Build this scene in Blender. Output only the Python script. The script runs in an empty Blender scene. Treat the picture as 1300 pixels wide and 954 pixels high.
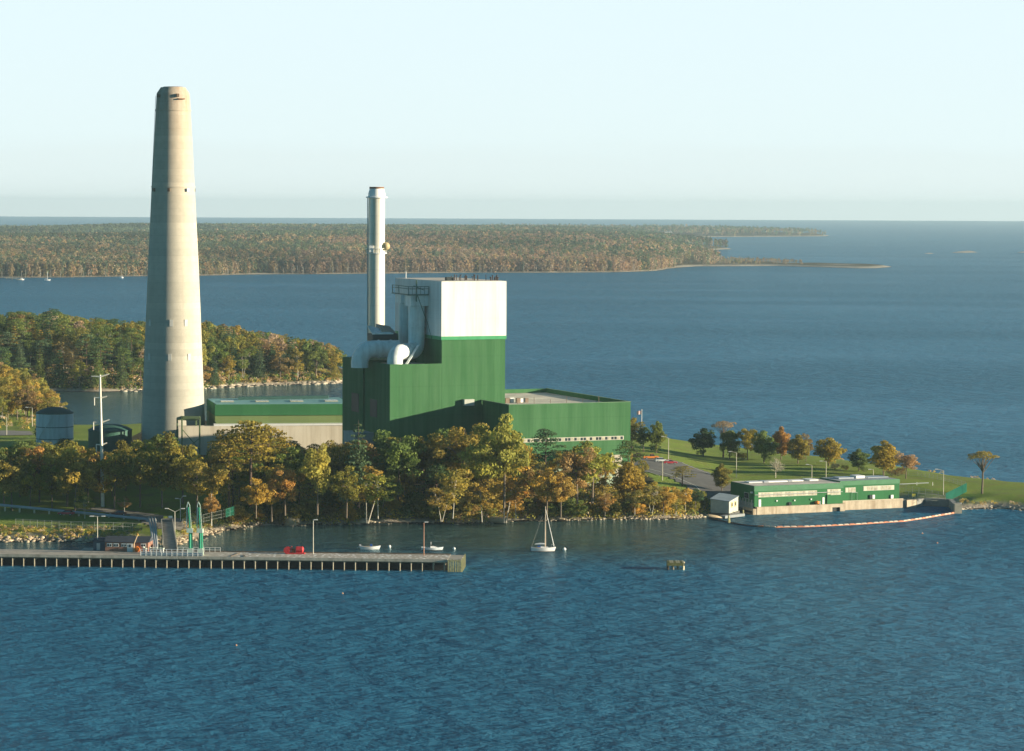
import bpy, math, random
import numpy as np
from mathutils import Vector, Matrix
R = math.radians
rnd = random.Random(7)

# ------------------------------------------------------------------ camera
F, PXC, PYC, YEYE, ROLL, H = 3500.0, 650.0, 432.0, 264.0, 0.0046, 93.0
scn = bpy.context.scene
col = scn.collection
cam_d = bpy.data.cameras.new('camera')
cam = bpy.data.objects.new('camera', cam_d)
col.objects.link(cam)
pitch = math.atan((PYC - YEYE) / F)
MR = Matrix.Rotation(math.pi / 2 - pitch, 3, 'X') @ Matrix.Rotation(ROLL, 3, 'Z')
cam.matrix_world = Matrix.Translation((0, 0, H)) @ MR.to_4x4()
cam_d.sensor_width = 36.0
cam_d.lens = F / 1300.0 * 36.0
cam_d.shift_y = -(477.0 - PYC) / 1300.0
cam_d.clip_start = 1.0
cam_d.clip_end = 80000.0
scn.camera = cam

# ------------------------------------------------------------------ light
SUN_AZ, SUN_EL = 81.0, 9.3            # azimuth to the right of "towards the camera"
sdir = Vector((math.sin(R(SUN_AZ)) * math.cos(R(SUN_EL)), -math.cos(R(SUN_AZ)) * math.cos(R(SUN_EL)), math.sin(R(SUN_EL))))
world = bpy.data.worlds.new('World')
scn.world = world
world.use_nodes = True
nt = world.node_tree
nt.nodes.clear()
wo = nt.nodes.new('ShaderNodeOutputWorld')
bg = nt.nodes.new('ShaderNodeBackground')
sky = nt.nodes.new('ShaderNodeTexSky')
sky.sky_type = 'NISHITA'
sky.sun_disc = False
sky.sun_elevation = R(SUN_EL)
sky.sun_rotation = math.atan2(sdir.x, sdir.y)
sky.altitude = 90
sky.air_density = 0.8
sky.dust_density = 0.0
sky.ozone_density = 2.2
bg.inputs['Strength'].default_value = 0.055
tcw = nt.nodes.new('ShaderNodeTexCoord')
sep = nt.nodes.new('ShaderNodeSeparateXYZ')
mx = nt.nodes.new('ShaderNodeMath'); mx.operation = 'MAXIMUM'; mx.inputs[1].default_value = 0.004
cmb = nt.nodes.new('ShaderNodeCombineXYZ')
nt.links.new(tcw.outputs['Generated'], sep.inputs[0])
nt.links.new(sep.outputs[0], cmb.inputs[0]); nt.links.new(sep.outputs[1], cmb.inputs[1])
nt.links.new(sep.outputs[2], mx.inputs[0]); nt.links.new(mx.outputs[0], cmb.inputs[2])
nt.links.new(cmb.outputs[0], sky.inputs['Vector'])
# the low sky is whitened by sea haze
el = nt.nodes.new('ShaderNodeMapRange'); el.inputs[1].default_value = 0.0; el.inputs[2].default_value = 0.42
nt.links.new(sep.outputs[2], el.inputs[0])
hz = nt.nodes.new('ShaderNodeValToRGB')
for k, (p_, c_) in enumerate(((0.0, (0.96,) * 3), (0.21, (0.90,) * 3), (0.29, (0.42,) * 3), (0.45, (0.10,) * 3), (0.7, (0.0,) * 3))):
    e_ = hz.color_ramp.elements[k] if k < 2 else hz.color_ramp.elements.new(p_)
    e_.position = p_; e_.color = (*c_, 1)
nt.links.new(el.outputs[0], hz.inputs[0])
hc = nt.nodes.new('ShaderNodeValToRGB')
hc.color_ramp.elements[0].position = 0.03; hc.color_ramp.elements[0].color = (0.80, 0.925, 0.90, 1)
hc.color_ramp.elements[1].position = 0.20; hc.color_ramp.elements[1].color = (0.80, 0.99, 1.0, 1)
hc.color_ramp.elements[0].position = 0.0; hc.color_ramp.elements[0].color = (0.79, 0.885, 0.88, 1)
hc.color_ramp.elements[1].position = 0.22; hc.color_ramp.elements[1].color = (0.80, 0.94, 1.0, 1)
for p_, c_ in ((0.045, (0.775, 0.885, 0.895, 1)), (0.060, (0.79, 0.915, 0.935, 1))):
    e_ = hc.color_ramp.elements.new(p_); e_.color = c_
# the edge of a thin stratus sheet, slightly uneven
nz = nt.nodes.new('ShaderNodeTexNoise'); nz.inputs['Scale'].default_value = 9.0; nz.inputs['Detail'].default_value = 4
mpz = nt.nodes.new('ShaderNodeMapping'); mpz.inputs['Scale'].default_value = (1, 1, 14)
nt.links.new(tcw.outputs['Generated'], mpz.inputs[0]); nt.links.new(mpz.outputs[0], nz.inputs['Vector'])
nm = nt.nodes.new('ShaderNodeMath'); nm.operation = 'MULTIPLY_ADD'; nm.inputs[1].default_value = 0.03; nm.inputs[2].default_value = -0.015
nt.links.new(nz.outputs['Fac'], nm.inputs[0])
na = nt.nodes.new('ShaderNodeMath'); nt.links.new(el.outputs[0], na.inputs[0]); nt.links.new(nm.outputs[0], na.inputs[1])
nt.links.new(na.outputs[0], hc.inputs[0])
vm = nt.nodes.new('ShaderNodeVectorMath'); vm.operation = 'SCALE'; vm.inputs[3].default_value = 8.7
nt.links.new(hc.outputs[0], vm.inputs[0])
# the sky away from the sun is dimmer
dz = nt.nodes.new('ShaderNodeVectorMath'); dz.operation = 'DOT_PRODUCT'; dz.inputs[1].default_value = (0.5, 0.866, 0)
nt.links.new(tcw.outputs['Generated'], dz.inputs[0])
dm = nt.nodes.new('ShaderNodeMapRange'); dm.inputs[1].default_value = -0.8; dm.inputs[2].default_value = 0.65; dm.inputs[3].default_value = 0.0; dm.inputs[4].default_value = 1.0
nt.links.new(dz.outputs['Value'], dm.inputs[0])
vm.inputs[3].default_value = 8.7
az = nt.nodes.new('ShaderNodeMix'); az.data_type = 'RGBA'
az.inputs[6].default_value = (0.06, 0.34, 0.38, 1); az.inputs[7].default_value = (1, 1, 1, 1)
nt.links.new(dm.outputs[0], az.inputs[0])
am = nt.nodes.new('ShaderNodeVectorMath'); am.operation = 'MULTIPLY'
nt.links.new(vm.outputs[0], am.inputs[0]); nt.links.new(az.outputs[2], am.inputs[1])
mxs = nt.nodes.new('ShaderNodeMix'); mxs.data_type = 'RGBA'
nt.links.new(hz.outputs[0], mxs.inputs[0]); sk2 = nt.nodes.new('ShaderNodeVectorMath'); sk2.operation = 'MULTIPLY'; sk2.inputs[1].default_value = (0.62, 1.06, 0.98)
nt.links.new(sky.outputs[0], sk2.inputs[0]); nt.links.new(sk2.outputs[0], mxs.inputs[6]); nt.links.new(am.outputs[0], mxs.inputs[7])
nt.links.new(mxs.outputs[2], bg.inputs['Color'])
nt.links.new(bg.outputs[0], wo.inputs['Surface'])

sun_d = bpy.data.lights.new('sun', 'SUN')
sun_d.energy = 5.0
sun_d.angle = R(0.53)
sun_d.color = (1.0, 0.86, 0.64)
sun = bpy.data.objects.new('sun', sun_d)
col.objects.link(sun)
sun.rotation_euler = sdir.to_track_quat('Z', 'Y').to_euler()
sun.location = (300, 200, 400)

scn.view_settings.view_transform = 'Standard'
scn.view_settings.look = 'None'
scn.view_settings.gamma = 1.0
scn.view_settings.use_curve_mapping = False
scn.view_settings.exposure = 1.2
scn.render.engine = 'CYCLES'
scn.cycles.max_bounces = 5
scn.cycles.diffuse_bounces = 2
scn.cycles.glossy_bounces = 2
scn.cycles.transmission_bounces = 2
scn.cycles.volume_bounces = 0
scn.cycles.use_denoising = True

# ------------------------------------------------------------------ pixel <-> place (used to survey the site)
def ray(px, py):
    return MR @ Vector(((px - PXC) / F, -(py - PYC) / F, -1.0))
def G(px, py, z=0.0):
    d = ray(px, py)
    t = (z - H) / d.z
    return Vector((d.x * t, d.y * t, z))
def PD(px, py, D):
    d = ray(px, py)
    t = D / d.y
    return Vector((d.x * t, D, H + d.z * t))
MI = MR.inverted()
def pix(p):
    q = MI @ (Vector(p) - Vector((0, 0, H)))
    return (PXC + F * q.x / -q.z, PYC - F * q.y / -q.z)

# ------------------------------------------------------------------ object helpers
OFF = {}
def woff(o):
    return OFF.get(o.name, Vector((0, 0, 0)))
def tag(o, label=None, cat=None, group=None, kind=None):
    if label: o['label'] = label
    if cat: o['category'] = cat
    if group: o['group'] = group
    if kind: o['kind'] = kind
    return o
def thing(name, loc, label=None, cat=None, group=None):
    o = bpy.data.objects.new(name, None)
    o.empty_display_size = 0.5
    col.objects.link(o)
    o.location = loc
    OFF[o.name] = Vector(loc)
    return tag(o, label, cat, group)
def link(name, me, mats, parent=None, loc=None):
    o = bpy.data.objects.new(name, me)
    for m in (mats if isinstance(mats, (list, tuple)) else [mats]):
        if m is not None and len(me.materials) < len(mats if isinstance(mats, (list, tuple)) else [mats]):
            me.materials.append(m)
    col.objects.link(o)
    if parent is not None:
        o.parent = parent
        OFF[o.name] = woff(parent)
    elif loc is not None:
        o.location = loc
        OFF[o.name] = Vector(loc)
    return o

class MB:
    def __init__(s):
        s.v = []; s.f = []; s.m = []; s.mi = 0
    def add(s, vs, fs):
        n = len(s.v)
        s.v += [tuple(v) for v in vs]
        s.f += [tuple(i + n for i in f) for f in fs]
        s.m += [s.mi] * len(fs)
        return s
    def prism(s, pts, z0, z1):
        """vertical prism over a ccw outline; z0/z1 numbers or lists"""
        n = len(pts)
        a = z0 if isinstance(z0, (list, tuple)) else [z0] * n
        b = z1 if isinstance(z1, (list, tuple)) else [z1] * n
        vs = [(p[0], p[1], a[i]) for i, p in enumerate(pts)] + [(p[0], p[1], b[i]) for i, p in enumerate(pts)]
        fs = [tuple(range(n))[::-1], tuple(range(n, 2 * n))] + [(i, (i + 1) % n, n + (i + 1) % n, n + i) for i in range(n)]
        return s.add(vs, fs)
    def box(s, c, size, u=(1, 0, 0), v=None, w=(0, 0, 1)):
        u = Vector(u).normalized(); w = Vector(w).normalized()
        v = w.cross(u) if v is None else Vector(v).normalized()
        c = Vector(c); hx, hy, hz = size[0] / 2, size[1] / 2, size[2] / 2
        vs = [c + u * (hx * i) + v * (hy * j) + w * (hz * k) for k in (-1, 1) for j in (-1, 1) for i in (-1, 1)]
        return s.add(vs, [(0, 2, 3, 1), (4, 5, 7, 6), (0, 1, 5, 4), (2, 6, 7, 3), (0, 4, 6, 2), (1, 3, 7, 5)])
    def bar(s, a, b, w, h=None, up=(0, 0, 1)):
        a = Vector(a); b = Vector(b); d = b - a
        if abs(d.normalized().dot(Vector(up))) > 0.99: up = (1, 0, 0)
        v = Vector(up).cross(d).normalized(); ww = d.cross(v).normalized()
        return s.box((a + b) / 2, (d.length, w, h or w), d, v, ww)
    def tube(s, pts, rad, n=10, cap=True):
        pts = [Vector(p) for p in pts]
        rs = rad if isinstance(rad, (list, tuple)) else [rad] * len(pts)
        base = len(s.v); vs = []; fs = []
        prev = None
        for i, p in enumerate(pts):
            if i == 0: d = pts[1] - pts[0]
            elif i == len(pts) - 1: d = pts[-1] - pts[-2]
            else: d = (pts[i + 1] - p).normalized() + (p - pts[i - 1]).normalized()
            d.normalize()
            if prev is None:
                a = Vector((0, 0, 1)) if abs(d.z) < 0.9 else Vector((1, 0, 0))
                x = d.cross(a).normalized()
            else:
                x = (prev - d * prev.dot(d)).normalized()
            prev = x
            y = d.cross(x)
            for k in range(n):
                t = 2 * math.pi * k / n
                vs.append(p + (x * math.cos(t) + y * math.sin(t)) * rs[i])
        for i in range(len(pts) - 1):
            for k in range(n):
                fs.append((i * n + k, i * n + (k + 1) % n, (i + 1) * n + (k + 1) % n, (i + 1) * n + k))
        if cap:
            fs.append(tuple(range(n))[::-1]); fs.append(tuple((len(pts) - 1) * n + k for k in range(n)))
        return s.add(vs, fs)
    def lathe(s, c, prof, n=32):
        """prof: list of (r, z) relative to c"""
        c = Vector(c); vs = []; fs = []
        for r, z in prof:
            for k in range(n):
                t = 2 * math.pi * k / n
                vs.append(c + Vector((r * math.cos(t), r * math.sin(t), z)))
        for i in range(len(prof) - 1):
            for k in range(n):
                fs.append((i * n + k, i * n + (k + 1) % n, (i + 1) * n + (k + 1) % n, (i + 1) * n + k))
        if prof[0][0] > 1e-6: fs.append(tuple(range(n))[::-1])
        if prof[-1][0] > 1e-6: fs.append(tuple((len(prof) - 1) * n + k for k in range(n)))
        return s.add(vs, fs)
    def ball(s, c, r, n=12, sz=1.0):
        m = n // 2
        return s.lathe(c, [(max(1e-4, r * math.sin(math.pi * i / m)), -r * sz * math.cos(math.pi * i / m)) for i in range(m + 1)], n)
    def build(s, name, mats, parent=None, smooth=False, loc=None, local=False):
        """vertices are in world space unless local; the mesh origin is the parent's place, or loc"""
        off = Vector((0, 0, 0)) if local else (woff(parent) if parent is not None else (Vector(loc) if loc is not None else Vector((0, 0, 0))))
        me = bpy.data.meshes.new(name)
        me.from_pydata([(v[0] - off.x, v[1] - off.y, v[2] - off.z) for v in s.v], [], s.f)
        for i, p in enumerate(me.polygons):
            p.material_index = s.m[i]
        if smooth:
            me.polygons.foreach_set('use_smooth', [True] * len(me.polygons))
            try: me.set_sharp_from_angle(angle=R(40))
            except Exception: pass
        ml = mats if isinstance(mats, (list, tuple)) else [mats]
        for m in ml: me.materials.append(m)
        o = bpy.data.objects.new(name, me)
        col.objects.link(o)
        if parent is not None:
            o.parent = parent
            OFF[o.name] = Vector(woff(parent))
        elif loc is not None:
            o.location = loc; OFF[o.name] = Vector(loc)
        return o

def mesh_np(name, V, Fq, colors=None):
    """fast mesh from arrays; Fq (n,k); colors per vertex (n,4)"""
    me = bpy.data.meshes.new(name)
    k = Fq.shape[1]
    me.vertices.add(len(V)); me.vertices.foreach_set('co', np.ascontiguousarray(V, dtype=np.float32).ravel())
    me.loops.add(Fq.size); me.loops.foreach_set('vertex_index', np.ascontiguousarray(Fq, dtype=np.int32).ravel())
    me.polygons.add(len(Fq))
    me.polygons.foreach_set('loop_start', np.arange(0, Fq.size, k, dtype=np.int32))
    try: me.polygons.foreach_set('loop_total', np.full(len(Fq), k, dtype=np.int32))
    except Exception: pass
    me.update(calc_edges=True)
    if colors is not None:
        a = me.color_attributes.new('tint', 'FLOAT_COLOR', 'POINT')
        a.data.foreach_set('color', np.ascontiguousarray(colors, dtype=np.float32).ravel())
    return me

def copy_tree(o, loc, rz=0, sc=None):
    """a copy of a thing with its parts and sub-parts, mesh data shared"""
    r = o.copy(); col.objects.link(r)
    r.location = loc; r.rotation_euler = (0, 0, rz)
    if sc is not None: r.scale = sc
    def rec(src, dst):
        for ch in src.children:
            c = ch.copy(); col.objects.link(c); c.parent = dst
            c.matrix_parent_inverse = ch.matrix_parent_inverse.copy()
            rec(ch, c)
    rec(o, r)
    return r

# ------------------------------------------------------------------ materials
MATS = {}
def nodes(name):
    m = bpy.data.materials.new(name); m.use_nodes = True
    t = m.node_tree
    return m, t, t.nodes['Principled BSDF']
def N(t, typ, **kw):
    n = t.nodes.new(typ)
    for k, v in kw.items(): setattr(n, k, v)
    return n
def math_n(t, op, a, b=None, c=None):
    n = t.nodes.new('ShaderNodeMath'); n.operation = op
    for i, x in enumerate((a, b, c)):
        if x is None: continue
        if isinstance(x, (int, float)): n.inputs[i].default_value = x
        else: t.links.new(x, n.inputs[i])
    return n.outputs[0]
def mixc(t, fac, a, b, mode='MIX'):
    n = t.nodes.new('ShaderNodeMix'); n.data_type = 'RGBA'; n.blend_type = mode
    for i, x in ((0, fac), (6, a), (7, b)):
        if isinstance(x, (int, float)): n.inputs[i].default_value = x
        elif isinstance(x, (tuple, list)): n.inputs[i].default_value = (*x[:3], 1)
        else: t.links.new(x, n.inputs[i])
    return n.outputs[2]
def noise(t, scale, detail=3, vec=None, rough=0.6, dims='3D'):
    n = N(t, 'ShaderNodeTexNoise'); n.noise_dimensions = dims
    n.inputs['Scale'].default_value = scale; n.inputs['Detail'].default_value = detail
    n.inputs['Roughness'].default_value = rough
    if vec is not None: t.links.new(vec, n.inputs['Vector'])
    return n.outputs['Fac']
def ramp(t, fac, stops):
    n = N(t, 'ShaderNodeValToRGB')
    e = n.color_ramp.elements
    while len(e) < len(stops): e.new(0.5)
    for i, (p, c) in enumerate(stops):
        e[i].position = p; e[i].color = (*c[:3], 1) if isinstance(c, (tuple, list)) else (c, c, c, 1)
    t.links.new(fac, n.inputs[0])
    return n.outputs[0]
def mapping(t, vec, scale=(1, 1, 1), rot=(0, 0, 0), loc=(0, 0, 0)):
    n = N(t, 'ShaderNodeMapping')
    n.inputs['Scale'].default_value = scale; n.inputs['Rotation'].default_value = rot; n.inputs['Location'].default_value = loc
    t.links.new(vec, n.inputs[0])
    return n.outputs[0]
def pos(t):
    return N(t, 'ShaderNodeNewGeometry').outputs['Position']
def bump(t, h, bs, strength=0.5, dist=0.1):
    n = N(t, 'ShaderNodeBump'); n.inputs['Strength'].default_value = strength; n.inputs['Distance'].default_value = dist
    t.links.new(h, n.inputs['Height']); t.links.new(n.outputs[0], bs.inputs['Normal'])

def mat(name, c, rough=0.75, var=0.12, scale=0.6, metal=0.0, grime=None, spec=0.3, fine=0.0):
    """plain painted / natural surface with mottled colour"""
    if name in MATS: return MATS[name]
    m, t, bs = nodes(name)
    p = pos(t)
    n1 = noise(t, scale, 5, p)
    lo = tuple(x * (1 - var) for x in c); hi = tuple(min(1, x * (1 + var)) for x in c)
    out = ramp(t, n1, [(0.3, lo), (0.7, hi)])
    if grime:
        pm = mapping(t, p, (0.5, 0.5, 0.05))
        g = ramp(t, noise(t, 1.2, 4, pm), [(0.45, 0.0), (0.72, 1.0)])
        out = mixc(t, math_n(t, 'MULTIPLY', g, 0.7), out, grime)
    if fine:
        f = ramp(t, noise(t, 3.0, 2, p), [(0.55, 0.0), (0.7, 1.0)])
        out = mixc(t, math_n(t, 'MULTIPLY', f, fine), out, tuple(x * 0.5 for x in c))
    t.links.new(out, bs.inputs['Base Color'])
    bs.inputs['Roughness'].default_value = rough
    bs.inputs['Metallic'].default_value = metal
    bs.inputs['Specular IOR Level'].default_value = spec
    MATS[name] = m
    return m

TH = R(22.2)
U = Vector((math.cos(TH), math.sin(TH), 0)); V_ = Vector((-math.sin(TH), math.cos(TH), 0))
def siding(name, c, pitch=1.1, stain=(0, 0, 0), amt=0.25, rough=0.8, var=0.05, depth=0.05, bands=0):
    """ribbed metal wall panels standing square to the plant's grid"""
    if name in MATS: return MATS[name]
    m, t, bs = nodes(name)
    p = pos(t); g = N(t, 'ShaderNodeNewGeometry')
    def dot(v):
        n = N(t, 'ShaderNodeVectorMath'); n.operation = 'DOT_PRODUCT'; n.inputs[1].default_value = v
        t.links.new(p, n.inputs[0]); return n.outputs['Value']
    s = math_n(t, 'ADD', dot(U), dot(V_))
    cell = math_n(t, 'FLOOR', math_n(t, 'DIVIDE', s, pitch * 2.1))
    wn = N(t, 'ShaderNodeTexWhiteNoise'); wn.noise_dimensions = '1D'
    t.links.new(cell, wn.inputs['W'])
    k = ramp(t, wn.outputs['Value'], [(0, 1 - var), (1, 1 + var)])
    out = mixc(t, 1.0, c, k, 'MULTIPLY')
    pm = mapping(t, p, (0.28, 0.28, 0.02))
    st = ramp(t, noise(t, 1.6, 6, pm, 0.7), [(0.42, 0.0), (0.75, 1.0)])
    out = mixc(t, math_n(t, 'MULTIPLY', st, amt), out, stain)
    big = ramp(t, noise(t, 0.05, 3, p), [(0.3, 0.93), (0.7, 1.06)])
    out = mixc(t, 1.0, out, big, 'MULTIPLY')
    if bands:
        z = N(t, 'ShaderNodeSeparateXYZ'); t.links.new(p, z.inputs[0])
        fr = math_n(t, 'FRACT', math_n(t, 'DIVIDE', z.outputs[2], bands))
        b = ramp(t, fr, [(0.0, 0.86), (0.03, 1.0), (0.97, 1.0)])
        out = mixc(t, 1.0, out, b, 'MULTIPLY')
    t.links.new(out, bs.inputs['Base Color'])
    bs.inputs['Roughness'].default_value = rough
    bs.inputs['Specular IOR Level'].default_value = 0.04
    w = math_n(t, 'SINE', math_n(t, 'MULTIPLY', s, 2 * math.pi / pitch))
    bump(t, w, bs, 0.25, depth * 0.25)
    MATS[name] = m
    return m
# ------------------------------------------------------------------ shorelines (surveyed from the water's edge)
def shore(pts): return np.array([[G(x, y, 0).x, G(x, y, 0).y] for x, y in pts])
POINT = shore([(-260, 692), (0, 689), (60, 688), (130, 690), (180, 692), (222, 692), (243, 688), (262, 680), (290, 673.5), (320, 668),
               (345, 666), (372, 668), (400, 666), (430, 667), (470, 665), (540, 664), (575, 666), (600, 665.5), (640, 663), (660, 661.5), (700, 662),
               (760, 660), (830, 660), (880, 658), (903, 656), (916, 650), (960, 646), (1070, 641), (1143, 637), (1150, 641.5),
               (1206, 639.5), (1213, 648), (1222, 647), (1262, 645.5), (1300, 648), (1400, 655), (1600, 650), (1500, 636), (1400, 626), (1300, 618),
               (1230, 610), (1195, 604), (1150, 597), (1100, 592), (1050, 586), (1000, 581), (950, 575), (900, 569), (850, 563),
               (800, 556), (700, 540), (600, 528), (500, 520), (430, 520), (370, 530), (300, 540), (200, 549), (130, 552), (98, 545),
               (86, 530), (78, 512), (60, 500), (30, 494), (-60, 492), (-260, 492)])
PENIN = shore([(-300, 501), (0, 499), (75, 497), (120, 498), (180, 497), (260, 494), (300, 491), (350, 489), (400, 488), (430, 487),
               (446, 483), (455, 477), (440, 470), (380, 464), (250, 456), (100, 451), (-300, 450)])
FAR = shore([(-400, 354), (0, 353), (90, 352.5), (180, 351), (250, 350.5), (330, 348.5), (400, 348.5), (500, 347.5), (600, 346.5), (700, 346.5), (780, 346),
             (830, 344.5), (850, 341), (880, 338.5), (905, 338.5), (925, 336), (890, 324), (868, 319), (905, 317.6), (930, 316.4),
             (900, 313), (868, 309), (850, 305), (820, 300), (780, 297), (700, 294), (500, 293), (200, 293), (-400, 293)])
SPIT = shore([(890, 338.5), (930, 338.5), (985, 338), (1040, 339.5), (1085, 341), (1112, 341), (1132, 339.3), (1110, 337), (1060, 336), (1000, 334.5), (950, 333), (905, 330.5)])
OUTER = shore([(600, 300), (760, 301.5), (850, 301.5), (950, 301), (1010, 300.5), (1048, 300.3), (1052, 299.3), (1000, 297.5), (960, 296.3), (930, 294.5), (850, 293.2), (600, 292.5)])
SKERRY = shore([(1208, 321.2), (1225, 321.3), (1241, 320.6), (1236, 319.6), (1215, 319.9)])
REEF = shore([(1172, 322.3), (1180, 322.6), (1186, 322.2), (1180, 321.7)])
SKERRY2 = shore([(1290, 320.8), (1310, 321.2), (1330, 320.5), (1310, 319.6)])

def sdist(poly, X, Y):
    """distance to the outline, positive inside"""
    P = np.stack([X.ravel(), Y.ravel()], 1)
    best = np.full(len(P), 1e9); ins = np.zeros(len(P), bool)
    n = len(poly)
    for i in range(n):
        a = poly[i]; b = poly[(i + 1) % n]; ab = b - a
        t = np.clip(((P - a) @ ab) / (ab @ ab), 0, 1)
        d = np.hypot(P[:, 0] - a[0] - t * ab[0], P[:, 1] - a[1] - t * ab[1])
        best = np.minimum(best, d)
        c = ((a[1] > P[:, 1]) != (b[1] > P[:, 1]))
        with np.errstate(divide='ignore', invalid='ignore'):
            xi = (b[0] - a[0]) * (P[:, 1] - a[1]) / (b[1] - a[1]) + a[0]
        ins ^= c & (P[:, 0] < xi)
    return np.where(ins, best, -best).reshape(X.shape)

def wob(X, Y, s, seed=0):
    """smooth pseudo noise -1..1"""
    r = np.random.RandomState(seed); out = 0
    for k in range(7):
        a = r.uniform(0, 6.28); f = s * r.uniform(0.5, 1.9)
        out = out + np.sin(X * f * math.cos(a) + Y * f * math.sin(a) + r.uniform(0, 6.28))
    return out / 3.2
def sm(x, a, b):
    t = np.clip((x - a) / (b - a), 0, 1); return t * t * (3 - 2 * t)

def h_point(X, Y):
    X = np.asarray(X, float); Y = np.asarray(Y, float)
    d = sdist(POINT, X, Y)
    d = d + wob(X, Y, 0.35, 3) * 0.9
    hm = 8.0 - 3.6 * sm(X, 42, 78) - 1.1 * sm(X, 120, 150)
    low = sm(-X, 88, 105) * sm(-Y, -835, -800)          # the low bank by the pier root
    slope = 0.42 - 0.22 * low
    hm = hm * (1 - 0.3 * low)
    h = hm * (1 - np.exp(-np.maximum(d, 0) * slope / hm))
    h = h + wob(X, Y, 0.12, 5) * 0.25 * sm(d, 2, 12)
    return np.where(d > 0, h, np.maximum(d * 0.35, -3.0))
def h_penin(X, Y):
    X = np.asarray(X, float); Y = np.asarray(Y, float)
    d = sdist(PENIN, X, Y) + wob(X, Y, 0.15, 11) * 2
    hm = 19 - 13 * sm(X, -200, -80)
    h = hm * (1 - np.exp(-np.maximum(d, 0) * 0.45 / hm * 1.3))
    return np.where(d > 0, h, np.maximum(d * 0.35, -3.0))
def h_far(X, Y):
    X = np.asarray(X, float); Y = np.asarray(Y, float)
    d = sdist(FAR, X, Y)
    hm = 15 + 9 * wob(X, Y, 0.0016, 21) + 16 * sm(Y, 6500, 9500)*sm(-X, -900, 300)
    hm = np.maximum(hm, 4)
    ppx = 650 + 3500 * X / np.maximum(Y, 1)
    cap = 93 - (22.5 + 5 * sm(200 - ppx, 0, 200)) * Y / 3500 - 20
    hm = np.clip(hm, 2, np.maximum(cap, 1.5))
    h = hm * (1 - np.exp(-np.maximum(d, 0) / 160))+np.minimum(np.maximum(d,0)*0.1,2)
    return np.where(d > 0, h, np.maximum(d * 0.1, -3.0))
def h_low(poly, top):
    def f(X, Y):
        X = np.asarray(X, float); Y = np.asarray(Y, float)
        d = sdist(poly, X, Y)
        return np.where(d > 0, top * (1 - np.exp(-np.maximum(d, 0) / (top * 4))) * (1 + 0.35 * wob(X, Y, 0.08, 31)), np.maximum(d * 0.1, -3.0))
    return f

def terrain(name, fn, x0, x1, y0, y1, sx, sy, m):
    xs = np.arange(x0, x1 + sx, sx); ys = np.arange(y0, y1 + sy, sy)
    X, Y = np.meshgrid(xs, ys)
    Z = fn(X, Y)
    nx, ny = len(xs), len(ys)
    idx = np.arange(nx * ny).reshape(ny, nx)
    Fq = np.stack([idx[:-1, :-1], idx[:-1, 1:], idx[1:, 1:], idx[1:, :-1]], -1).reshape(-1, 4)
    keep = Z.ravel()[Fq].max(1) > -2.9
    me = mesh_np(name, np.stack([X.ravel(), Y.ravel(), Z.ravel()], 1), Fq[keep])
    me.polygons.foreach_set('use_smooth', [True] * len(me.polygons))
    me.materials.append(m)
    o = bpy.data.objects.new(name, me); col.objects.link(o); o['kind'] = 'structure'
    return o

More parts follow.
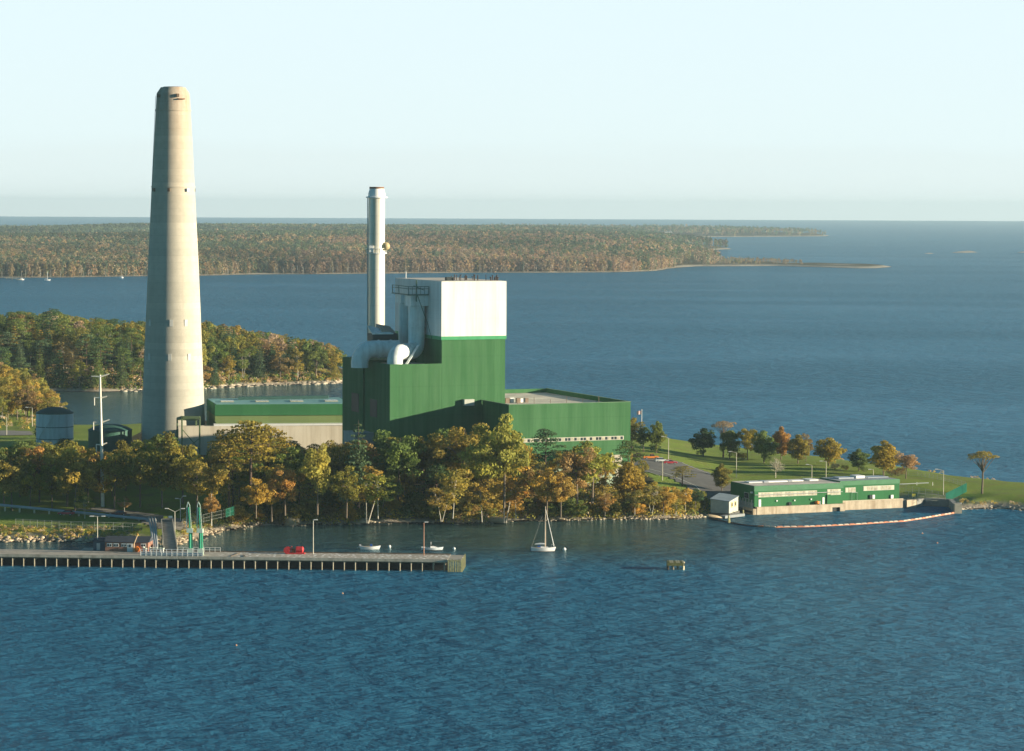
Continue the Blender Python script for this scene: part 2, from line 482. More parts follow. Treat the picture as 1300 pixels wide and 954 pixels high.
def ground_mat(name, woods, grass, rock, zr=(0.9, 2.0), lawn=False, rs=0.35):
    m, t, bs = nodes(name)
    p = pos(t)
    z = N(t, 'ShaderNodeSeparateXYZ'); t.links.new(p, z.inputs[0])
    n1 = noise(t, 0.08, 5, p); n2 = noise(t, 0.9, 4, p)
    wd = ramp(t, n2, [(0.3, tuple(x * 0.55 for x in woods)), (0.7, tuple(x * 1.4 for x in woods))])
    gr = ramp(t, n1, [(0.25, tuple(x * 0.72 for x in grass)), (0.5, grass), (0.78, (grass[0] * 1.5, grass[1] * 1.15, grass[2] * 0.9))])
    gr = mixc(t, 0.35, gr, ramp(t, noise(t, 2.5, 3, p), [(0.3, tuple(x * 0.5 for x in grass)), (0.7, tuple(x * 1.4 for x in grass))]))
    if lawn:
        # lawns: the park to the east and the bank behind the pier; elsewhere forest litter
        mk = math_n(t, 'GREATER_THAN', math_n(t, 'ADD', z.outputs[0], math_n(t, 'MULTIPLY', math_n(t, 'SUBTRACT', n1, 0.5), 14.0)), 45.0)
        mk2 = math_n(t, 'MULTIPLY', math_n(t, 'LESS_THAN', z.outputs[0], -76.0), math_n(t, 'LESS_THAN', z.outputs[1], 860.0))
        mk3 = math_n(t, 'MULTIPLY', math_n(t, 'LESS_THAN', z.outputs[0], -140.0), math_n(t, 'GREATER_THAN', z.outputs[1], 930.0))
        mk = math_n(t, 'MAXIMUM', math_n(t, 'MAXIMUM', mk, mk2), mk3)
        dirty = ramp(t, noise(t, 0.16, 6, p, 0.7), [(0.48, 0.0), (0.70, 0.65)])
        gr2 = mixc(t, dirty, gr, (0.16, 0.13, 0.07))
        out = mixc(t, mk, wd, gr2)
    else:
        out = mixc(t, ramp(t, n1, [(0.45, 0.0), (0.6, 1.0)]), wd, gr)
    rk = ramp(t, noise(t, rs, 6, p, 0.75), [(0.3, tuple(x * 0.45 for x in rock)), (0.5, rock), (0.75, tuple(min(1, x * 1.35) for x in rock))])
    wet = math_n(t, 'LESS_THAN', math_n(t, 'ADD', z.outputs[2], math_n(t, 'MULTIPLY', n2, 0.5)), 0.55 if zr[0] < 2 else 0.9)
    rk = mixc(t, wet, rk, (0.035, 0.032, 0.024))
    zz = math_n(t, 'ADD', z.outputs[2], math_n(t, 'MULTIPLY', math_n(t, 'SUBTRACT', n2, 0.5), 1.6))
    mr = N(t, 'ShaderNodeMapRange'); mr.inputs[1].default_value = zr[0]; mr.inputs[2].default_value = zr[1]
    t.links.new(zz, mr.inputs[0])
    out = mixc(t, mr.outputs[0], rk, out)
    t.links.new(out, bs.inputs['Base Color'])
    bs.inputs['Roughness'].default_value = 0.95; bs.inputs['Specular IOR Level'].default_value = 0.1
    bump(t, noise(t, 1.3, 5, p, 0.7), bs, 0.7, 0.6)
    return m

m_point = ground_mat('headland_ground', (0.06, 0.05, 0.022), (0.20, 0.27, 0.045), (0.36, 0.31, 0.24), lawn=True)
m_penin = ground_mat('wooded_point_ground', (0.05, 0.045, 0.02), (0.07, 0.09, 0.025), (0.36, 0.31, 0.24), (1.0, 2.2), rs=0.2)
m_far = ground_mat('far_shore_ground', (0.07, 0.06, 0.035), (0.12, 0.11, 0.05), (0.42, 0.38, 0.30), (1.6, 3.0), rs=0.03)
m_skerry = mat('skerry_rock', (0.34, 0.30, 0.23), 0.95, 0.5, 0.04)
terrain('headland_ground', h_point, -300, 330, 700, 1330, 2.5, 2.5, m_point)
terrain('wooded_point_ground', h_penin, -500, -60, 1340, 1760, 4, 4, m_penin)
terrain('far_shore_ground', h_far, -3600, 1000, 3400, 12800, 30, 45, m_far)
terrain('spit_ground', h_low(SPIT, 3.0), 280, 720, 4150, 5100, 8, 10, m_far)
terrain('outer_point_ground', h_low(OUTER, 8.0), -300, 1250, 9000, 12500, 25, 40, m_far)
terrain('skerry_rock', h_low(SKERRY, 2.4), 900, 1120, 5600, 6300, 6, 10, m_skerry)
terrain('reef_rock', h_low(REEF, 1.6), 800, 1000, 5500, 6200, 5, 8, m_skerry)
terrain('outer_skerry_rock', h_low(SKERRY2, 2.0), 1050, 1300, 5600, 6300, 6, 10, m_skerry)

# ------------------------------------------------------------------ water
m, t, bs = nodes('sea_water')
p = pos(t)
pa = mapping(t, p, (0.62, 1.0, 1.0), (0, 0, R(14)))
w1 = noise(t, 0.065, 8, pa, 0.68)                              # wind chop
pb = mapping(t, p, (0.55, 1.0, 1.0), (0, 0, R(-12)))
w2 = noise(t, 0.2, 4, pb, 0.6)                               # longer waves
w3 = noise(t, 1.3, 3, mapping(t, p, (0.6, 1, 1), (0, 0, R(30))), 0.6)
hgt = math_n(t, 'ADD', math_n(t, 'ADD', math_n(t, 'MULTIPLY', w1, 5.4), math_n(t, 'MULTIPLY', w2, 5.0)), math_n(t, 'MULTIPLY', w3, 0.16))
z = N(t, 'ShaderNodeSeparateXYZ'); t.links.new(p, z.inputs[0])
# sheltered water between the pier and the wooded bank, and in the cove behind the plant
def mr(v, a, b):
    n = N(t, 'ShaderNodeMapRange'); n.interpolation_type = 'SMOOTHSTEP'; n.inputs[1].default_value = a; n.inputs[2].default_value = b
    t.links.new(v, n.inputs[0]); return n.outputs[0]
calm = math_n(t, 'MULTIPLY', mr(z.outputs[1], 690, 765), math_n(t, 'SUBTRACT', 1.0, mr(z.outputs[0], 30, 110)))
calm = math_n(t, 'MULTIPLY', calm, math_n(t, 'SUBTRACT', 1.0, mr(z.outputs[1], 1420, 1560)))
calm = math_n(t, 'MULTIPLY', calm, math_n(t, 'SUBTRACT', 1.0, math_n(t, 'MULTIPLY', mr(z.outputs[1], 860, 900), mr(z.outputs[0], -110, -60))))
streak = ramp(t, noise(t, 0.0045, 4, mapping(t, p, (0.25, 1, 1), (0, 0, R(6))), 0.6), [(0.35, 0.5), (0.62, 1.0)])
amp = math_n(t, 'MULTIPLY', math_n(t, 'SUBTRACT', 1.0, math_n(t, 'MULTIPLY', calm, 0.86)), streak)
hgt = math_n(t, 'MULTIPLY', hgt, amp)
bump(t, hgt, bs, 1.0, 2.0)
deep = mixc(t, ramp(t, noise(t, 0.0016, 4, mapping(t, p, (0.3, 1, 1)), 0.6), [(0.35, 0.0), (0.65, 1.0)]), (0.030, 0.172, 0.300), (0.038, 0.196, 0.335))
deep = mixc(t, math_n(t, 'MULTIPLY', calm, 0.8), deep, (0.048, 0.078, 0.046))  # olive of the mirrored trees mixed into the sheltered water's own colour
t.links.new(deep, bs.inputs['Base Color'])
bs.inputs['Roughness'].default_value = 0.18
bs.inputs['IOR'].default_value = 1.33
bs.inputs['Roughness'].default_value = 0.6
gl = N(t, 'ShaderNodeBsdfGlossy'); gl.inputs['Roughness'].default_value = 0.1; gl.inputs['Color'].default_value = (0.74, 0.93, 1.0, 1)
frn = N(t, 'ShaderNodeFresnel'); frn.inputs['IOR'].default_value = 1.33
t.links.new(bs.inputs['Normal'].links[0].from_socket, gl.inputs['Normal']); t.links.new(bs.inputs['Normal'].links[0].from_socket, frn.inputs['Normal'])
msh = N(t, 'ShaderNodeMixShader'); t.links.new(math_n(t, 'MULTIPLY', frn.outputs[0], math_n(t, 'ADD', 0.72, math_n(t, 'MULTIPLY', calm, 0.28))), msh.inputs[0])
t.links.new(bs.outputs[0], msh.inputs[1]); t.links.new(gl.outputs[0], msh.inputs[2]); t.links.new(msh.outputs[0], t.nodes['Material Output'].inputs[0])
bs.inputs['Specular IOR Level'].default_value = 0.0
XW, YF = 11500.0, 23230.0
me = bpy.data.meshes.new('sea_water')
ys = [-500, 450, 900, 1800, 4000, 9000, YF]; xs = [-XW, -3000, -600, 600, 3000, XW]
me.from_pydata([(x, y, 0) for y in ys for x in xs], [], [(j * 6 + i, j * 6 + i + 1, j * 6 + i + 7, j * 6 + i + 6) for j in range(6) for i in range(5)])
me.materials.append(m)
o = bpy.data.objects.new('sea_water', me); col.objects.link(o); o['kind'] = 'structure'

# ------------------------------------------------------------------ haze
HAZE = 4.3e-5
me = bpy.data.meshes.new('haze')
b = MB().box((0, (YF + 20 - 520) / 2, (152 - 4) / 2), (2 * XW + 60, YF + 20 + 520, 156))
me.from_pydata(b.v, [], b.f)
m = bpy.data.materials.new('haze'); m.use_nodes = True
m.node_tree.nodes.clear()
mo = m.node_tree.nodes.new('ShaderNodeOutputMaterial'); pv = m.node_tree.nodes.new('ShaderNodeVolumePrincipled')
pv.inputs['Density'].default_value = HAZE
pv.inputs['Color'].default_value = (0.66, 0.88, 1.0, 1)
pv.inputs['Anisotropy'].default_value = 0.2
m.node_tree.links.new(pv.outputs[0], mo.inputs['Volume'])
me.materials.append(m)
o = bpy.data.objects.new('haze', me); col.objects.link(o); o['kind'] = 'stuff'
# ------------------------------------------------------------------ the power plant
A0 = G(800, 607.6, 8.0)
def Bp(a, b, z): 
    return Vector((A0.x + U.x * a + V_.x * b, A0.y + U.y * a + V_.y * b, z))
def solve(fn, target, lo, hi):
    flo = fn(lo) - target
    for _ in range(60):
        mid = (lo + hi) / 2; fm = fn(mid) - target
        if (fm > 0) == (flo > 0): lo, flo = mid, fm
        else: hi = mid
    return (lo + hi) / 2
Z0 = 7.3
ZL = 32.0
aL = solve(lambda a: pix(Bp(a, 0, ZL))[0], 646, -80, 0)
bM = solve(lambda b: pix(Bp(aL, b, ZL))[0], 612, 0, 80)
bR = solve(lambda b: pix(Bp(0, b, ZL))[0], 694, 0, 160)
a495 = solve(lambda a: pix(Bp(a, bM, 43))[0], 495, -140, 0)
a561 = solve(lambda a: pix(Bp(a, bM, 60))[0], 561, -140, 0)
a641 = solve(lambda a: pix(Bp(a, bM, 60))[0], 641.5, -140, 20)
b503 = solve(lambda b: pix(Bp(a561, b, 69))[0], 503, 0, 160)
b437 = solve(lambda b: pix(Bp(a495, b, 43))[0], 437, 0, 160)
b463 = solve(lambda b: pix(Bp(a495, b, 43))[0], 463, 0, 160)
zT = solve(lambda z: pix(Bp(a561, bM, z))[1], 357.5, 0, 120)
zM = solve(lambda z: pix(Bp(a561, bM, z))[1], 427.5, 0, 120)
zB = solve(lambda z: pix(Bp(a495, bM, z))[1], 463, 0, 120)
zL = solve(lambda z: pix(Bp(0, 0, z))[1], 510.5, 0, 120)
print('PLANT', dict(A0=tuple(A0), aL=aL, bM=bM, bR=bR, a495=a495, a561=a561, a641=a641, b503=b503, b437=b437, b463=b463, zT=zT, zM=zM, zB=zB, zL=zL))

GREEN = (0.050, 0.142, 0.058)
m_green = siding('green_siding', GREEN, 1.1, (0.11, 0.22, 0.11), 0.45, bands=9.2, var=0.07)
m_white = siding('white_siding', (0.72, 0.72, 0.69), 1.1, (0.46, 0.45, 0.40), 0.55, bands=5.8, var=0.07)
m_greend = siding('dark_green_trim', (0.02, 0.11, 0.05), 2.0)
m_roof = mat('gravel_roof', (0.60, 0.54, 0.45), 0.95, 0.3, 0.15, fine=0.5)
m_roofd = mat('grey_membrane_roof', (0.34, 0.38, 0.38), 0.8, 0.25, 0.12)
m_conc = mat('concrete', (0.46, 0.42, 0.34), 0.9, 0.18, 0.3, grime=(0.2, 0.17, 0.12), fine=0.2)
m_steel = mat('galvanised_steel', (0.42, 0.44, 0.43), 0.5, 0.12, 0.5, metal=0.3)
m_duct = mat('pale_insulated_duct', (0.72, 0.78, 0.76), 0.55, 0.08, 0.5, grime=(0.42, 0.44, 0.40))
m_dark = mat('dark_louvre', (0.02, 0.03, 0.03), 0.6)
m_rail = mat('dark_railing_steel', (0.10, 0.16, 0.12), 0.6)
m_rust = mat('rusty_steel', (0.16, 0.075, 0.035), 0.85, 0.4, 2.0)
m_whitep = mat('white_paint', (0.78, 0.78, 0.74), 0.5, 0.05, 0.8)
m_glass = mat('window_glass', (0.45, 0.42, 0.30), 0.25, 0.35, 1.2, spec=0.6)
m_dglass = mat('dark_window_glass', (0.03, 0.045, 0.05), 0.12, 0.3, 1.0, spec=0.7)
m_ygreen = siding('yellow_green_siding', (0.17, 0.23, 0.09), 1.6, (0.2, 0.2, 0.10), 0.3)

# boiler house: one building with a low section and a tall white-topped tower
bh = thing('boiler_house', Bp((a495 + a641) / 2, (bM + b437) / 2, Z0),
           'tall windowless green boiler house with a bright white upper block, behind the shore trees', 'building')
def rect(a0, a1, b0, b1): return [Bp(a0, b0, 0), Bp(a1, b0, 0), Bp(a1, b1, 0), Bp(a0, b1, 0)]
bBack = max(b437, b503)
MB().prism(rect(a495, a561 - 0.003, bM, b463 - 0.003), Z0 - 3, zB - 0.9).build('low_wall', m_green, bh)
MB().prism(rect(a495 - 0.6, a561 - 0.003, b463, b437), Z0 - 3, zB + 0.1).build('rear_wall', m_green, bh)
MB().prism(rect(a561, a641, bM - 0.02, b503), Z0 - 3, zM).build('tower_wall', m_green, bh)
MB().prism(rect(a561 - 0.25, a641 + 0.25, bM - 0.27, b503 + 0.25), zM, zT).build('white_upper_block', m_white, bh)
MB().prism(rect(a561 - 0.31, a641 + 0.31, bM - 0.33, b503 + 0.31), zM - 1.1, zM - 0.004).build('trim_band', mat('bright_green_trim', (0.05, 0.30, 0.12), 0.5), bh)
# parapet of the low section
g = MB()
for (p0, p1) in (((a495, bM), (a561, bM)), ((a495, bM), (a495, b463))):
    q0 = Bp(p0[0], p0[1], zB - 0.55); q1 = Bp(p1[0], p1[1], zB - 0.55)
    d = (q1 - q0).normalized(); nrm = Vector((d.y, -d.x, 0)) if p0[1] == p1[1] else Vector((d.y, -d.x, 0)) * -1
    g.bar(q0 - nrm * 0.12, q1 - nrm * 0.12, 0.30, 1.1)
g.build('parapet', m_green, bh)
# louvred openings in the shaded side
g = MB()
for (b0, b1, z0, z1) in ((b463 - 12, b463 - 5.5, 26.5, 32),):
    g.prism(rect(a495 - 0.08, a495 + 0.1, b0, b1), z0, z1)
g.build('louvre', m_dark, bh)
MB().prism(rect(a495 - 0.68, a495 - 0.5, b463 + 4, b463 + 11), 27, 33).build('louvre', m_dark, bh)
# white intake hood on the sunlit wall
aH = solve(lambda a: pix(Bp(a, bM, 33))[0], 587.5, -80, 0); aH2 = solve(lambda a: pix(Bp(a, bM, 33))[0], 600, -80, 0)
zH = solve(lambda z: pix(Bp(aH, bM, z))[1], 507, 0, 60); zH2 = solve(lambda z: pix(Bp(aH, bM, z))[1], 515, 0, 60)
MB().prism(rect(aH, aH2, bM - 1.6, bM - 0.05), zH2, zH).build('vent_hood', mat('dull_cream_hood', (0.45, 0.47, 0.40), 0.7), bh)
# roof clutter
g = MB()
g.prism(rect(a561 + 0.6, a641 - 0.6, bM + 0.6, b503 - 0.6), zT - 0.01, zT + 0.05)
g.build('roof', m_roof, bh)
rr = random.Random(3); m_vp = mat('dark_vent_pipe', (0.07, 0.05, 0.04), 0.8)
g = MB()
for k in range(22):
    a = a561 + 7 + rr.random() * 8 if k < 13 else a561 + 17 + (k - 13) * 0.65 + rr.random() * 0.6
    if a > a641 - 1: a = a641 - 1.2
    b = bM + 3 + rr.random() * (9 if k < 13 else 3)
    p = Bp(a, b, zT + 0.05); hh = 0.9 + rr.random() * 1.0
    pp = MB(); pp.tube([p, p + Vector((0, 0, hh))], 0.10 + 0.07 * rr.random(), 7)
    if rr.random() < 0.4: pp.tube([p + Vector((0, 0, hh)), p + Vector((0, 0, hh + 0.2))], 0.3, 7)
    pp.build('roof_vent_pipe', m_vp, bh)
MB().box(Bp(a561 + 5.5, bM + 8, zT + 0.6), (2.4, 1.6, 1.1), U).build('roof_unit', m_dark, bh)
p = Bp(a561 + 0.5, b503 - 8, zT + 0.05); MB().tube([p, p + Vector((0, 0, 2.2))], 0.12, 6).build('roof_mast', m_whitep, bh)
# gas ducts on the low roof, standing against the tower
aD = a561
zr = zB - 0.9
MB().prism(rect(a495 + 0.3, a561 - 0.3, bM + 0.3, b463 - 0.3), zr, zr + 0.06).build('low_roof', m_roof, bh)
def vpt(px, b_, py):
    a = solve(lambda a: pix(Bp(a, b_, 50))[0], px, -140, 0)
    z = solve(lambda z: pix(Bp(a, b_, z))[1], py, 0, 120)
    return Bp(a, b_, z), a
bD1 = bM + 24; bD2 = bM + 13
a1 = a561 - 2.3; a2 = a561 - 3.2
bD1 = solve(lambda b: pix(Bp(a1, b, 60))[0], 513.8, 0, 160); bD2 = solve(lambda b: pix(Bp(a2, b, 60))[0], 529, 0, 160)
def duct(name, pts, r, parent=bh, mm=m_duct, n=20):
    return MB().tube(pts, r, n).build(name, mm, parent, smooth=True)
zt1 = solve(lambda z: pix(Bp(a1, bD1, z))[1], 384, 0, 120)
zt2 = solve(lambda z: pix(Bp(a2, bD2, z))[1], 388, 0, 120)
r1, r2 = 2.0, 2.65
duct('duct', [Bp(a1, bD1, zr + 3), Bp(a1, bD1, zt1)], r1)
# near duct bends towards the outside and drops through the roof as a big sunlit elbow
def zat(a, b, py): return solve(lambda z: pix(Bp(a, b, z))[1], py, 0, 120)
e0 = Bp(a2, bD2, zt2)
zc = zat(a2, bD2, 446)
qa, ae = vpt(508, bD2 - 2, 446)
zc = zr + 4.4
# the elbow that drops through the roof stands out in the sun near the front wall
bE = bM + 4.3
aE = solve(lambda a: pix(Bp(a, bE, zc - 1))[0], 503.0, -140, 0)
P0_ = Bp(a2, bD2, zc); P1_ = Bp(aE, bE, zc); dr_ = (P1_ - P0_).normalized(); rad = 3.3
def arc(p, din, dout, n=7):
    out = []
    for k in range(n):
        th = k / (n - 1) * math.pi / 2
        out.append(p - din * rad + din * (rad * math.sin(th)) + dout * (rad * (1 - math.cos(th))))
    return out
dn_ = Vector((0, 0, -1))
pts = [e0] + arc(P0_, dn_, dr_) + arc(P1_ + dr_ * 1.0, dr_, dn_) + [Vector((*(P1_ + dr_ * 1.0).xy, zr - .5))]
duct('duct', pts, [r2] * 8 + [r2 * .93] * (len(pts) - 8), n=26)
for zz in (zr + 12,):
    MB().lathe(Bp(a2, bD2, zz), [(r2 + 0.01, 0), (r2 + 0.18, 0), (r2 + 0.18, 0.35), (r2 + 0.01, 0.35)], 24).build('duct_flange', m_duct, bh)
    MB().lathe(Bp(a1, bD1, zz), [(r1 + 0.01, 0), (r1 + 0.18, 0), (r1 + 0.18, 0.35), (r1 + 0.01, 0.35)], 24).build('duct_flange', m_duct, bh)
# long duct at the back, from the roof edge towards the steel stack
bK = b463 - 6
pa_, aa = vpt(452, bK + 6, 455)
zk = zat(a495 + 8, bK, 443)
aK0 = solve(lambda a: pix(Bp(a, bK, zk))[0], 465, -140, 0); aK1 = solve(lambda a: pix(Bp(a, bK, zk))[0], 502, -140, 0)
pts = [Bp(aK1 + 1, bK, zk), Bp(aK0 + 2, bK, zk)]
for k in range(1, 7):
    th = k / 6 * math.pi / 2
    pts.append(Bp(aK0 + 2 - 4.2 * math.sin(th), bK, zk - 4.2 * (1 - math.cos(th))))
pts.append(Bp(aK0 - 2.2, bK, zr - 1))
duct('duct', pts, 2.75, n=24)
for kk in (0.2, 0.62):
    c0 = Bp(aK0 + 2 + (aK1 - aK0) * kk, bK, zk); 
    MB().tube([c0, c0 + U * 0.35], 2.93, 24).build('duct_flange', m_duct, bh)
# plenum boxes and gallery on top of the vertical ducts
MB().prism(rect(a1 - 2.3, a1 + 2.3, bD1 - 2.6, bD1 + 2.6), zt1 - 0.1, zat(a1, bD1, 374.5)).build('plenum', m_duct, bh)
zp = zat(a2, bD2, 374.5)
MB().prism(rect(a2 - 3.0, a561 - 0.3, bD2 - 3, bD2 + 3), zt2 - 0.1, zp).build('plenum', m_duct, bh)
g = MB()
zg = zp + 0.1
cor = [(a1 - 3.2, bD1 + 3), (a1 - 3.2, bD1 - 3), (a2 - 4.2, bD2 - 3.6), (a561 - 0.5, bD2 - 3.6)]
for i in range(3):
    for zz in (zg + 2.6, zg + 1.9):
        g.bar(Bp(*cor[i], zz), Bp(*cor[i + 1], zz), 0.22)
    g.bar(Bp(*cor[i], zg), Bp(*cor[i + 1], zg), 0.35)
for i in range(4):
    g.bar(Bp(cor[i][0] * 0.97 + (a561) * 0.03, cor[i][1], zg - 0.1), Bp(*cor[i], zg + 2.6), 0.22)
for k in range(1, 5):
    a = a2 - 4.2 + (a561 - a2 + 3.7) * k / 5
    g.bar(Bp(a, bD2 - 3.6, zg), Bp(a, bD2 - 3.6, zg + 2.6), 0.16)
g.build('gallery', m_rail, bh)
pm, am = vpt(528.5, bD2 - 4.5, 358)
g = MB(); g.bar(Bp(am, bD2 - 4.5, zp - 2), Bp(am, bD2 - 4.5, zat(am, bD2 - 4.5, 355.5)), 0.42)
g.bar(Bp(am + 0.2, bD2 - 4.6, zp + 0.2), Bp(a561 - 1.5, bD2 - 5.5, zp - 9), 0.22)
g.bar(Bp(a561 - 1.5, bD2 - 5.5, zp - 9), Bp(a561 - 0.3, bD2 - 6, zp - 14), 0.2)
g.bar(Bp(am - 1.0, bD2 - 4.6, zp + 3.0), Bp(am + 2.5, bD2 - 4.6, zp + 1.6), 0.22)
g.build('davit', m_rail, bh)
# ladder-stair on the low roof
g = MB(); g.bar(Bp(a561 - 11, bM + 3.5, zr), Bp(a561 - 5.2, bM + 7, zr + 6.5), 0.9, 0.15); g.build('stair', m_duct, bh)
# dark boxy breeching where the steel stack starts
bS = b463 + 3
q0, ax0 = vpt(473, bS - 6, 430); q1, ax1 = vpt(505, bS - 6, 430)
zx0, zx1 = zat(ax0, bS - 6, 433.5), zat(ax0, bS - 6, 415)
MB().prism(rect(ax0, ax1, bS - 6, bS - 1), [zx0] * 4, [zx0 + 2.4, zx0 + 2.4, zx0 + 2.4, zx0 + 2.4]).build('breeching', mat('dark_breeching', (0.035, 0.06, 0.055), 0.6), bh)
g = MB()
pts4 = [Bp(ax0, bS - 6, 0), Bp(ax1 - 1, bS - 6, 0), Bp(ax1 - 4.0, bS - 1, 0), Bp(ax0, bS - 1, 0)]
g.add([Bp(ax0 - 0.1, bS - 6.1, zx0 + 2.5), Bp(ax1 - 1.5, bS - 6.1, zx0 + 2.5), Bp(ax1 - 5.5, bS - 1, zx1 - 0.5), Bp(ax0 - 0.1, bS - 1, zx1 + 0.2),
       Bp(ax0 - 0.1, bS - 6.1, zx0 + 2.15), Bp(ax1 - 1.5, bS - 6.1, zx0 + 2.15), Bp(ax1 - 5.5, bS - 1, zx1 - 0.9), Bp(ax0 - 0.1, bS - 1, zx1 - 0.2)],
      [(0, 1, 2, 3), (7, 6, 5, 4), (0, 4, 5, 1), (1, 5, 6, 2), (2, 6, 7, 3), (3, 7, 4, 0)])
g.build('breeching_cover', m_duct, bh)
MB().prism(rect(ax1 - 5, ax1 - 0.3, bS - 5, bS + 1), [zx0 + 2.6] * 4, [zx1 - 1.2, zx1 - 2.0, zx1 - 0.2, zx1 + 0.6]).build('breeching_hood', mat('tan_metal', (0.35, 0.33, 0.27), 0.7), bh)
# small concrete lean-to at the foot of the shaded side
MB().prism(rect(a495 - 6.5, a495 - 0.05, b463 - 9, b463 + 2), Z0 - 3, 21.5).build('lean_to', mat('grey_lean_to_siding', (0.33, 0.36, 0.35), 0.8), bh)  # lean-to siding in one even grey

m_lamp_ = mat('brown_grey_metal', (0.20, 0.15, 0.11), 0.7)
# low green annex with the gravel roof and a clerestory strip
an = thing('turbine_annex', Bp(aL / 2, bR / 2, Z0), 'low wide green turbine hall with flat gravel roof and a thin white window strip', 'building')
MB().prism(rect(aL, 0, 0, bM - 0.3), Z0 - 3, zL - 1.6).build('wall', m_green, an)
MB().prism(rect(a641 + 0.35, 0, bM - 0.297, bR), Z0 - 3, zL - 1.603).build('rear_wall', m_green, an)
g = MB()
th_ = 0.35
g.prism(rect(aL, 0, 0, th_), zL - 1.59, zL)
g.prism(rect(aL, aL + th_, th_ + 0.01, bM - 0.31), zL - 1.59, zL - 0.01)
g.prism(rect(-th_, 0, th_ + 0.01, bR - th_), zL - 1.59, zL - 0.01)
g.prism(rect(a641 + 0.4, 0, bR - th_ + 0.01, bR), zL - 1.59, zL)
g.build('parapet', m_green, an)
g = MB(); m_fl = mat('pale_green_flashing', (0.16, 0.26, 0.15), 0.5)
for P_, Q_ in (((aL, -.04), (0.04, -.04)), ((aL - .04, 0), (aL - .04, bM - .3)), ((.04, 0), (.04, bR))):
    g.bar(Bp(P_[0], P_[1] + .2, zL + .06), Bp(Q_[0], Q_[1] + .2, zL + .06), .5, .14)
g.build('flashing', m_fl, an)
g = MB(); g.prism(rect(a641 + 0.4, -th_ - 0.3, bM - 0.25, bR - th_ - 0.3), zL - 1.59, zL - 1.3); g.prism(rect(aL + th_ + 0.3, -th_ - 0.3, th_ + 0.3, bM - 0.28), zL - 1.59, zL - 1.31)
g.build('roof', m_roof, an)
rr = random.Random(5)
for k in range(5):
    p = Bp(a641 + 2 + k * 1.6, bM + 1.5 + rr.random() * 2, zL - 1.3)
    MB().box(p + Vector((0, 0, 0.7)), (0.9 + rr.random(), 0.9, 1.2 + rr.random() * 0.6), U).build('roof_unit', m_whitep if k % 2 else m_lamp_, an)
g = MB()
for k in range(6):
    a = aL + 4 + k * 5.5
    for b in (2.5,):
        g = MB(); g.tube([Bp(a, b, zL - 1.3), Bp(a, b, zL + 1.2 + (0.8 if k % 2 else 0))], 0.09, 6); g.build('roof_post', m_lamp_, an)
# clerestory: a white frame strip with separate windows
zc0 = solve(lambda z: pix(Bp(-2, 0, z))[1], 557.3, 0, 60); zc1 = solve(lambda z: pix(Bp(-2, 0, z))[1], 553.6, 0, 60)
ac0, ac1 = aL + 3.0, solve(lambda a: pix(Bp(a, 0, zc0))[0], 791, -60, 0)
nW = 34
w = (ac1 - ac0) / nW
MB().prism(rect(ac0 - 0.2, ac1 + 0.2, -0.06, 0.04), zc0 - 0.25, zc1 + 0.05).build('window_strip', mat('dull_white_frame', (0.52, 0.50, 0.42), 0.7), an)
for k in range(nW):
    mm = m_dglass if (k * 7) % 5 < 3 else m_glass
    MB().prism(rect(ac0 + k * w + 0.12, ac0 + (k + 1) * w - 0.12, -0.10, 0.0), zc0 - 0.1, zc1 - 0.15).build('window', mm, an)
# lower part: pale service block glimpsed through the trees
for (px0, px1, py0, py1, mm, off) in ((660.5, 671, 580, 603, m_conc, 1.2), (776, 790, 578, 607, m_conc, 0.9), (775, 783, 606, 621, m_whitep, 6.0)):
    q = [solve(lambda a: pix(Bp(a, -off, 12))[0], x, -60, 20) for x in (px0, px1)]
    zz = [solve(lambda z: pix(Bp(q[0], -off, z))[1], y, -10, 60) for y in (py0, py1)]
    MB().prism(rect(q[0], q[1], -off, -0.05 if off < 3 else -2), max(zz[1], Z0 - 1), zz[0]).build('service_block', mm, an)
MB().prism(rect(aL + 9, -8, -7, -0.07), Z0 - 1, Z0 + 6.0).build('lean_to', mat('pale_green_panel', (0.30, 0.40, 0.30), 0.7), an)

# ------------------------------------------------------------------ concrete chimney
m, t, bs = nodes('board_marked_concrete')
p = pos(t)
zz = N(t, 'ShaderNodeSeparateXYZ'); t.links.new(p, zz.inputs[0])
lift = math_n(t, 'DIVIDE', zz.outputs[2], 2.3)
wn = N(t, 'ShaderNodeTexWhiteNoise'); wn.noise_dimensions = '1D'; t.links.new(math_n(t, 'FLOOR', lift), wn.inputs['W'])
k1 = ramp(t, wn.outputs['Value'], [(0, 0.86), (1, 1.06)])
fr = ramp(t, math_n(t, 'FRACT', lift), [(0.0, 0.80), (0.10, 1.0), (0.95, 1.0)])
base = ramp(t, math_n(t, 'DIVIDE', zz.outputs[2], 136.0), [(0.0, (0.44, 0.43, 0.37)), (0.25, (0.44, 0.43, 0.37)), (0.275, (0.50, 0.475, 0.40)), (0.6, (0.52, 0.475, 0.385)), (0.88, (0.47, 0.38, 0.28)), (1.0, (0.42, 0.34, 0.26))])
out = mixc(t, 1.0, base, k1, 'MULTIPLY'); out = mixc(t, 1.0, out, fr, 'MULTIPLY')
pm = mapping(t, p, (0.35, 0.35, 0.03))
out = mixc(t, math_n(t, 'MULTIPLY', ramp(t, noise(t, 1.0, 6, pm, 0.7), [(0.45, 0), (0.72, 1)]), 0.45), out, (0.34, 0.31, 0.25))
top = ramp(t, math_n(t, 'DIVIDE', zz.outputs[2], 136.0), [(0.86, 0.0), (0.94, 0.75), (1.0, 0.75)])
out = mixc(t, math_n(t, 'MULTIPLY', top, ramp(t, noise(t, 1.6, 5, pm, 0.7), [(0.42, 0), (0.66, 1)])), out, (0.30, 0.16, 0.085))
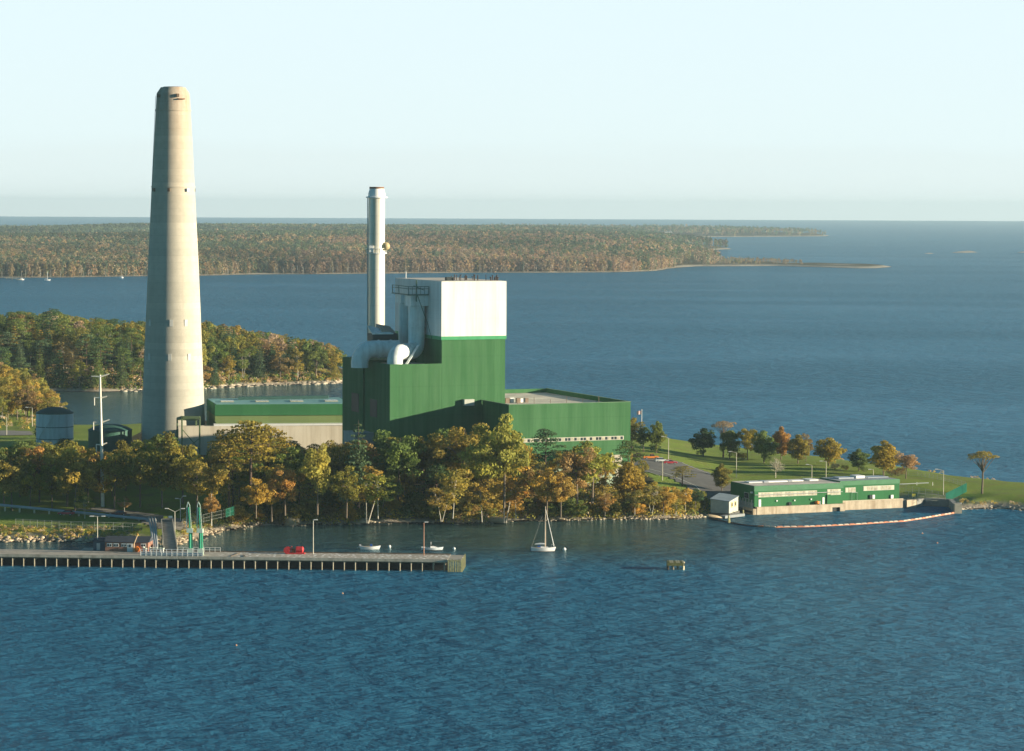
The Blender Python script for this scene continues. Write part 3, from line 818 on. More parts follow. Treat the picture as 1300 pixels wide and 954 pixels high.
out = mixc(t, 0.25, out, ramp(t, noise(t, 0.5, 5, p), [(0.3, (0.38, 0.35, 0.28)), (0.7, (0.62, 0.57, 0.46))]))
t.links.new(out, bs.inputs['Base Color']); bs.inputs['Roughness'].default_value = 0.92; bs.inputs['Specular IOR Level'].default_value = 0.15
bump(t, math_n(t, 'ADD', fr, noise(t, 2.0, 4, p)), bs, 0.3, 0.08)
m_chim = m
DC = 956.0
c0 = PD(220.3, 548, DC)
cx, cy = c0.x, c0.y
print('CHIM', cx, cy)
def rr_(px): return px * DC / F / 2
ch = thing('chimney', (cx, cy, 8), 'towering tapered concrete chimney with rust stains near the rim, left of the green plant', 'chimney')
ztop = PD(220, 112, DC).z
def zz_(py): return PD(220, py, DC).z
prof = [(rr_(82), 8 - 6), (rr_(80.5), zz_(548)), (rr_(76), zz_(490)), (rr_(69), zz_(400)), (rr_(62.5), zz_(320)), (rr_(54), zz_(240)), (rr_(47), zz_(170)), (rr_(41.5), zz_(119.5)), (rr_(39.5), zz_(117.5)), (rr_(31), ztop + 0.2), (rr_(27), ztop + 0.2), (rr_(25), ztop - 6)]
prof2 = []
for i in range(len(prof) - 1):
    (ra, za), (rb, zb) = prof[i], prof[i + 1]
    prof2.append((ra - 0, za - 8))
prof2.append((prof[-1][0], prof[-1][1] - 8))
MB().lathe((cx, cy, 8), prof2, 72).build('shaft', m_chim, ch, smooth=True)
MB().lathe((cx, cy, 8), [(rr_(24.8), ztop - 20 - 8), (rr_(24.8), ztop + 0.4 - 8), (rr_(22.5), ztop + 0.4 - 8), (rr_(22.5), ztop - 20 - 8)], 40).build('flue_liner', m_rust, ch, smooth=True)
def rad_at(z):
    for i in range(len(prof) - 1):
        if prof[i][1] <= z <= prof[i + 1][1]:
            f = (z - prof[i][1]) / (prof[i + 1][1] - prof[i][1]); return prof[i][0] * (1 - f) + prof[i + 1][0] * f
    return 8
for py in (140.5, 237.5, 123):
    z = zz_(py); r = rad_at(z)
    if py != 123:
        MB().lathe((cx, cy, z), [(r - 0.1, -0.25), (r + 0.22, -0.25), (r + 0.22, 0.25), (r - 0.1, 0.25)], 72).build('ring_band', m_chim, ch, smooth=False)
def cp(ang, z, out=0.0):
    r = rad_at(z) + out
    return Vector((cx + r * math.sin(R(ang)), cy - r * math.cos(R(ang)), z))
m_lamp = mat('dark_lamp_housing', (0.12, 0.08, 0.05), 0.6)
for ang in (-52, -4, 46, 120, 180, 240):
    z = zz_(241.5)
    MB().box(cp(ang, z, 0.35), (0.8, 0.8, 1.1), (math.cos(R(ang)), math.sin(R(ang)), 0)).build('warning_lamp', m_lamp if ang != 46 else m_whitep, ch)
for ang, py, mm in ((-48, 122.5, m_lamp), (22, 122, m_lamp), (34, 126.5, m_rust)):
    z = zz_(py)
    MB().box(cp(ang, z, 0.3), (0.9 if py < 125 else 2.4, 0.8, 1.1 if py < 125 else 0.4), (math.cos(R(ang)), math.sin(R(ang)), 0)).build('warning_lamp' if py < 125 else 'bracket', mm, ch)
# sampling port doors
for ang, py in ((-50, 409), (3, 409), (34, 409), (-48, 452), (0, 452), (40, 452)):
    z = zz_(py)
    MB().box(cp(ang, z, 0.02), (1.2, 0.25, 2.3), (math.cos(R(ang)), math.sin(R(ang)), 0)).build('port_cover', mat('faded_cover', (0.58, 0.57, 0.52), 0.7), ch)
# ladder cage on the left side
g = MB()
for s in (-0.35, 0.35):
    g.bar(cp(-86 + s * 3, 14, 0.25), cp(-86 + s * 3, zz_(122), 0.25), 0.12)
g.build('ladder', m_steel, ch)

# ------------------------------------------------------------------ steel stack
br_ = Bp(a641, b503, 0)
DS = br_.y + 5 + 0.165 * (br_.x - Bp(ax0, bS, 0).x)
sc_ = PD(477.8, 430, DS)
m, t, bs = nodes('white_stack_paint')
p = pos(t); pm = mapping(t, p, (0.6, 0.6, 0.02))
out = mixc(t, ramp(t, noise(t, 1.1, 5, pm, 0.7), [(0.42, 0), (0.7, 0.75)]), (0.74, 0.73, 0.64), (0.42, 0.33, 0.19))
zz = N(t, 'ShaderNodeSeparateXYZ'); t.links.new(p, zz.inputs[0])
out = mixc(t, 1.0, out, ramp(t, math_n(t, 'FRACT', math_n(t, 'DIVIDE', zz.outputs[2], 6.0)), [(0, 0.8), (0.04, 1.0), (0.97, 1.0)]), 'MULTIPLY')
t.links.new(out, bs.inputs['Base Color']); bs.inputs['Roughness'].default_value = 0.45; bs.inputs['Metallic'].default_value = 0.15
m_stack = m
st = thing('steel_stack', (sc_.x, sc_.y, zr), 'slim white steel stack with streaky rust and a ringed top, beside the boiler house', 'chimney')
def zs(py): return PD(478, py, DS).z
def rs_(px): return px * DS / F / 2
MB().lathe((sc_.x, sc_.y, 0), [(rs_(21.5), zr - 4), (rs_(21.2), zs(330)), (rs_(20.6), zs(252))], 40).build('shaft', m_stack, st, smooth=True)
MB().lathe((sc_.x, sc_.y, 0), [(rs_(20.7), zs(252)), (rs_(27.5), zs(251.5)), (rs_(27.5), zs(250.2)), (rs_(21.8), zs(249.6)), (rs_(21.5), zs(246)), (rs_(19.5), zs(242.5)), (rs_(18), zs(240)), (rs_(18), zs(237.5)), (rs_(15), zs(237.5)), (rs_(15), zs(242))], 40).build('cap', m_whitep, st, smooth=True)
MB().lathe((sc_.x, sc_.y, 0), [(rs_(18.2), zs(239.8)), (rs_(18.6), zs(239.8)), (rs_(18.6), zs(237.6)), (rs_(18.2), zs(237.6))], 40).build('cap_band', m_rust, st)
g = MB()
zpf = zs(321.5)
g.lathe((sc_.x, sc_.y, zpf), [(rs_(21.3), -0.15), (rs_(26), -0.15), (rs_(26), 0.1), (rs_(21.3), 0.1)], 32)
for k in range(14):
    a = k / 14 * 2 * math.pi; r = rs_(25.6)
    g.bar((sc_.x + r * math.cos(a), sc_.y + r * math.sin(a), zpf), (sc_.x + r * math.cos(a), sc_.y + r * math.sin(a), zpf + 1.6), 0.12)
g.lathe((sc_.x, sc_.y, zpf), [(rs_(25.3), 1.5), (rs_(26), 1.5), (rs_(26), 1.65), (rs_(25.3), 1.65)], 32)
g.build('platform', m_whitep, st)
MB().box((sc_.x - rs_(12), sc_.y - rs_(18), zpf + 1.4), (1.4, 1.2, 2.2)).build('instrument_box', m_whitep, st)
MB().ball((sc_.x + rs_(24), sc_.y - rs_(8), zs(312.8)), rs_(10.5), 16).build('sampling_ball', mat('ochre_paint', (0.42, 0.34, 0.18), 0.5), st, smooth=True)
g = MB(); g.bar((sc_.x - rs_(22.5), sc_.y - 0.5, zr), (sc_.x - rs_(22.5), sc_.y - 0.5, zs(250)), 0.3); g.build('ladder', m_steel, st)

# ------------------------------------------------------------------ long fan hall beside the chimney
zh = 25.0
hf0 = G(272.9, 513.9, zh); hf1 = G(443.8, 513.0, zh)
hb0 = G(262.4, 506.8, zh); hb1 = G(432, 505.0, zh)
hall = thing('fan_hall', ((hf0 + hb1) / 2).xy.to_3d() + Vector((0, 0, 8)), 'low hall with a green fascia over pale concrete, between both chimneys', 'building')
def zoff(P, py): return solve(lambda z: pix((P.x, P.y, z))[1], py, 0, 60)
zf1 = zoff(hf0, 528.0); zf2 = zoff(hf0, 536.0)
quad = [hf0, hf1, hb1, hb0]
MB().prism([Vector((q.x, q.y, 0)) for q in quad], zf1, zh).build('fascia', siding('hall_green_siding', (0.045, 0.165, 0.065), 1.6, (0.02, 0.11, 0.05), 0.3), hall)
ins = Vector((0, 0.35, 0))
MB().prism([Vector((q.x, q.y, 0)) + (ins if i < 2 else Vector((0, 0, 0))) for i, q in enumerate(quad)], zf2, zf1 - 0.003).build('lower_wall', m_ygreen, hall)
dq = (hf1 - hf0).normalized(); nq = Vector((dq.y, -dq.x, 0))
w0 = hf0 + dq * -12.5 + nq * 4.0; w1 = hf1 + nq * 4.0 + dq * 0.5
MB().prism([hf0 + dq * .3, hf1 - dq * .3, hb1, hb0], 5, zf2 - .005).build('inner_wall', m_ygreen, hall)
MB().prism([w0, w1, w1 - nq * 3.2, w0 - nq * 3.2], 5, zf2 - 1.1).build('concrete_wall', siding('ribbed_concrete', (0.66, 0.60, 0.48), 2.4, (0.36, 0.29, 0.19), 0.6, 0.9, 0.06, 0.06), hall)
MB().prism([w0 + dq * 12, w1 + nq * 0.3, w1 - nq * 5, w0 + dq * 12 - nq * 5], zf2 - 1.09, zf2 - 0.55).build('ledge', m_whitep, hall)
g = MB()
r0, r1 = G(302.6, 505.0, zh + 0.9), G(417, 503.2, zh + 0.9)
MB().prism([r0 + Vector((0, -1.2, 0)), r1 + Vector((0, -1.2, 0)), r1 + Vector((0, 1.2, 0)), r0 + Vector((0, 1.2, 0))], zh - 0.2, zh + 1.2).build('ridge_vent', mat('dark_ridge', (0.02, 0.07, 0.06), 0.6), hall)
MB().prism([hf0 + Vector((.4, .4, 0)), hf1 + Vector((-.4, .4, 0)), hb1 + Vector((-.4, -.4, 0)), hb0 + Vector((.4, -.4, 0))], zh, zh + 0.12).build('roof', mat('blue_green_roof', (0.16, 0.34, 0.33), 0.7, 0.15, 0.2), hall)
for f in (0.12, 0.38, 0.64, 0.9):
    q = hf0.lerp(hf1, f) + (hb0 - hf0) * 0.45
    MB().box((q.x, q.y, zh + 0.3), (4.5, 6.0, 0.3), dq).build('skylight', m_glass, hall)
# open steel gantry in front of the hall's left end
gn = thing('steel_gantry', (w0.x + 3, w0.y - 3, 8), 'open green steel gantry frame with cross bracing at the end of the concrete wall', 'gantry')
def gp(px, py, D): return PD(px, py, D)
Dg = w0.y - 3.0
m_gs = mat('faded_green_steel', (0.15, 0.21, 0.10), 0.6)
tops = [gp(225, 532, Dg + 6), gp(231, 530, Dg), gp(253.5, 530.5, Dg), gp(249, 532.5, Dg + 6)]
for q in tops:
    MB().bar((q.x, q.y, 6), q, 0.5).build('post', m_gs, gn)
for i, j in ((0, 1), (1, 2), (2, 3), (3, 0)):
    MB().bar(tops[i], tops[j], 0.5, 0.9).build('beam', m_gs, gn)
MB().bar((tops[1].x, tops[1].y, 9), (tops[2].x, tops[2].y, tops[2].z - 7), 0.25).build('brace', m_gs, gn)
MB().bar((tops[1].x, tops[1].y, tops[1].z - 4), (tops[2].x, tops[2].y, tops[2].z - 11), 0.25).build('brace', m_gs, gn)

# ------------------------------------------------------------------ tanks
m_tank = mat('pale_blue_tank_paint', (0.50, 0.58, 0.61), 0.6, 0.06, 0.4, grime=(0.3, 0.34, 0.34))
m_tankd = mat('dark_green_tank_paint', (0.03, 0.10, 0.07), 0.6, 0.1, 0.4)
def tank(px, pyt, wpx, pyb, D, mm, rm, label):
    c = PD(px, pyb, D); r = wpx * D / F / 2; zt = PD(px, pyt, D).z; zb = 7.0
    o = thing('storage_tank', (c.x, c.y, zb), label, 'tank', 'storage tanks by the chimney')
    MB().lathe((c.x, c.y, 0), [(r, zb - 2), (r, zt)], 48).build('shell', mm, o, smooth=True)
    MB().lathe((c.x, c.y, zt), [(r + 0.15, -0.1), (r + 0.15, 0.15), (r * 0.75, 1.2), (r * 0.4, 1.9), (0.0001, 2.2)], 48).build('domed_roof', rm, o, smooth=True)
    for f in (0.36, 0.68):
        z = zt - (zt - zb) * f
        MB().lathe((c.x, c.y, z), [(r, -0.1), (r + 0.12, -0.1), (r + 0.12, 0.12), (r, 0.12)], 48).build('hoop', rm, o)
    g = MB()
    n = 9
    for k in range(n):
        a0 = R(200 + k * 9); a1_ = R(200 + (k + 1) * 9)
        g.bar((c.x + (r + .3) * math.cos(a0), c.y + (r + .5) * math.sin(a0), zb + (zt - zb) * k / n), (c.x + (r + .5) * math.cos(a1_), c.y + (r + .5) * math.sin(a1_), zb + (zt - zb) * (k + 1) / n), 0.3, 0.12)
    g.build('stair', mm, o)
    return o
tank(69.5, 524.5, 47, 560, 968, m_tank, mat('dark_tank_roof', (0.05, 0.09, 0.07), 0.7), 'pale blue storage tank with a dark domed roof, left of the chimney')
tank(140, 546, 55, 600, 951, m_tankd, mat('dark_green_tank_roof', (0.035, 0.10, 0.08), 0.7), 'dark green storage tank half hidden behind the white power pole')
# ------------------------------------------------------------------ the pier
m_deck = mat('pier_deck_concrete', (0.40, 0.36, 0.29), 0.95, 0.25, 0.6, fine=0.35)
m_beam = mat('pier_beam_concrete', (0.45, 0.41, 0.33), 0.9, 0.15, 0.5, grime=(0.2, 0.17, 0.12))
m_pile = mat('tidal_pile_concrete', (0.30, 0.27, 0.20), 0.9, 0.25, 1.5)
m_timber = mat('weathered_timber', (0.34, 0.33, 0.17), 0.9, 0.35, 2.0)
m_curb_shade = mat('dark_kerb_and_shade', (0.13, 0.10, 0.07), 0.9, 0.3, 2.0)
ZD = 3.05
f0, f1 = G(-45, 718.3, 0), G(568, 726, 0)
du = (f1 - f0).normalized(); dn = Vector((-du.y, du.x, 0))     # dn points to the shore
LP = (f1 - f0).length
def Pp(s, n, z): return Vector((f0.x + du.x * s + dn.x * n, f0.y + du.y * s + dn.y * n, z))
def s_at(px, n=0.0, z=ZD): return solve(lambda s: pix(Pp(s, n, z))[0], px, -60, 200)
def n_at(px_s, py, z=ZD): return solve(lambda n: -pix(Pp(px_s, n, z))[1], -py, -20, 80)
WP = 10.3
# speckled deck: white droppings all over the outer part
m, t, bs = nodes('speckled_deck')
p = pos(t)
bse = ramp(t, noise(t, 0.5, 5, p), [(0.3, (0.33, 0.29, 0.23)), (0.7, (0.50, 0.44, 0.35))])
vo = N(t, 'ShaderNodeTexVoronoi'); vo.inputs['Scale'].default_value = 0.75; t.links.new(p, vo.inputs['Vector'])
sp = ramp(t, vo.outputs['Distance'], [(0.26, 1.0), (0.36, 0.0)])
zz = N(t, 'ShaderNodeSeparateXYZ'); t.links.new(p, zz.inputs[0])
fr = N(t, 'ShaderNodeMapRange'); fr.inputs[1].default_value = -80; fr.inputs[2].default_value = -68; t.links.new(zz.outputs[0], fr.inputs[0])
vo2 = N(t, 'ShaderNodeTexVoronoi'); vo2.inputs['Scale'].default_value = 0.8; t.links.new(p, vo2.inputs['Vector'])
dk = ramp(t, vo2.outputs['Distance'], [(0.14, 1.0), (0.2, 0.0)])
bse = mixc(t, math_n(t, 'MULTIPLY', dk, 0.5), bse, (0.12, 0.10, 0.08))
bse = mixc(t, math_n(t, 'MULTIPLY', sp, fr.outputs[0]), bse, (0.85, 0.83, 0.78))
t.links.new(bse, bs.inputs['Base Color']); bs.inputs['Roughness'].default_value = 0.95
m_speck = m
pier = thing('pier', Pp(LP / 2, WP / 2, 0), 'long straight concrete pier on rows of piles with pale speckled deck', 'pier')
MB().prism([Pp(0, 0, 0), Pp(LP, 0, 0), Pp(LP, WP, 0), Pp(0, WP, 0)], ZD - 0.35, ZD).build('deck', m_speck, pier)
MB().prism([Pp(0, -0.12, 0), Pp(LP, -0.12, 0), Pp(LP, -0.004, 0), Pp(0, -0.004, 0)], ZD - 0.62, ZD + 0.1).build('edge_beam', m_beam, pier)
MB().prism([Pp(s_at(195, WP), WP + 0.004, 0), Pp(LP, WP + 0.004, 0), Pp(LP, WP + 0.3, 0), Pp(s_at(195, WP), WP + 0.3, 0)], ZD - 0.4, ZD + 0.28).build('kerb', m_curb_shade, pier)
MB().prism([Pp(0, 1.0, 0), Pp(LP, 1.0, 0), Pp(LP, 1.5, 0), Pp(0, 1.5, 0)], ZD - 1.0, ZD - 0.353).build('stringer', m_pile, pier)
MB().prism([Pp(0, 8.6, 0), Pp(LP, 8.6, 0), Pp(LP, 9.2, 0), Pp(0, 9.2, 0)], ZD - 1.0, ZD - 0.353).build('stringer', m_pile, pier)
for n_ in (3.2, 5.2, 7.0): MB().prism([Pp(0, n_, 0), Pp(LP, n_, 0), Pp(LP, n_ + .5, 0), Pp(0, n_ + .5, 0)], ZD - 1.5, ZD - 0.353).build('stringer', m_curb_shade, pier)  # extra stringers added to darken the gap below the deck
MB().prism([Pp(0, 2.4, 0), Pp(LP, 2.4, 0), Pp(LP, 2.6, 0), Pp(0, 2.6, 0)], -2, ZD - 0.36).build('underdeck_shade_panel', mat('underdeck_shade_black', (0.022, 0.022, 0.02), 0.9, 0.3, 1.0), pier)  # added dark sheet standing in for the shade behind the front piles
s = 1.0; k = 0
rp = random.Random(11)
while s < LP - 0.5:
    g = MB(); c = Pp(s, 0.22, 0)
    g.tube([c + Vector((0, 0, -2.5)), c + Vector((rp.uniform(-.04, .04), 0, ZD - 0.62))], 0.17, 8)
    g.build('pile', m_pile, pier)
    g = MB(); c = Pp(s, 9.0, 0)
    g.tube([c + Vector((0, 0, -2.5)), c + Vector((0, 0, ZD - 1.0))], 0.25, 8)
    g.build('pile', m_curb_shade, pier)  # back piles given the dark kerb colour to hold the underdeck shade
    MB().bar(Pp(s, 0.5, ZD - 1.25), Pp(s, 9.4, ZD - 1.25), 0.4, 0.5).build('cross_beam', m_pile, pier)
    s += 2.87; k += 1
# low water pipe and timber walings between the piles
g = MB()
for a, b_ in ((s_at(133, 3, 1.5), s_at(160, 3, 1.5)), (s_at(236, 3, 1.5), s_at(268, 3, 1.5))):
    g.bar(Pp(a, 3.0, 1.6), Pp(b_, 3.0, 1.6), 0.25)
g.build('waling', m_pile, pier)
# fender cluster at the pier's head
g = MB()
e1 = s_at(586.5, 0, ZD)
for k in range(8):
    sx = LP + 0.25 + (e1 - LP - 0.5) * k / 7
    MB().bar(Pp(sx, -0.3, -2.5), Pp(sx + rp.uniform(-.05, .05), -0.3, ZD + rp.uniform(-0.1, 0.3)), 0.30).build('fender_post', m_timber, pier)
for k in range(14):
    n = -0.2 + (WP + 0.4) * k / 13
    MB().bar(Pp(e1, n, -2.5), Pp(e1, n, ZD + rp.uniform(-0.1, 0.3)), 0.30).build('fender_post', m_timber, pier)
g.prism([Pp(LP + 0.01, 0, 0), Pp(e1 - 0.25, 0, 0), Pp(e1 - 0.25, WP, 0), Pp(LP + 0.01, WP, 0)], ZD - 0.5, ZD - 0.05)
g.build('head_platform', m_deck, pier)
# cables lying as slanted lines on the deck
g = MB(); a = s_at(296, 5); g.bar(Pp(a, 1.0, ZD + 0.1), Pp(s_at(304, 7), 8.0, ZD + 0.12), 0.14); a = s_at(309, 3); g.bar(Pp(a, 3.8, ZD + 0.1), Pp(s_at(311, 0), 0.3, ZD + 0.12), 0.14)
g.build('deck_pipe', m_curb_shade, pier)

# ------------------------------------------------------------------ brick hut on the pier's land side
m, t, bs = nodes('red_brick')
br = N(t, 'ShaderNodeTexBrick'); br.inputs['Scale'].default_value = 1.6
br.inputs['Color1'].default_value = (0.22, 0.085, 0.05, 1); br.inputs['Color2'].default_value = (0.30, 0.13, 0.08, 1); br.inputs['Mortar'].default_value = (0.30, 0.25, 0.2, 1)
t.links.new(mapping(t, pos(t), rot=(R(90), 0, 0)), br.inputs['Vector']); t.links.new(br.outputs['Color'], bs.inputs['Base Color']); bs.inputs['Roughness'].default_value = 0.9
m_brick = m
m_slate = mat('dark_slate_roof', (0.045, 0.055, 0.07), 0.8, 0.15, 0.8)
s0, s1 = s_at(133.5, 8.6), s_at(188, 8.6)
hut = thing('brick_hut', Pp((s0 + s1) / 2, 11.5, ZD), 'low red brick hut with dark slate roof and a row of white windows', 'hut')
MB().prism([Pp(s0, 8.6, 0), Pp(s1, 8.6, 0), Pp(s1, 15, 0), Pp(s0, 15, 0)], ZD, ZD + 2.5).build('wall', m_brick, hut)
MB().prism([Pp(s0 - 7, WP + 0.31, 0), Pp(s1 + 4, WP + 0.31, 0), Pp(s1 + 4, 16, 0), Pp(s0 - 7, 16, 0)], ZD - 1.2, ZD - 0.06).build('footing', m_beam, hut)
g = MB()
a, b_, c, d = Pp(s0 - .3, 8.3, ZD + 2.45), Pp(s1 + .3, 8.3, ZD + 2.45), Pp(s1 + .3, 11.8, ZD + 3.7), Pp(s0 - .3, 11.8, ZD + 3.7)
e, f = Pp(s1 + .3, 15.3, ZD + 2.45), Pp(s0 - .3, 15.3, ZD + 2.45)
g.add([a, b_, c, d, e, f], [(0, 1, 2, 3), (3, 2, 4, 5), (0, 3, 5), (1, 4, 2), (0, 5, 4, 1)])
g.build('roof', m_slate, hut)
def hwin(px, w=1.35, nm='window'):
    sc = s_at(px, 8.6); fr_ = MB().prism([Pp(sc - w / 2, 8.52, 0), Pp(sc + w / 2, 8.52, 0), Pp(sc + w / 2, 8.6, 0), Pp(sc - w / 2, 8.6, 0)], ZD + 1.25, ZD + 2.15).build(nm, m_whitep, hut)
    for i in (-1, 1):
        q = sc + i * w / 4
        MB().prism([Pp(q - w / 6, 8.49, 0), Pp(q + w / 6, 8.49, 0), Pp(q + w / 6, 8.53, 0), Pp(q - w / 6, 8.53, 0)], ZD + 1.35, ZD + 1.95).build('pane', m_dglass, fr_)
for px in (139, 147.5, 157.5, 182): hwin(px)
sd = s_at(165, 8.6)
dr = MB().prism([Pp(sd - .75, 8.5, 0), Pp(sd + .75, 8.5, 0), Pp(sd + .75, 8.6, 0), Pp(sd - .75, 8.6, 0)], ZD, ZD + 2.15).build('door', m_whitep, hut)
MB().prism([Pp(sd - .3, 8.46, 0), Pp(sd + .3, 8.46, 0), Pp(sd + .3, 8.51, 0), Pp(sd - .3, 8.51, 0)], ZD + 1.2, ZD + 1.9).build('pane', m_dglass, dr)
# blue-grey lean-to shed left of the hut
q0, q1 = s_at(118, 10), s_at(132.8, 10)
shd = thing('storage_shed', Pp((q0 + q1) / 2, 12, ZD), 'small blue-grey shed standing against the left end of the brick hut', 'shed')
MB().prism([Pp(q0, 10.4, 0), Pp(q1, 10.4, 0), Pp(q1, 14, 0), Pp(q0, 14, 0)], ZD, [ZD + 2.3, ZD + 2.3, ZD + 3.0, ZD + 3.0]).build('wall', mat('slate_blue_boards', (0.07, 0.10, 0.13), 0.7), shd)
MB().prism([Pp(q0 + .9, 10.33, 0), Pp(q0 + 1.8, 10.33, 0), Pp(q0 + 1.8, 10.39, 0), Pp(q0 + .9, 10.39, 0)], ZD, ZD + 1.9).build('door', m_steel, shd)
MB().prism([Pp(q0 - .2, 10.2, 0), Pp(q1 + .1, 10.2, 0), Pp(q1 + .1, 14.1, 0), Pp(q0 - .2, 14.1, 0)], [ZD + 2.3, ZD + 2.3, ZD + 3.0, ZD + 3.0], [ZD + 2.42, ZD + 2.42, ZD + 3.12, ZD + 3.12]).build('roof', m_slate, shd)
# orange float and a tilted davit by the hut door
p = Pp(s_at(173.8, 8.0), 8.0, ZD)
bo = thing('orange_buoy', p, 'big orange float leaning on the brick hut beside its white door', 'buoy')
MB().ball(p + Vector((0, 0, 0.75)), 0.75, 14).build('float', mat('orange_float', (0.75, 0.20, 0.02), 0.5), bo, smooth=True)
MB().tube([p + Vector((0, 0, 1.45)), p + Vector((0, 0, 1.75))], 0.12, 8).build('eye', m_rust, bo)
p = Pp(s_at(170, 7.6), 7.6, ZD)
dv = thing('jib_crane', p, 'small tan jib crane post leaning over the pier beside the orange float', 'crane')
MB().tube([p, p + Vector((0, 0, 2.2))], 0.18, 8).build('post', mat('tan_paint', (0.5, 0.36, 0.22), 0.6), dv)
MB().tube([p + Vector((0, 0, 2.1)), p + Vector((0.9, 0.1, 4.4))], 0.14, 8).build('boom', mat('tan_paint', (0.5, 0.36, 0.22), 0.6), dv)
MB().tube([p + Vector((0.9, 0.1, 4.4)), p + Vector((0.85, 0.1, 2.6))], 0.04, 5).build('hook_line', m_dark, dv)

# ------------------------------------------------------------------ red rescue gear and parked cars
def car(name, paint, label, L=4.6, W=1.85, pickup=False):
    r = thing(name, (0, 0, 0), label, 'car')
    g = MB(); w = W / 2
    if pickup:
        prof = [(-L / 2, .35), (-L / 2, .95), (-L * .06, .95), (-L * .05, 1.0), (L * .22, 1.0), (L * .48, .88), (L / 2, .5), (L / 2, .35)]
        cab = [(-L * .06, .95), (-L * .03, 1.62), (L * .12, 1.65), (L * .24, .98)]
    else:
        prof = [(-L / 2, .35), (-L / 2, .85), (-L * .44, .95), (L * .2, .92), (L * .46, .78), (L / 2, .5), (L / 2, .35)]
        cab = [(-L * .40, .93), (-L * .28, 1.42), (L * .05, 1.45), (L * .22, .91)]
    def ext(pr, hw, tp=1.0):
        n = len(pr); zs = [z for _, z in pr]; zm = min(zs); zM_ = max(zs)
        vs = []
        for sgn in (-1, 1):
            for x, z in pr:
                k = 1 - (1 - tp) * (z - zm) / (zM_ - zm)
                vs.append((x, sgn * hw * k, z))
        fs = [tuple(range(n)), tuple(range(n, 2 * n))[::-1]] + [((i + 1) % n, i, n + i, n + (i + 1) % n) for i in range(n)]
        return vs, fs
    g.add(*ext(prof, w, 0.95)).build('body', paint, r, local=True)
    MB().add(*ext(cab, w * .9, 0.82)).build('cabin_glass', m_dglass, r, local=True)
    zc_ = max(z for _, z in cab)
    xs = [x for x, z in cab if z > zc_ - .05]
    MB().box(((xs[0] + xs[-1]) / 2, 0, zc_ + .02), (abs(xs[-1] - xs[0]) + .25, W * .72, .05)).build('roof', paint, r, local=True)
    for x in (-L * .31, L * .31):
        for y in (-w + .02, w - .02):
            wh = MB().tube([(x, y - .11, .33), (x, y + .11, .33)], .33, 14).build('wheel', m_dark, r, local=True)
            MB().tube([(x, y - .13, .33), (x, y + .13, .33)], .18, 10).build('rim', m_steel, wh, local=True)
    for y in (-w * .7, w * .7):
        MB().box((L / 2 - .03, y, .66), (.1, .35, .15)).build('headlight', m_whitep, r, local=True)
        MB().box((-L / 2 + .02, y, .74), (.1, .3, .15)).build('tail_light', mat('red_lens', (0.4, 0.01, 0.01), 0.3), r, local=True)
    return r
def hz(p): return float(h_point(np.array([p[0]]), np.array([p[1]]))[0])
def ground_at(px, py, zg=6.0):
    p = G(px, py, zg)
    for _ in range(6):
        z = max(hz(p), 0.0); p = G(px, py, z)
    return p
def put_car(px, py, rz, paint, label, **kw):
    c = car('parked_car', paint, label, **kw); p = ground_at(px, py); c.location = (p.x, p.y, p.z + 0.06); c.rotation_euler = (0, 0, R(rz)); return c
m_red = mat('red_car_paint', (0.42, 0.03, 0.04), 0.3, 0.04, spec=0.6)
m_orange = mat('orange_car_paint', (0.72, 0.22, 0.03), 0.35, 0.04, spec=0.6)
m_wcar = mat('white_car_paint', (0.62, 0.63, 0.64), 0.3, 0.04, spec=0.6)
m_wcar2 = mat('grey_car_paint', (0.35, 0.38, 0.42), 0.3, 0.04, spec=0.6)
put_car(826.5, 583, 8, m_orange, 'orange pickup truck parked at the far edge of the car park', L=5.4, W=1.95, pickup=True)
put_car(840, 587, 12, m_wcar, 'white car parked between the orange pickup and the red car')
put_car(851, 589.5, 8, m_red, 'red car parked at the right end of the car park, beside a lamp')
put_car(84, 654.5, 175, m_red, 'red car parked under the shore pipeline behind the grass bank')
put_car(150, 655, 200, mat('brown_red_car_paint', (0.16, 0.05, 0.04), 0.4, 0.05), 'dull brown-red car in the tree shade behind the pipeline')

p = Pp(s_at(371, 8.5), 8.4, ZD)
wi = thing('red_winch', p, 'red hauling winch with two drums on the landward edge of the pier', 'winch')
m_wr = mat('worn_red_paint', (0.50, 0.035, 0.04), 0.6, 0.2, 2.0)
MB().box(p + du * 0.9 + Vector((0, 0, .15)), (4.8, 1.6, .3), du).build('base', m_wr, wi)
MB().tube([p + du * -1.3 + dn * -.7 + Vector((0, 0, .95)), p + du * -1.3 + dn * .7 + Vector((0, 0, .95))], .7, 14).build('drum', m_wr, wi)
MB().tube([p + du * .9 + Vector((0, 0, 1.15)), p + du * 1.15 + Vector((0, 0, 1.15)), p + du * 2.75 + Vector((0, 0, 1.15)), p + du * 3.0 + Vector((0, 0, 1.15))], [.55, .8, .8, .5], 14).build('engine_housing', m_wr, wi, smooth=True)
MB().box(p + du * 1.9 + Vector((0, 0, .6)), (1.6, 1.1, .8), du).build('engine_mount', m_wr, wi)
MB().box(p + du * .35 + Vector((0, 0, .85)), (.7, 1.0, 1.0), du).build('gear_box', m_rust, wi)
MB().tube([p + du * 2.6 + Vector((0, 0, 1.9)), p + du * 2.6 + Vector((0, 0, 2.4))], .1, 8).build('exhaust', m_dark, wi)
MB().tube([p + du * -0.1 + Vector((0, 0, .3)), p + du * -0.1 + Vector((0, 0, 2.0))], .09, 6).build('control_lever', m_wr, wi)
for i in (-1, 1):
    MB().tube([p + du * -1.3 + dn * (.75 * i) + Vector((0, 0, .95)), p + du * -1.3 + dn * (.85 * i) + Vector((0, 0, .95))], .85, 14).build('flange', m_wr, wi)

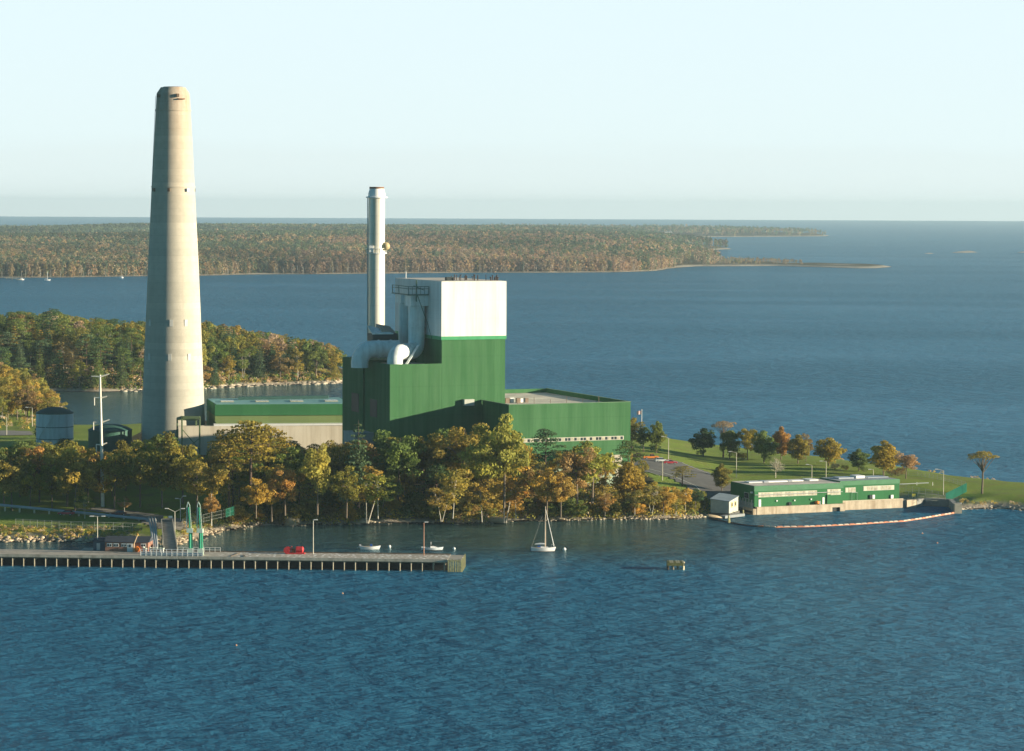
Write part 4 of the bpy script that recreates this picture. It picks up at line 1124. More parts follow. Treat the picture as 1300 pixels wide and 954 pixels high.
# ------------------------------------------------------------------ lamps and poles
m_pole = mat('pale_lamp_pole', (0.50, 0.47, 0.38), 0.6, 0.1)
m_woodp = mat('red_brown_pole', (0.38, 0.20, 0.13), 0.7, 0.2)
m_lhead = mat('lamp_head_grey', (0.66, 0.66, 0.62), 0.4, 0.05)
def lamp(base, top_z, arms, label, pole=m_pole, r=0.13, group='street lamps on the site', nm='street_lamp'):
    """arms: list of (dx, dz) of lamp heads relative to the pole's top"""
    o = thing(nm, base, label, 'lamp post' if nm != 'pole' else 'pole', group)
    MB().tube([base, Vector((base.x, base.y, top_z))], [r, r * .7], 8).build('pole', pole, o)
    for dx, dz in arms:
        tp = Vector((base.x, base.y, top_z))
        e = tp + Vector((dx, 0, dz))
        MB().tube([tp, e], .08, 6).build('arm', pole, o)
        sx = 1 if dx > 0 else -1
        MB().box(e + Vector((sx * .35, 0, 0)), (.95, .4, .22)).build('lamp_head', m_lhead, o)
    return o
def lamp_at(px, pyb, pyt, arms, label, zg=6.0, base=None, **kw):
    b = base if base is not None else ground_at(px, pyb, zg)
    zt = PD(px, pyt, b.y).z
    return lamp(b, zt, arms, label, **kw)
lamp_at(841, 610, 586, [(1.2, .3), (-1.2, .3)], 'lamp post at the near edge of the car park road')
lamp_at(848.6, 585, 556.5, [(-1.7, .6)], 'single armed lamp post beside the red parked car')
lamp_at(934.7, 606, 575, [(-1.8, .4)], 'single armed lamp post on the lawn behind the green pump house')
lamp_at(1030.5, 612, 591, [(-1.2, .3)], 'short lamp post on the lawn right behind the pump house roof')
lamp_at(1048.6, 612, 586, [(-1.3, .1)], 'taller lamp post rising behind the middle of the pump house roof')
lamp_at(1108.5, 612, 596.5, [(-.8, .1)], 'small lamp post behind the right block of the pump house')
lamp_at(1197.6, 628.5, 598, [(-1.9, .5)], 'single armed lamp post beside the green fence')
lamp_at(8.5, 553, 530, [(-1.8, .4)], 'lamp post nearest the left edge, on the road behind the woods')
lamp_at(14, 527, 505, [(-1.8, .2)], 'distant lamp post on the grassy rise above the road')
lamp_at(41, 542, 518, [(-1.8, .2)], 'lamp post just left of the pale blue tank')
pb = Pp(s_at(123.5, 11.5, 3), 11.8, ZD - .5)
lamp(pb, PD(123.5, 656, pb.y).z, [(-1.2, .1), (1.2, .1)], 'twin armed lamp post behind the blue-grey shed', group='twin armed lamps by the pier')
pb = ground_at(222, 687, 3)
lamp(pb, PD(222, 650, pb.y).z, [(-1.9, 0.9), (1.9, 0.9)], 'pale twin armed lamp post beside the concrete ramp', group='twin armed lamps by the pier')
pb = ground_at(229, 662, 4)
lamp(pb, PD(229, 634, pb.y).z, [(-.7, .2), (.8, .9)], 'tall floodlight pole behind the twin armed lamp', pole=m_steel, group='twin armed lamps by the pier')
pb = Pp(s_at(397.5, 8), 8.2, ZD)
lamp(pb, PD(397.5, 660, pb.y).z, [(0.3, 0)], 'plain lamp pole standing on the pier right of the red winch', group='lamp poles on the pier')
pb = Pp(s_at(538, 8), 8.2, ZD)
lamp(pb, PD(538, 663, pb.y).z, [(0.3, 0)], 'reddish lamp pole near the outer end of the pier', pole=m_woodp, group='lamp poles on the pier')
pb = ground_at(268.5, 668, 4)
o = thing('wooden_pole', pb, 'bare wooden pole on the bank right of the loading arms', 'pole')
MB().tube([pb, Vector((pb.x, pb.y, PD(268.5, 626, pb.y).z))], [.16, .12], 8).build('shaft', m_pole, o)
for px, pt in ((95, 640), (285, 640), (1163.5, 613), (1184, 612)):
    pb = ground_at(px, pt + 22, 4)
# flag on its pole
pb = ground_at(814.5, 566, 7); 
o = thing('flagpole', pb, 'white flagpole with a small faded flag beyond the annex corner', 'flagpole')
zt = PD(814.5, 521, pb.y).z
MB().tube([pb, Vector((pb.x, pb.y, zt))], [.13, .08], 8).build('pole', m_whitep, o)
MB().ball((pb.x, pb.y, zt + .1), .18, 8).build('finial', m_whitep, o)
g = MB(); vs = []
for j in range(2):
    for i in range(6):
        vs.append((pb.x - .1 - i * .34, pb.y + .15 * math.sin(i * 1.7), zt - .3 - j * 1.3 + .08 * math.sin(i)))
g.add(vs, [(i, i + 1, i + 7, i + 6) for i in range(5)])
vs2 = [(x, y + .03, z) for x, y, z in vs]; g.add(vs2, [(i + 6, i + 7, i + 1, i) for i in range(5)])
m, t, bs = nodes('faded_flag')
zz = N(t, 'ShaderNodeSeparateXYZ'); t.links.new(pos(t), zz.inputs[0])
t.links.new(ramp(t, math_n(t, 'FRACT', math_n(t, 'MULTIPLY', zz.outputs[2], 2.4)), [(0.45, (0.75, 0.25, 0.22)), (0.55, (0.8, 0.76, 0.72))]), bs.inputs['Base Color'])
g.build('flag', m, o)

# ------------------------------------------------------------------ white steel power pole
pb = ground_at(130.5, 643.5, 5)
Dp = pb.y
zt = PD(127, 476, Dp).z
mono = thing('power_pole', pb, 'tall white steel power pole with four crossarms standing among the left trees', 'power pole')
m_mono = mat('white_pole_steel', (0.70, 0.66, 0.56), 0.5, 0.1)
tp = Vector((PD(127, 476, Dp).x, Dp, zt))
MB().tube([pb, pb.lerp(tp, .5), tp], [.55, .42, .24], 12).build('shaft', m_mono, mono, smooth=True)
for py, dl, dr, dz in ((478.5, 2.6, 2.6, .8), (505.5, 1.9, 1.9, .5), (536.5, 2.3, 2.4, .8), (565, 1.6, 1.6, .6)):
    f = (PD(127, py, Dp).z - pb.z) / (zt - pb.z); c = pb.lerp(tp, f)
    MB().tube([c + Vector((-dl, 0, .1)), c, c + Vector((dr, 0, dz))], [.14, .26, .14], 8).build('crossarm', m_mono, mono)
    if py in (505.5, 536.5, 565):
        c2 = c + Vector((-dl + .1, 0, 0))
        MB().tube([c2, c2 + Vector((0, 0, -2.2))], .17, 6).build('insulator', m_mono, mono)
    if py == 478.5: pass
# ------------------------------------------------------------------ loading arms on their railed platform
m_lag = mat('sea_green_paint', (0.02, 0.28, 0.16), 0.5, 0.15, 1.0)
m_law = mat('pale_mint_paint', (0.62, 0.74, 0.60), 0.5, 0.1, 1.0)
def loading_arm(px, wbase, label, lean):
    b = Pp(s_at(px, 3.2), 3.4, ZD)
    o = thing('loading_arm', b, label, 'loading arm', 'green loading arms on the pier')
    zt = PD(px, 637.5, b.y).z
    h = zt - ZD
    up = lambda s_, z_: b + du * s_ + Vector((0, 0, z_))
    MB().tube([up(.1, 0), up(.1, h * .45)], .38, 10).build('riser', m_lag, o, smooth=True)
    g = MB()
    g.bar(up(-.75, h * .42), up(-.35 + lean, h * .93), .17); g.bar(up(.95, 0), up(.35 + lean, h * .93), .17)
    g.bar(up(-.35 + lean, h * .93), up(lean - .1, h), .17); g.bar(up(.35 + lean, h * .93), up(lean - .1, h), .17)
    g.build('frame', m_law, o)
    g = MB()
    for k in range(8):
        z0 = h * (.45 + .06 * k); z1 = z0 + h * .055
        g.bar(up(-.65 + .04 * k + lean * .1 * k, z0), up(.75 - .05 * k + lean * .1 * k, z1), .12)
    g.build('lattice', m_lag, o)
    MB().tube([up(.15, h * .42), up(lean, h * .9)], .17, 8).build('inboard_pipe', m_lag, o)
    MB().tube([up(.6, h * .45), up(.65, .8)], .2, 8).build('outboard_pipe', m_lag, o)
    MB().box(up(.1, h * .46), (1.5, 1.0, 1.1), du).build('swivel', m_law, o)
    MB().box(up(.2, .9), (1.3, 1.2, 1.7), du).build('pedestal', m_law, o)
    return o
loading_arm(240.5, 1, 'green and mint loading arm nearer the concrete ramp', -.3)
loading_arm(253.5, 1, 'green and mint loading arm farther from the ramp, wider framed', -.25)
# rail around the arms
a0_, a1_ = s_at(179, 1), s_at(258, 1)
rl = thing('pier_railing', Pp((a0_ + a1_) / 2, 1, ZD), 'pale blue-white pipe railing around the loading arm platform', 'railing')
m_blue = mat('pale_blue_paint', (0.36, 0.46, 0.50), 0.6, 0.1)
for z in (.55, 1.15, 1.7): MB().bar(Pp(a0_, .5, ZD + z), Pp(a1_, .5, ZD + z), .1).build('rail', m_whitep, rl)
MB().prism([Pp(a0_, .62, 0), Pp(a1_, .62, 0), Pp(a1_, .75, 0), Pp(a0_, .75, 0)], ZD + .1, ZD + .9).build('kick_panel', m_blue, rl)
for k in range(13):
    q = a0_ + (a1_ - a0_) * k / 12
    MB().bar(Pp(q, .5, ZD), Pp(q, .5, ZD + 1.8), .12).build('post', m_whitep, rl)
rl = thing('pier_railing', Pp((a0_ + a1_) / 2, 9, ZD), 'thin white railing behind the loading arms on the shore side', 'railing')
for z in (.6, 1.2): MB().bar(Pp(a0_ + 8, 9.6, ZD + z), Pp(a1_ + 3, 9.6, ZD + z), .09).build('rail', m_whitep, rl)
for k in range(9):
    q = a0_ + 8 + (a1_ - a0_ - 5) * k / 8
    MB().bar(Pp(q, 9.6, ZD), Pp(q, 9.6, ZD + 1.25), .1).build('post', m_whitep, rl)
rr = random.Random(2)
# valves and manifolds on the platform
for k in range(7):
    q = s_at(181 + k * 4.3, 6); b = Pp(q, 5.5 + rr.random() * 2, ZD)
    o = thing('valve_stand', b, 'small pale valve stand in the cluster left of the loading arms', 'valve', 'valve stands on the pier')
    MB().tube([b, b + Vector((0, 0, 1.1 + .5 * rr.random()))], .16, 8).build('stem', m_whitep, o)
    MB().lathe(b + Vector((0, 0, 1.3)), [(.1, -.05), (.42, -.05), (.42, .05), (.1, .05)], 12).build('handwheel', m_law, o)
# ------------------------------------------------------------------ ramp from the bank to the pier
L0 = ground_at(205, 672, 4.5); L1 = ground_at(219, 672, 4.5)
zR = max(L0.z, 3.8) + 0.6
P0, P1 = Pp(s_at(208, WP), WP + .35, ZD), Pp(s_at(225, WP), WP + .35, ZD)
ramp_o = thing('concrete_ramp', (P0 + P1) / 2, 'sloping concrete ramp from the bank down to the pier between side rails', 'ramp')
L0.z = zR; L1.z = zR
g = MB(); vs = [P0, P1, L1, L0]; g.add([v for v in vs] + [v - Vector((0, 0, .5)) for v in vs], [(0, 1, 2, 3), (7, 6, 5, 4), (0, 4, 5, 1), (1, 5, 6, 2), (2, 6, 7, 3), (3, 7, 4, 0)])
g.build('slab', m_beam, ramp_o)
for a, b_ in ((P0, L0), (P1, L1)):
    MB().bar(a + Vector((0, 0, .45)), b_ + Vector((0, 0, .45)), .25, .9).build('side_wall', m_beam, ramp_o)
for f in (.25, .6):
    for a, b_ in ((P0, L0), (P1, L1)):
        q = a.lerp(b_, f); MB().tube([(q.x, q.y, -2), (q.x, q.y, q.z - .5)], .35, 8).build('pier_leg', m_pile, ramp_o)
MB().box(L0.lerp(L1, .5) + Vector((0, .6, .8)), (L1.x - L0.x, .2, .25)).build('barrier', m_beam, ramp_o)
for f, mm in ((.35, mat('yellow_sign', (0.7, 0.62, 0.08), 0.5)), (.8, m_whitep)):
    q = L0.lerp(L1, f); MB().box(q + Vector((0, .4, 1.35)), (1.1, .08, .6)).build('notice_board', mm, ramp_o)
# pipes down beside it
o = thing('pipe_run', Pp(s_at(193, WP), WP + 4, ZD), 'grey pipes dropping from the bank to the pier left of the ramp', 'pipe')
qa = ground_at(189, 664, 4.5) + Vector((0, 0, 1.5)); 
for k in range(3):
    q0 = qa + Vector((k * .8, 0, 0)); q1 = Pp(s_at(195 + k * 2.2, WP), WP - .5, ZD + .5)
    MB().tube([q0, q0 + Vector((.4, -1.5, -.3)), q1 + Vector((-.3, 3, .6)), q1], .3, 8).build('pipe', m_steel, o, smooth=True)
# ------------------------------------------------------------------ pipeline along the bank
pl0 = ground_at(-40, 645, 5); pl1 = ground_at(186, 663, 4.5)
za, zb_ = PD(-40, 637.5, pl0.y).z, PD(186, 659.3, pl1.y).z
pa_ = Vector((pl0.x, pl0.y, za)); pb_ = Vector((pl1.x, pl1.y, zb_))
o = thing('pipeline', ((pa_ + pb_) / 2), 'long pale blue pipeline on low supports across the grass bank at left', 'pipeline')
m_pipe = mat('blue_grey_pipe', (0.32, 0.38, 0.43), 0.45, 0.08)
MB().tube([pa_ + Vector((0, 0, 0)), pb_, pb_ + Vector((1.0, -.3, -1.2))], .42, 12).build('pipe', m_pipe, o, smooth=True)
MB().tube([pa_ + Vector((0, .9, -.1)), pb_ + Vector((0, .9, -.1))], .25, 10).build('pipe', m_pipe, o, smooth=True)
for k in range(12):
    q = pa_.lerp(pb_, (k + .5) / 12); zg = hz(q)
    MB().bar((q.x, q.y, zg - .3), (q.x, q.y, q.z - .4), .45).build('support', mat('cream_block', (0.6, 0.54, 0.38), 0.8), o)
# ------------------------------------------------------------------ fences
def fence(pts, h, label, mm, step=2.6, mesh=None, group=None, cat='fence'):
    o = thing('mesh_fence', pts[0], label, cat, group)
    tot = 0
    for i in range(len(pts) - 1):
        a, b_ = Vector(pts[i]), Vector(pts[i + 1]); n = max(1, int((b_ - a).length / step))
        for k in range(n + (1 if i == len(pts) - 2 else 0)):
            q = a.lerp(b_, k / n); MB().bar(q - Vector((0, 0, .3)), q + Vector((0, 0, h)), .09).build('post', mm, o)
        g = MB(); up_ = Vector((0, 0, 1))
        for z in (h * .98, h * .5, .12): g.bar(a + up_ * z, b_ + up_ * z, .05)
        g.build('rail', mm, o)
        if mesh is not None:
            g = MB(); m_ = int((b_ - a).length / .45)
            for k in range(m_): 
                q = a.lerp(b_, k / m_); g.bar(q + up_ * .1, q + up_ * h, .025 if mesh == 1 else .2)
            g.build('mesh', mm, o)
    return o
m_fence = mat('grey_fence_wire', (0.30, 0.32, 0.28), 0.6)
fence([ground_at(20, 668, 4), ground_at(75, 671, 4), ground_at(120, 672.5, 4), ground_at(180, 674, 4)], 2.1, 'wire fence across the grass bank behind the pier at left', m_fence, mesh=1)
fence([ground_at(232, 668, 4), ground_at(258, 663, 4.5), ground_at(292, 655, 5)], 2.1, 'wire fence running up the bank right of the loading arms', m_fence, mesh=1)
m_gf = mat('green_fence_panel', (0.03, 0.24, 0.15), 0.6)
fence([ground_at(287, 657, 5), ground_at(297, 654, 5)], 2.4, 'short green fence panel at the top of the bank', m_gf, mesh=2)
m_gf2 = mat('pale_green_fence_panel', (0.05, 0.30, 0.20), 0.6)
fz = 2.6
fa, fb = ground_at(1201, 638, 2.6), ground_at(1227, 625, 2.6)
fence([fa, fb], 2.9, 'solid green fence climbing from the quay corner to the lawn', m_gf2, mesh=2, step=2.0)
fence([ground_at(1142, 631, 3.5), ground_at(1165, 634, 3), ground_at(1200, 637.5, 2.6)], 2.0, 'dark wire fence along the quay apron right of the pump house', m_fence, mesh=1)
fence([ground_at(1142, 622.5, 3.5), ground_at(1200, 634, 3)], 2.0, 'wire fence between the quay apron and the lawn', m_fence, mesh=1)
fence([ground_at(1120, 602, 3.5), ground_at(1165, 604.5, 3), ground_at(1200, 611, 2.6), ground_at(1226, 618, 2.5)], 1.6, 'thin wire fence along the seaward edge of the lawn', m_fence, mesh=1)
gb = ground_at(1148, 616.5, 3.3)
o = thing('road_barrier', gb, 'long white barrier pole right of the pump house', 'barrier')
e0_ = PD(1142, 615, gb.y); e1_ = PD(1179, 613.3, gb.y)
MB().tube([e0_, e1_], .16, 8).build('boom', m_whitep, o)
for px in (1164, 1184):
    q = PD(px, 613.5, gb.y); MB().tube([(q.x, q.y, hz(q) - .2), (q.x, q.y, q.z + .3)], .1, 6).build('post', m_lhead, o)
# ------------------------------------------------------------------ road and car park
m, t, bs = nodes('asphalt')
p = pos(t)
t.links.new(ramp(t, noise(t, .25, 6, p, .7), [(.3, (.085, .083, .078)), (.7, (.14, .135, .125))]), bs.inputs['Base Color']); bs.inputs['Roughness'].default_value = .95
m_asph = m
m_line = mat('worn_line_paint', (0.60, 0.58, 0.50), 0.8, 0.15)
def drape(name, pts_px, mm, lift, step=1.5, kind='structure', zg=6):
    """a sheet following the ground inside a surveyed outline"""
    poly = np.array([[*ground_at(x, y, zg).xy] for x, y in pts_px])
    x0, y0 = poly.min(0); x1, y1 = poly.max(0)
    xs = np.arange(x0, x1 + step, step); ys_ = np.arange(y0, y1 + step, step)
    X, Y = np.meshgrid(xs, ys_); Z = h_point(X, Y)
    d = sdist(poly, X, Y)
    idx = np.arange(X.size).reshape(X.shape)
    Fq = np.stack([idx[:-1, :-1], idx[:-1, 1:], idx[1:, 1:], idx[1:, :-1]], -1).reshape(-1, 4)
    keep = (d.ravel()[Fq] > -0.4 * step).all(1)
    me = mesh_np(name, np.stack([X.ravel(), Y.ravel(), Z.ravel() + lift], 1), Fq[keep]); me.materials.append(mm)
    me.polygons.foreach_set('use_smooth', [True] * len(me.polygons))
    o = bpy.data.objects.new(name, me); col.objects.link(o); o['kind'] = kind
    return o
drape('car_park', [(800, 584), (826, 582), (862, 586), (882, 594), (905, 602), (928, 616), (932, 626), (890, 628), (868, 616), (846, 606), (820, 600), (800, 596)], m_asph, 0.14)
drape('shore_road', [(100, 641), (150, 646), (195, 652), (240, 657), (250, 664), (228, 672), (200, 672), (165, 656), (100, 646)], mat('pale_gravel_road', (0.25, 0.23, 0.19), 0.95, 0.25, 0.4), 0.16)
drape('quay_apron', [(1141, 627), (1165, 630), (1200, 634), (1206, 640), (1180, 640), (1143, 638)], mat('apron_tarmac', (0.15, 0.15, 0.15), 0.95, 0.2, 0.4), 0.2)
drape('back_road', [(-60, 548), (40, 548), (44, 553), (-60, 555)], mat('back_road_concrete', (0.24, 0.22, 0.19), 0.95, 0.2, 0.4), 0.16)
def line(pts_px, w, label):
    g = MB(); pts_ = []
    for x, y in pts_px: 
        q = ground_at(x, y); pts_.append(Vector((q.x, q.y, hz(q) + .15 + .02)))
    for a, b_ in zip(pts_[:-1], pts_[1:]):
        n = max(1, int((b_ - a).length / 3))
        for k in range(n):
            q0, q1 = a.lerp(b_, k / n), a.lerp(b_, (k + 1) / n)
            q0.z = hz(q0) + .165; q1.z = hz(q1) + .165
            g.bar(q0, q1, w, .03)
    o = g.build('road_marking', m_line); o['kind'] = 'structure'
line([(824, 596), (845, 602), (866, 610), (882, 617), (893, 625)], .28, '')
line([(822, 599), (838, 605)], .2, '')
line([(866, 588), (884, 596), (905, 604)], .22, '')
# ------------------------------------------------------------------ pump house on the quay
Q0 = G(961, 653.3, 0)
def Qp(a, b, z): return Vector((Q0.x + U.x * a + V_.x * b, Q0.y + U.y * a + V_.y * b, z))
def qa(px, b=0, z=4): return solve(lambda a: pix(Qp(a, b, z))[0], px, -80, 120)
def qz(px_a, py, b=0): return solve(lambda z: pix(Qp(px_a, b, z))[1], py, -5, 40)
def qrect(a0, a1, b0, b1): return [Qp(a0, b0, 0), Qp(a1, b0, 0), Qp(a1, b1, 0), Qp(a0, b1, 0)]
a_w0 = 0.0; a_w1 = qa(1070); 
bS2 = 2.2
a_w2 = qa(1141.5, bS2)
zw = qz(0.5, 643.6); zr1 = qz(0.0, 617.8)
bB = solve(lambda b: pix(Qp(-0.8, b, zr1))[0], 928, 0, 90)
m_qgreen = siding('pump_house_green', (0.04, 0.155, 0.062), 1.2, (0.08, 0.19, 0.08), 0.25)
m_qconc = mat('quay_concrete', (0.50, 0.42, 0.31), 0.9, 0.22, 0.35, grime=(0.24, 0.16, 0.09), fine=0.2)
ph = thing('pump_house', Qp(a_w2 / 2, bB / 2, zw), 'long low green pump house with flat roof and window strips, at the water edge', 'building')
print('QUAY', a_w1, a_w2, zw, zr1, bB)
zr2 = qz(a_w2, 608.7, bS2)
MB().prism(qrect(-.9, a_w1, 0, bB), zw, zr1).build('wall', m_qgreen, ph)
MB().prism(qrect(a_w1 + .003, a_w2, bS2, bB - 1), zw + .4, zr2 + .0).build('wall', m_qgreen, ph)
MB().prism(qrect(-1.05, a_w1 + .1, -.15, .2), zr1 - 1.5, zr1 + .12).build('fascia', mat('light_green_fascia', (0.06, 0.19, 0.09), 0.5), ph)
MB().prism(qrect(a_w1 + .15, a_w2 + .1, bS2 - .15, bS2 + .2), zr2 - 1.3, zr2 + .12).build('fascia', mat('light_green_fascia', (0.06, 0.19, 0.09), 0.5), ph)
MB().prism(qrect(-.6, a_w1 - .3, .3, bB - .3), zr1, zr1 + .09).build('roof', m_roof, ph)
MB().prism(qrect(a_w1 + .4, a_w2 - .3, bS2 + .3, bB - 1.3), zr2 + .001, zr2 + .09).build('roof', m_roofd, ph)
MB().prism(qrect(-1.0, a_w1 - .4, -.62, -.16), zr1 - 2.62, zr1 - 2.5).build('canopy', m_steel, ph)
def strip(px0, px1, py0, py1, b, n, parts=True, back=mat('dull_white_frame', (0.52, 0.50, 0.42), 0.7), name='window'):
    a0, a1 = qa(px0, b), qa(px1, b); z1, z0 = qz(a0, py0, b), qz(a0, py1, b)
    fr_ = MB().prism(qrect(a0, a1, b - .07, b - .003), z0, z1).build(name, back, ph)
    for k in range(n):
        w = (a1 - a0) / n
        MB().prism(qrect(a0 + w * (k + .12), a0 + w * (k + .88), b - .1, b - .06), z0 + .12, z1 - .12).build('pane', m_glass if k % 4 else mat('cream_pane', (0.60, 0.56, 0.42), 0.4, 0.1), fr_)
strip(962.5, 1037, 625.6, 631.8, 0, 20)
strip(1050, 1067, 621.5, 629, 0, 5)
strip(1073, 1086, 619.5, 625.5, bS2, 4)
strip(1096, 1135, 617.5, 623.5, bS2, 9)
# concrete quay wall under the building, with the intake opening
g = MB(); ao0, ao1 = qa(1056.5, -1, 1), qa(1066.5, -1, 1)
g.prism(qrect(-.6, ao0, -1.1, 0), -3, zw - .003)
g.prism(qrect(ao1, a_w1 + .2, -1.1, 0), -3, zw - .003)
g.prism(qrect(ao0 + .001, ao1 - .001, -1.098, 0), 1.3, zw - .006)
g.build('quay_wall', m_qconc, ph)
MB().prism(qrect(ao0, ao1, -.5, -.1), -2, 1.3).build('intake_opening', m_dark, ph)
g = MB(); a_w3 = qa(1146, bS2 - .6, 1)
g.prism(qrect(a_w1 + .21, a_w3, bS2 - .9, bS2 - .003), -3, zw + .38); g.build('quay_wall', m_qconc, ph)
MB().prism(qrect(a_w1 + .25, a_w3, bS2 - 1.0, bS2 - .55), zw + .385, zw + .6).build('coping', mat('pale_coping', (0.55, 0.48, 0.36), 0.9, 0.15), ph)
MB().prism(qrect(-1.8, -.65, -1.0, 6), -3, zw - .5).build('corner_pier', m_qconc, ph)
# skylights and roof units
for (px0, px1, py, d, mm) in ((951, 968, 611.2, 3, m_wcar), (970, 976, 612.2, 4, m_wcar2), (976, 1000, 611.2, 3, m_whitep), (1001, 1006, 611.2, 4, m_wcar2), (1006, 1020, 610.2, 3, m_whitep), (1028, 1039, 610, 5, m_whitep)):
    b = bB * .55
    a0, a1 = qa(px0, b, zr1), qa(px1, b, zr1)
    MB().prism(qrect(a0, a1, b, b + d), zr1 + .1, zr1 + .45).build('skylight', mm, ph)
for (px0, px1, hh) in ((1065, 1084, .5), (1087, 1098, .9), (1102, 1128, .3)):
    b = bB * .5; a0, a1 = qa(px0, b, zr2), qa(px1, b, zr2)
    MB().prism(qrect(a0, a1, b, b + 4), zr2 + .1, zr2 + hh).build('roof_unit', m_whitep if hh > .5 else m_wcar2, ph)
# doors, lamps, vents on the sunlit wall
a0, a1 = qa(963, 0), qa(966, 0); MB().prism(qrect(a0, a1, -.12, -.003), zw, zw + 2.2).build('door', m_whitep, ph)
a0, a1 = qa(1044, 0), qa(1046.5, 0); MB().prism(qrect(a0, a1, -.12, -.003), zw, zw + 2.1).build('door', m_whitep, ph)
a0, a1 = qa(1049.5, 0), qa(1054, 0); MB().prism(qrect(a0, a1, -.3, -.003), zw, zw + 2.9).build('pipe_stack', m_qgreen, ph)
for px, py in ((986, 636), (1008.5, 635.5), (1029.5, 634)):
    a = qa(px, 0); z = qz(a, py); MB().prism(qrect(a - .2, a + .2, -.3, -.003), z - .2, z + .2).build('wall_lamp', m_whitep, ph)
a = qa(1002.5, 0); z = qz(a, 639.5); MB().box(Qp(a, -.25, z), (.9, .4, .9), U).build('vent', m_dark, ph)
for px in (1105, 1108.5):
    a = qa(px, bS2); z = zw + .8; MB().box(Qp(a, bS2 - .2, z + .6), (.8, .4, 1.2), U).build('vent', m_whitep if px > 1106 else m_dark, ph)
a = qa(1132, bS2); MB().box(Qp(a, bS2 - .2, zw + 1.2), (.9, .4, 1.1), U).build('vent', m_whitep, ph)
g = MB(); a0, a1 = qa(1081, bS2), qa(1088, bS2)
for q in (a0, a1): g.bar(Qp(q, bS2 - .3, zw + .5), Qp(q, bS2 - .3, zw + 3), .08)
g.bar(Qp(a0, bS2 - .3, zw + 3), Qp(a1, bS2 - .3, zw + 3), .08); g.build('pipe_frame', m_steel, ph)
# shaded west side: big window, roller door, pale plinth
def wrect(b0, b1, t0=-.1): return [Qp(-.9 + t0, b0, 0), Qp(-.902, b0, 0), Qp(-.902, b1, 0), Qp(-.9 + t0, b1, 0)]
wn_ = MB().prism(wrect(bB * .22, bB * .42), zr1 - 4.2, zr1 - 2.3).build('window', m_steel, ph)
MB().prism(wrect(bB * .235, bB * .405, -.14), zr1 - 4.0, zr1 - 2.5).build('pane', m_dglass, wn_)
MB().prism(wrect(bB * .04, bB * .72, -.12), zw - 1.0, zw + 1.1).build('plinth', mat('blue_grey_plinth', (0.30, 0.35, 0.36), 0.8, 0.2, 1.0), ph)
for k in range(5):
    b = bB * (.08 + .12 * k); MB().prism(wrect(b, b + .5, -.3), zw + .2, zw + 2.0).build('downpipe', m_steel, ph)
p = Qp(-1.4, 1.0, zr1 - 1.9); MB().box(p, (.7, .5, .5), U).build('wall_lamp', m_lhead, ph)
MB().prism([Qp(-2.6, -.2, 0), Qp(-.95, -.2, 0), Qp(-.95, bB * .7, 0), Qp(-2.6, bB * .7, 0)], 0.6, zw - 1.2).build('walkway', m_dark, ph)
# orange life float on the quay
a = qa(1037.5, -.6); p = Qp(a, -.55, zw)
o = thing('life_ring', p, 'orange life float on the quay below the window strip', 'life ring')
MB().lathe(p + Vector((0, 0, .65)), [(.25, -.5), (.62, -.35), (.72, 0), (.62, .35), (.25, .5)], 14).build('float', mat('orange_float', (0.75, 0.20, 0.02), 0.5), o, smooth=True)
MB().bar(p + Vector((.9, 0, 0)), p + Vector((.9, 0, 1.1)), .35).build('stand', m_whitep, o)
# quay wall at the basin's end
m_qdark = mat('shaded_quay_concrete', (0.24, 0.24, 0.22), 0.9, 0.3, 0.4)  # quay concrete darkened to carry the basin wall's shade in its colour
c = [G(1146.6, 643.8, 0), G(1150, 645.0, 0), G(1162, 644.2, 0), G(1172, 642.5, 0), G(1207.5, 644.0, 0), G(1215.5, 652.0, 0), G(1218, 648.0, 0)]
o = thing('basin_wall', c[3], 'shaded concrete basin wall ending in a squat block by the boom', 'wall')
for i, (a, b_) in enumerate(zip(c[:-1], c[1:])):
    MB().bar(a + Vector((0, .8, .2)), b_ + Vector((0, .8, .2)), 1.5, 4.4).build('wall_section', m_qconc if i in (1,) else m_qdark, o)
MB().box(c[5] + Vector((0.2, .9, .6)), (2.2, 2.6, 4.6)).build('end_block', mat('pale_end_block', (0.42, 0.38, 0.29), 0.9, 0.2, 0.5), o)
# warning board on the apron
p = ground_at(1160, 634.5, 3)
o = thing('warning_board', p, 'small yellow warning board on the fence by the basin', 'sign')
MB().box(p + Vector((0, -.1, 1.4)), (1.1, .08, .8)).build('board', mat('yellow_sign', (0.7, 0.62, 0.08), 0.5), o)
for dx in (-.4, .4): MB().bar(p + Vector((dx, 0, -.2)), p + Vector((dx, 0, 1.6)), .08).build('post', m_steel, o)
# ------------------------------------------------------------------ boathouse
hb = G(925.5, 655.5, 0.4)
d1 = Vector((math.cos(R(-12)), math.sin(R(-12)), 0)); 
ddir = Vector((-math.sin(R(40)), 0, 0))
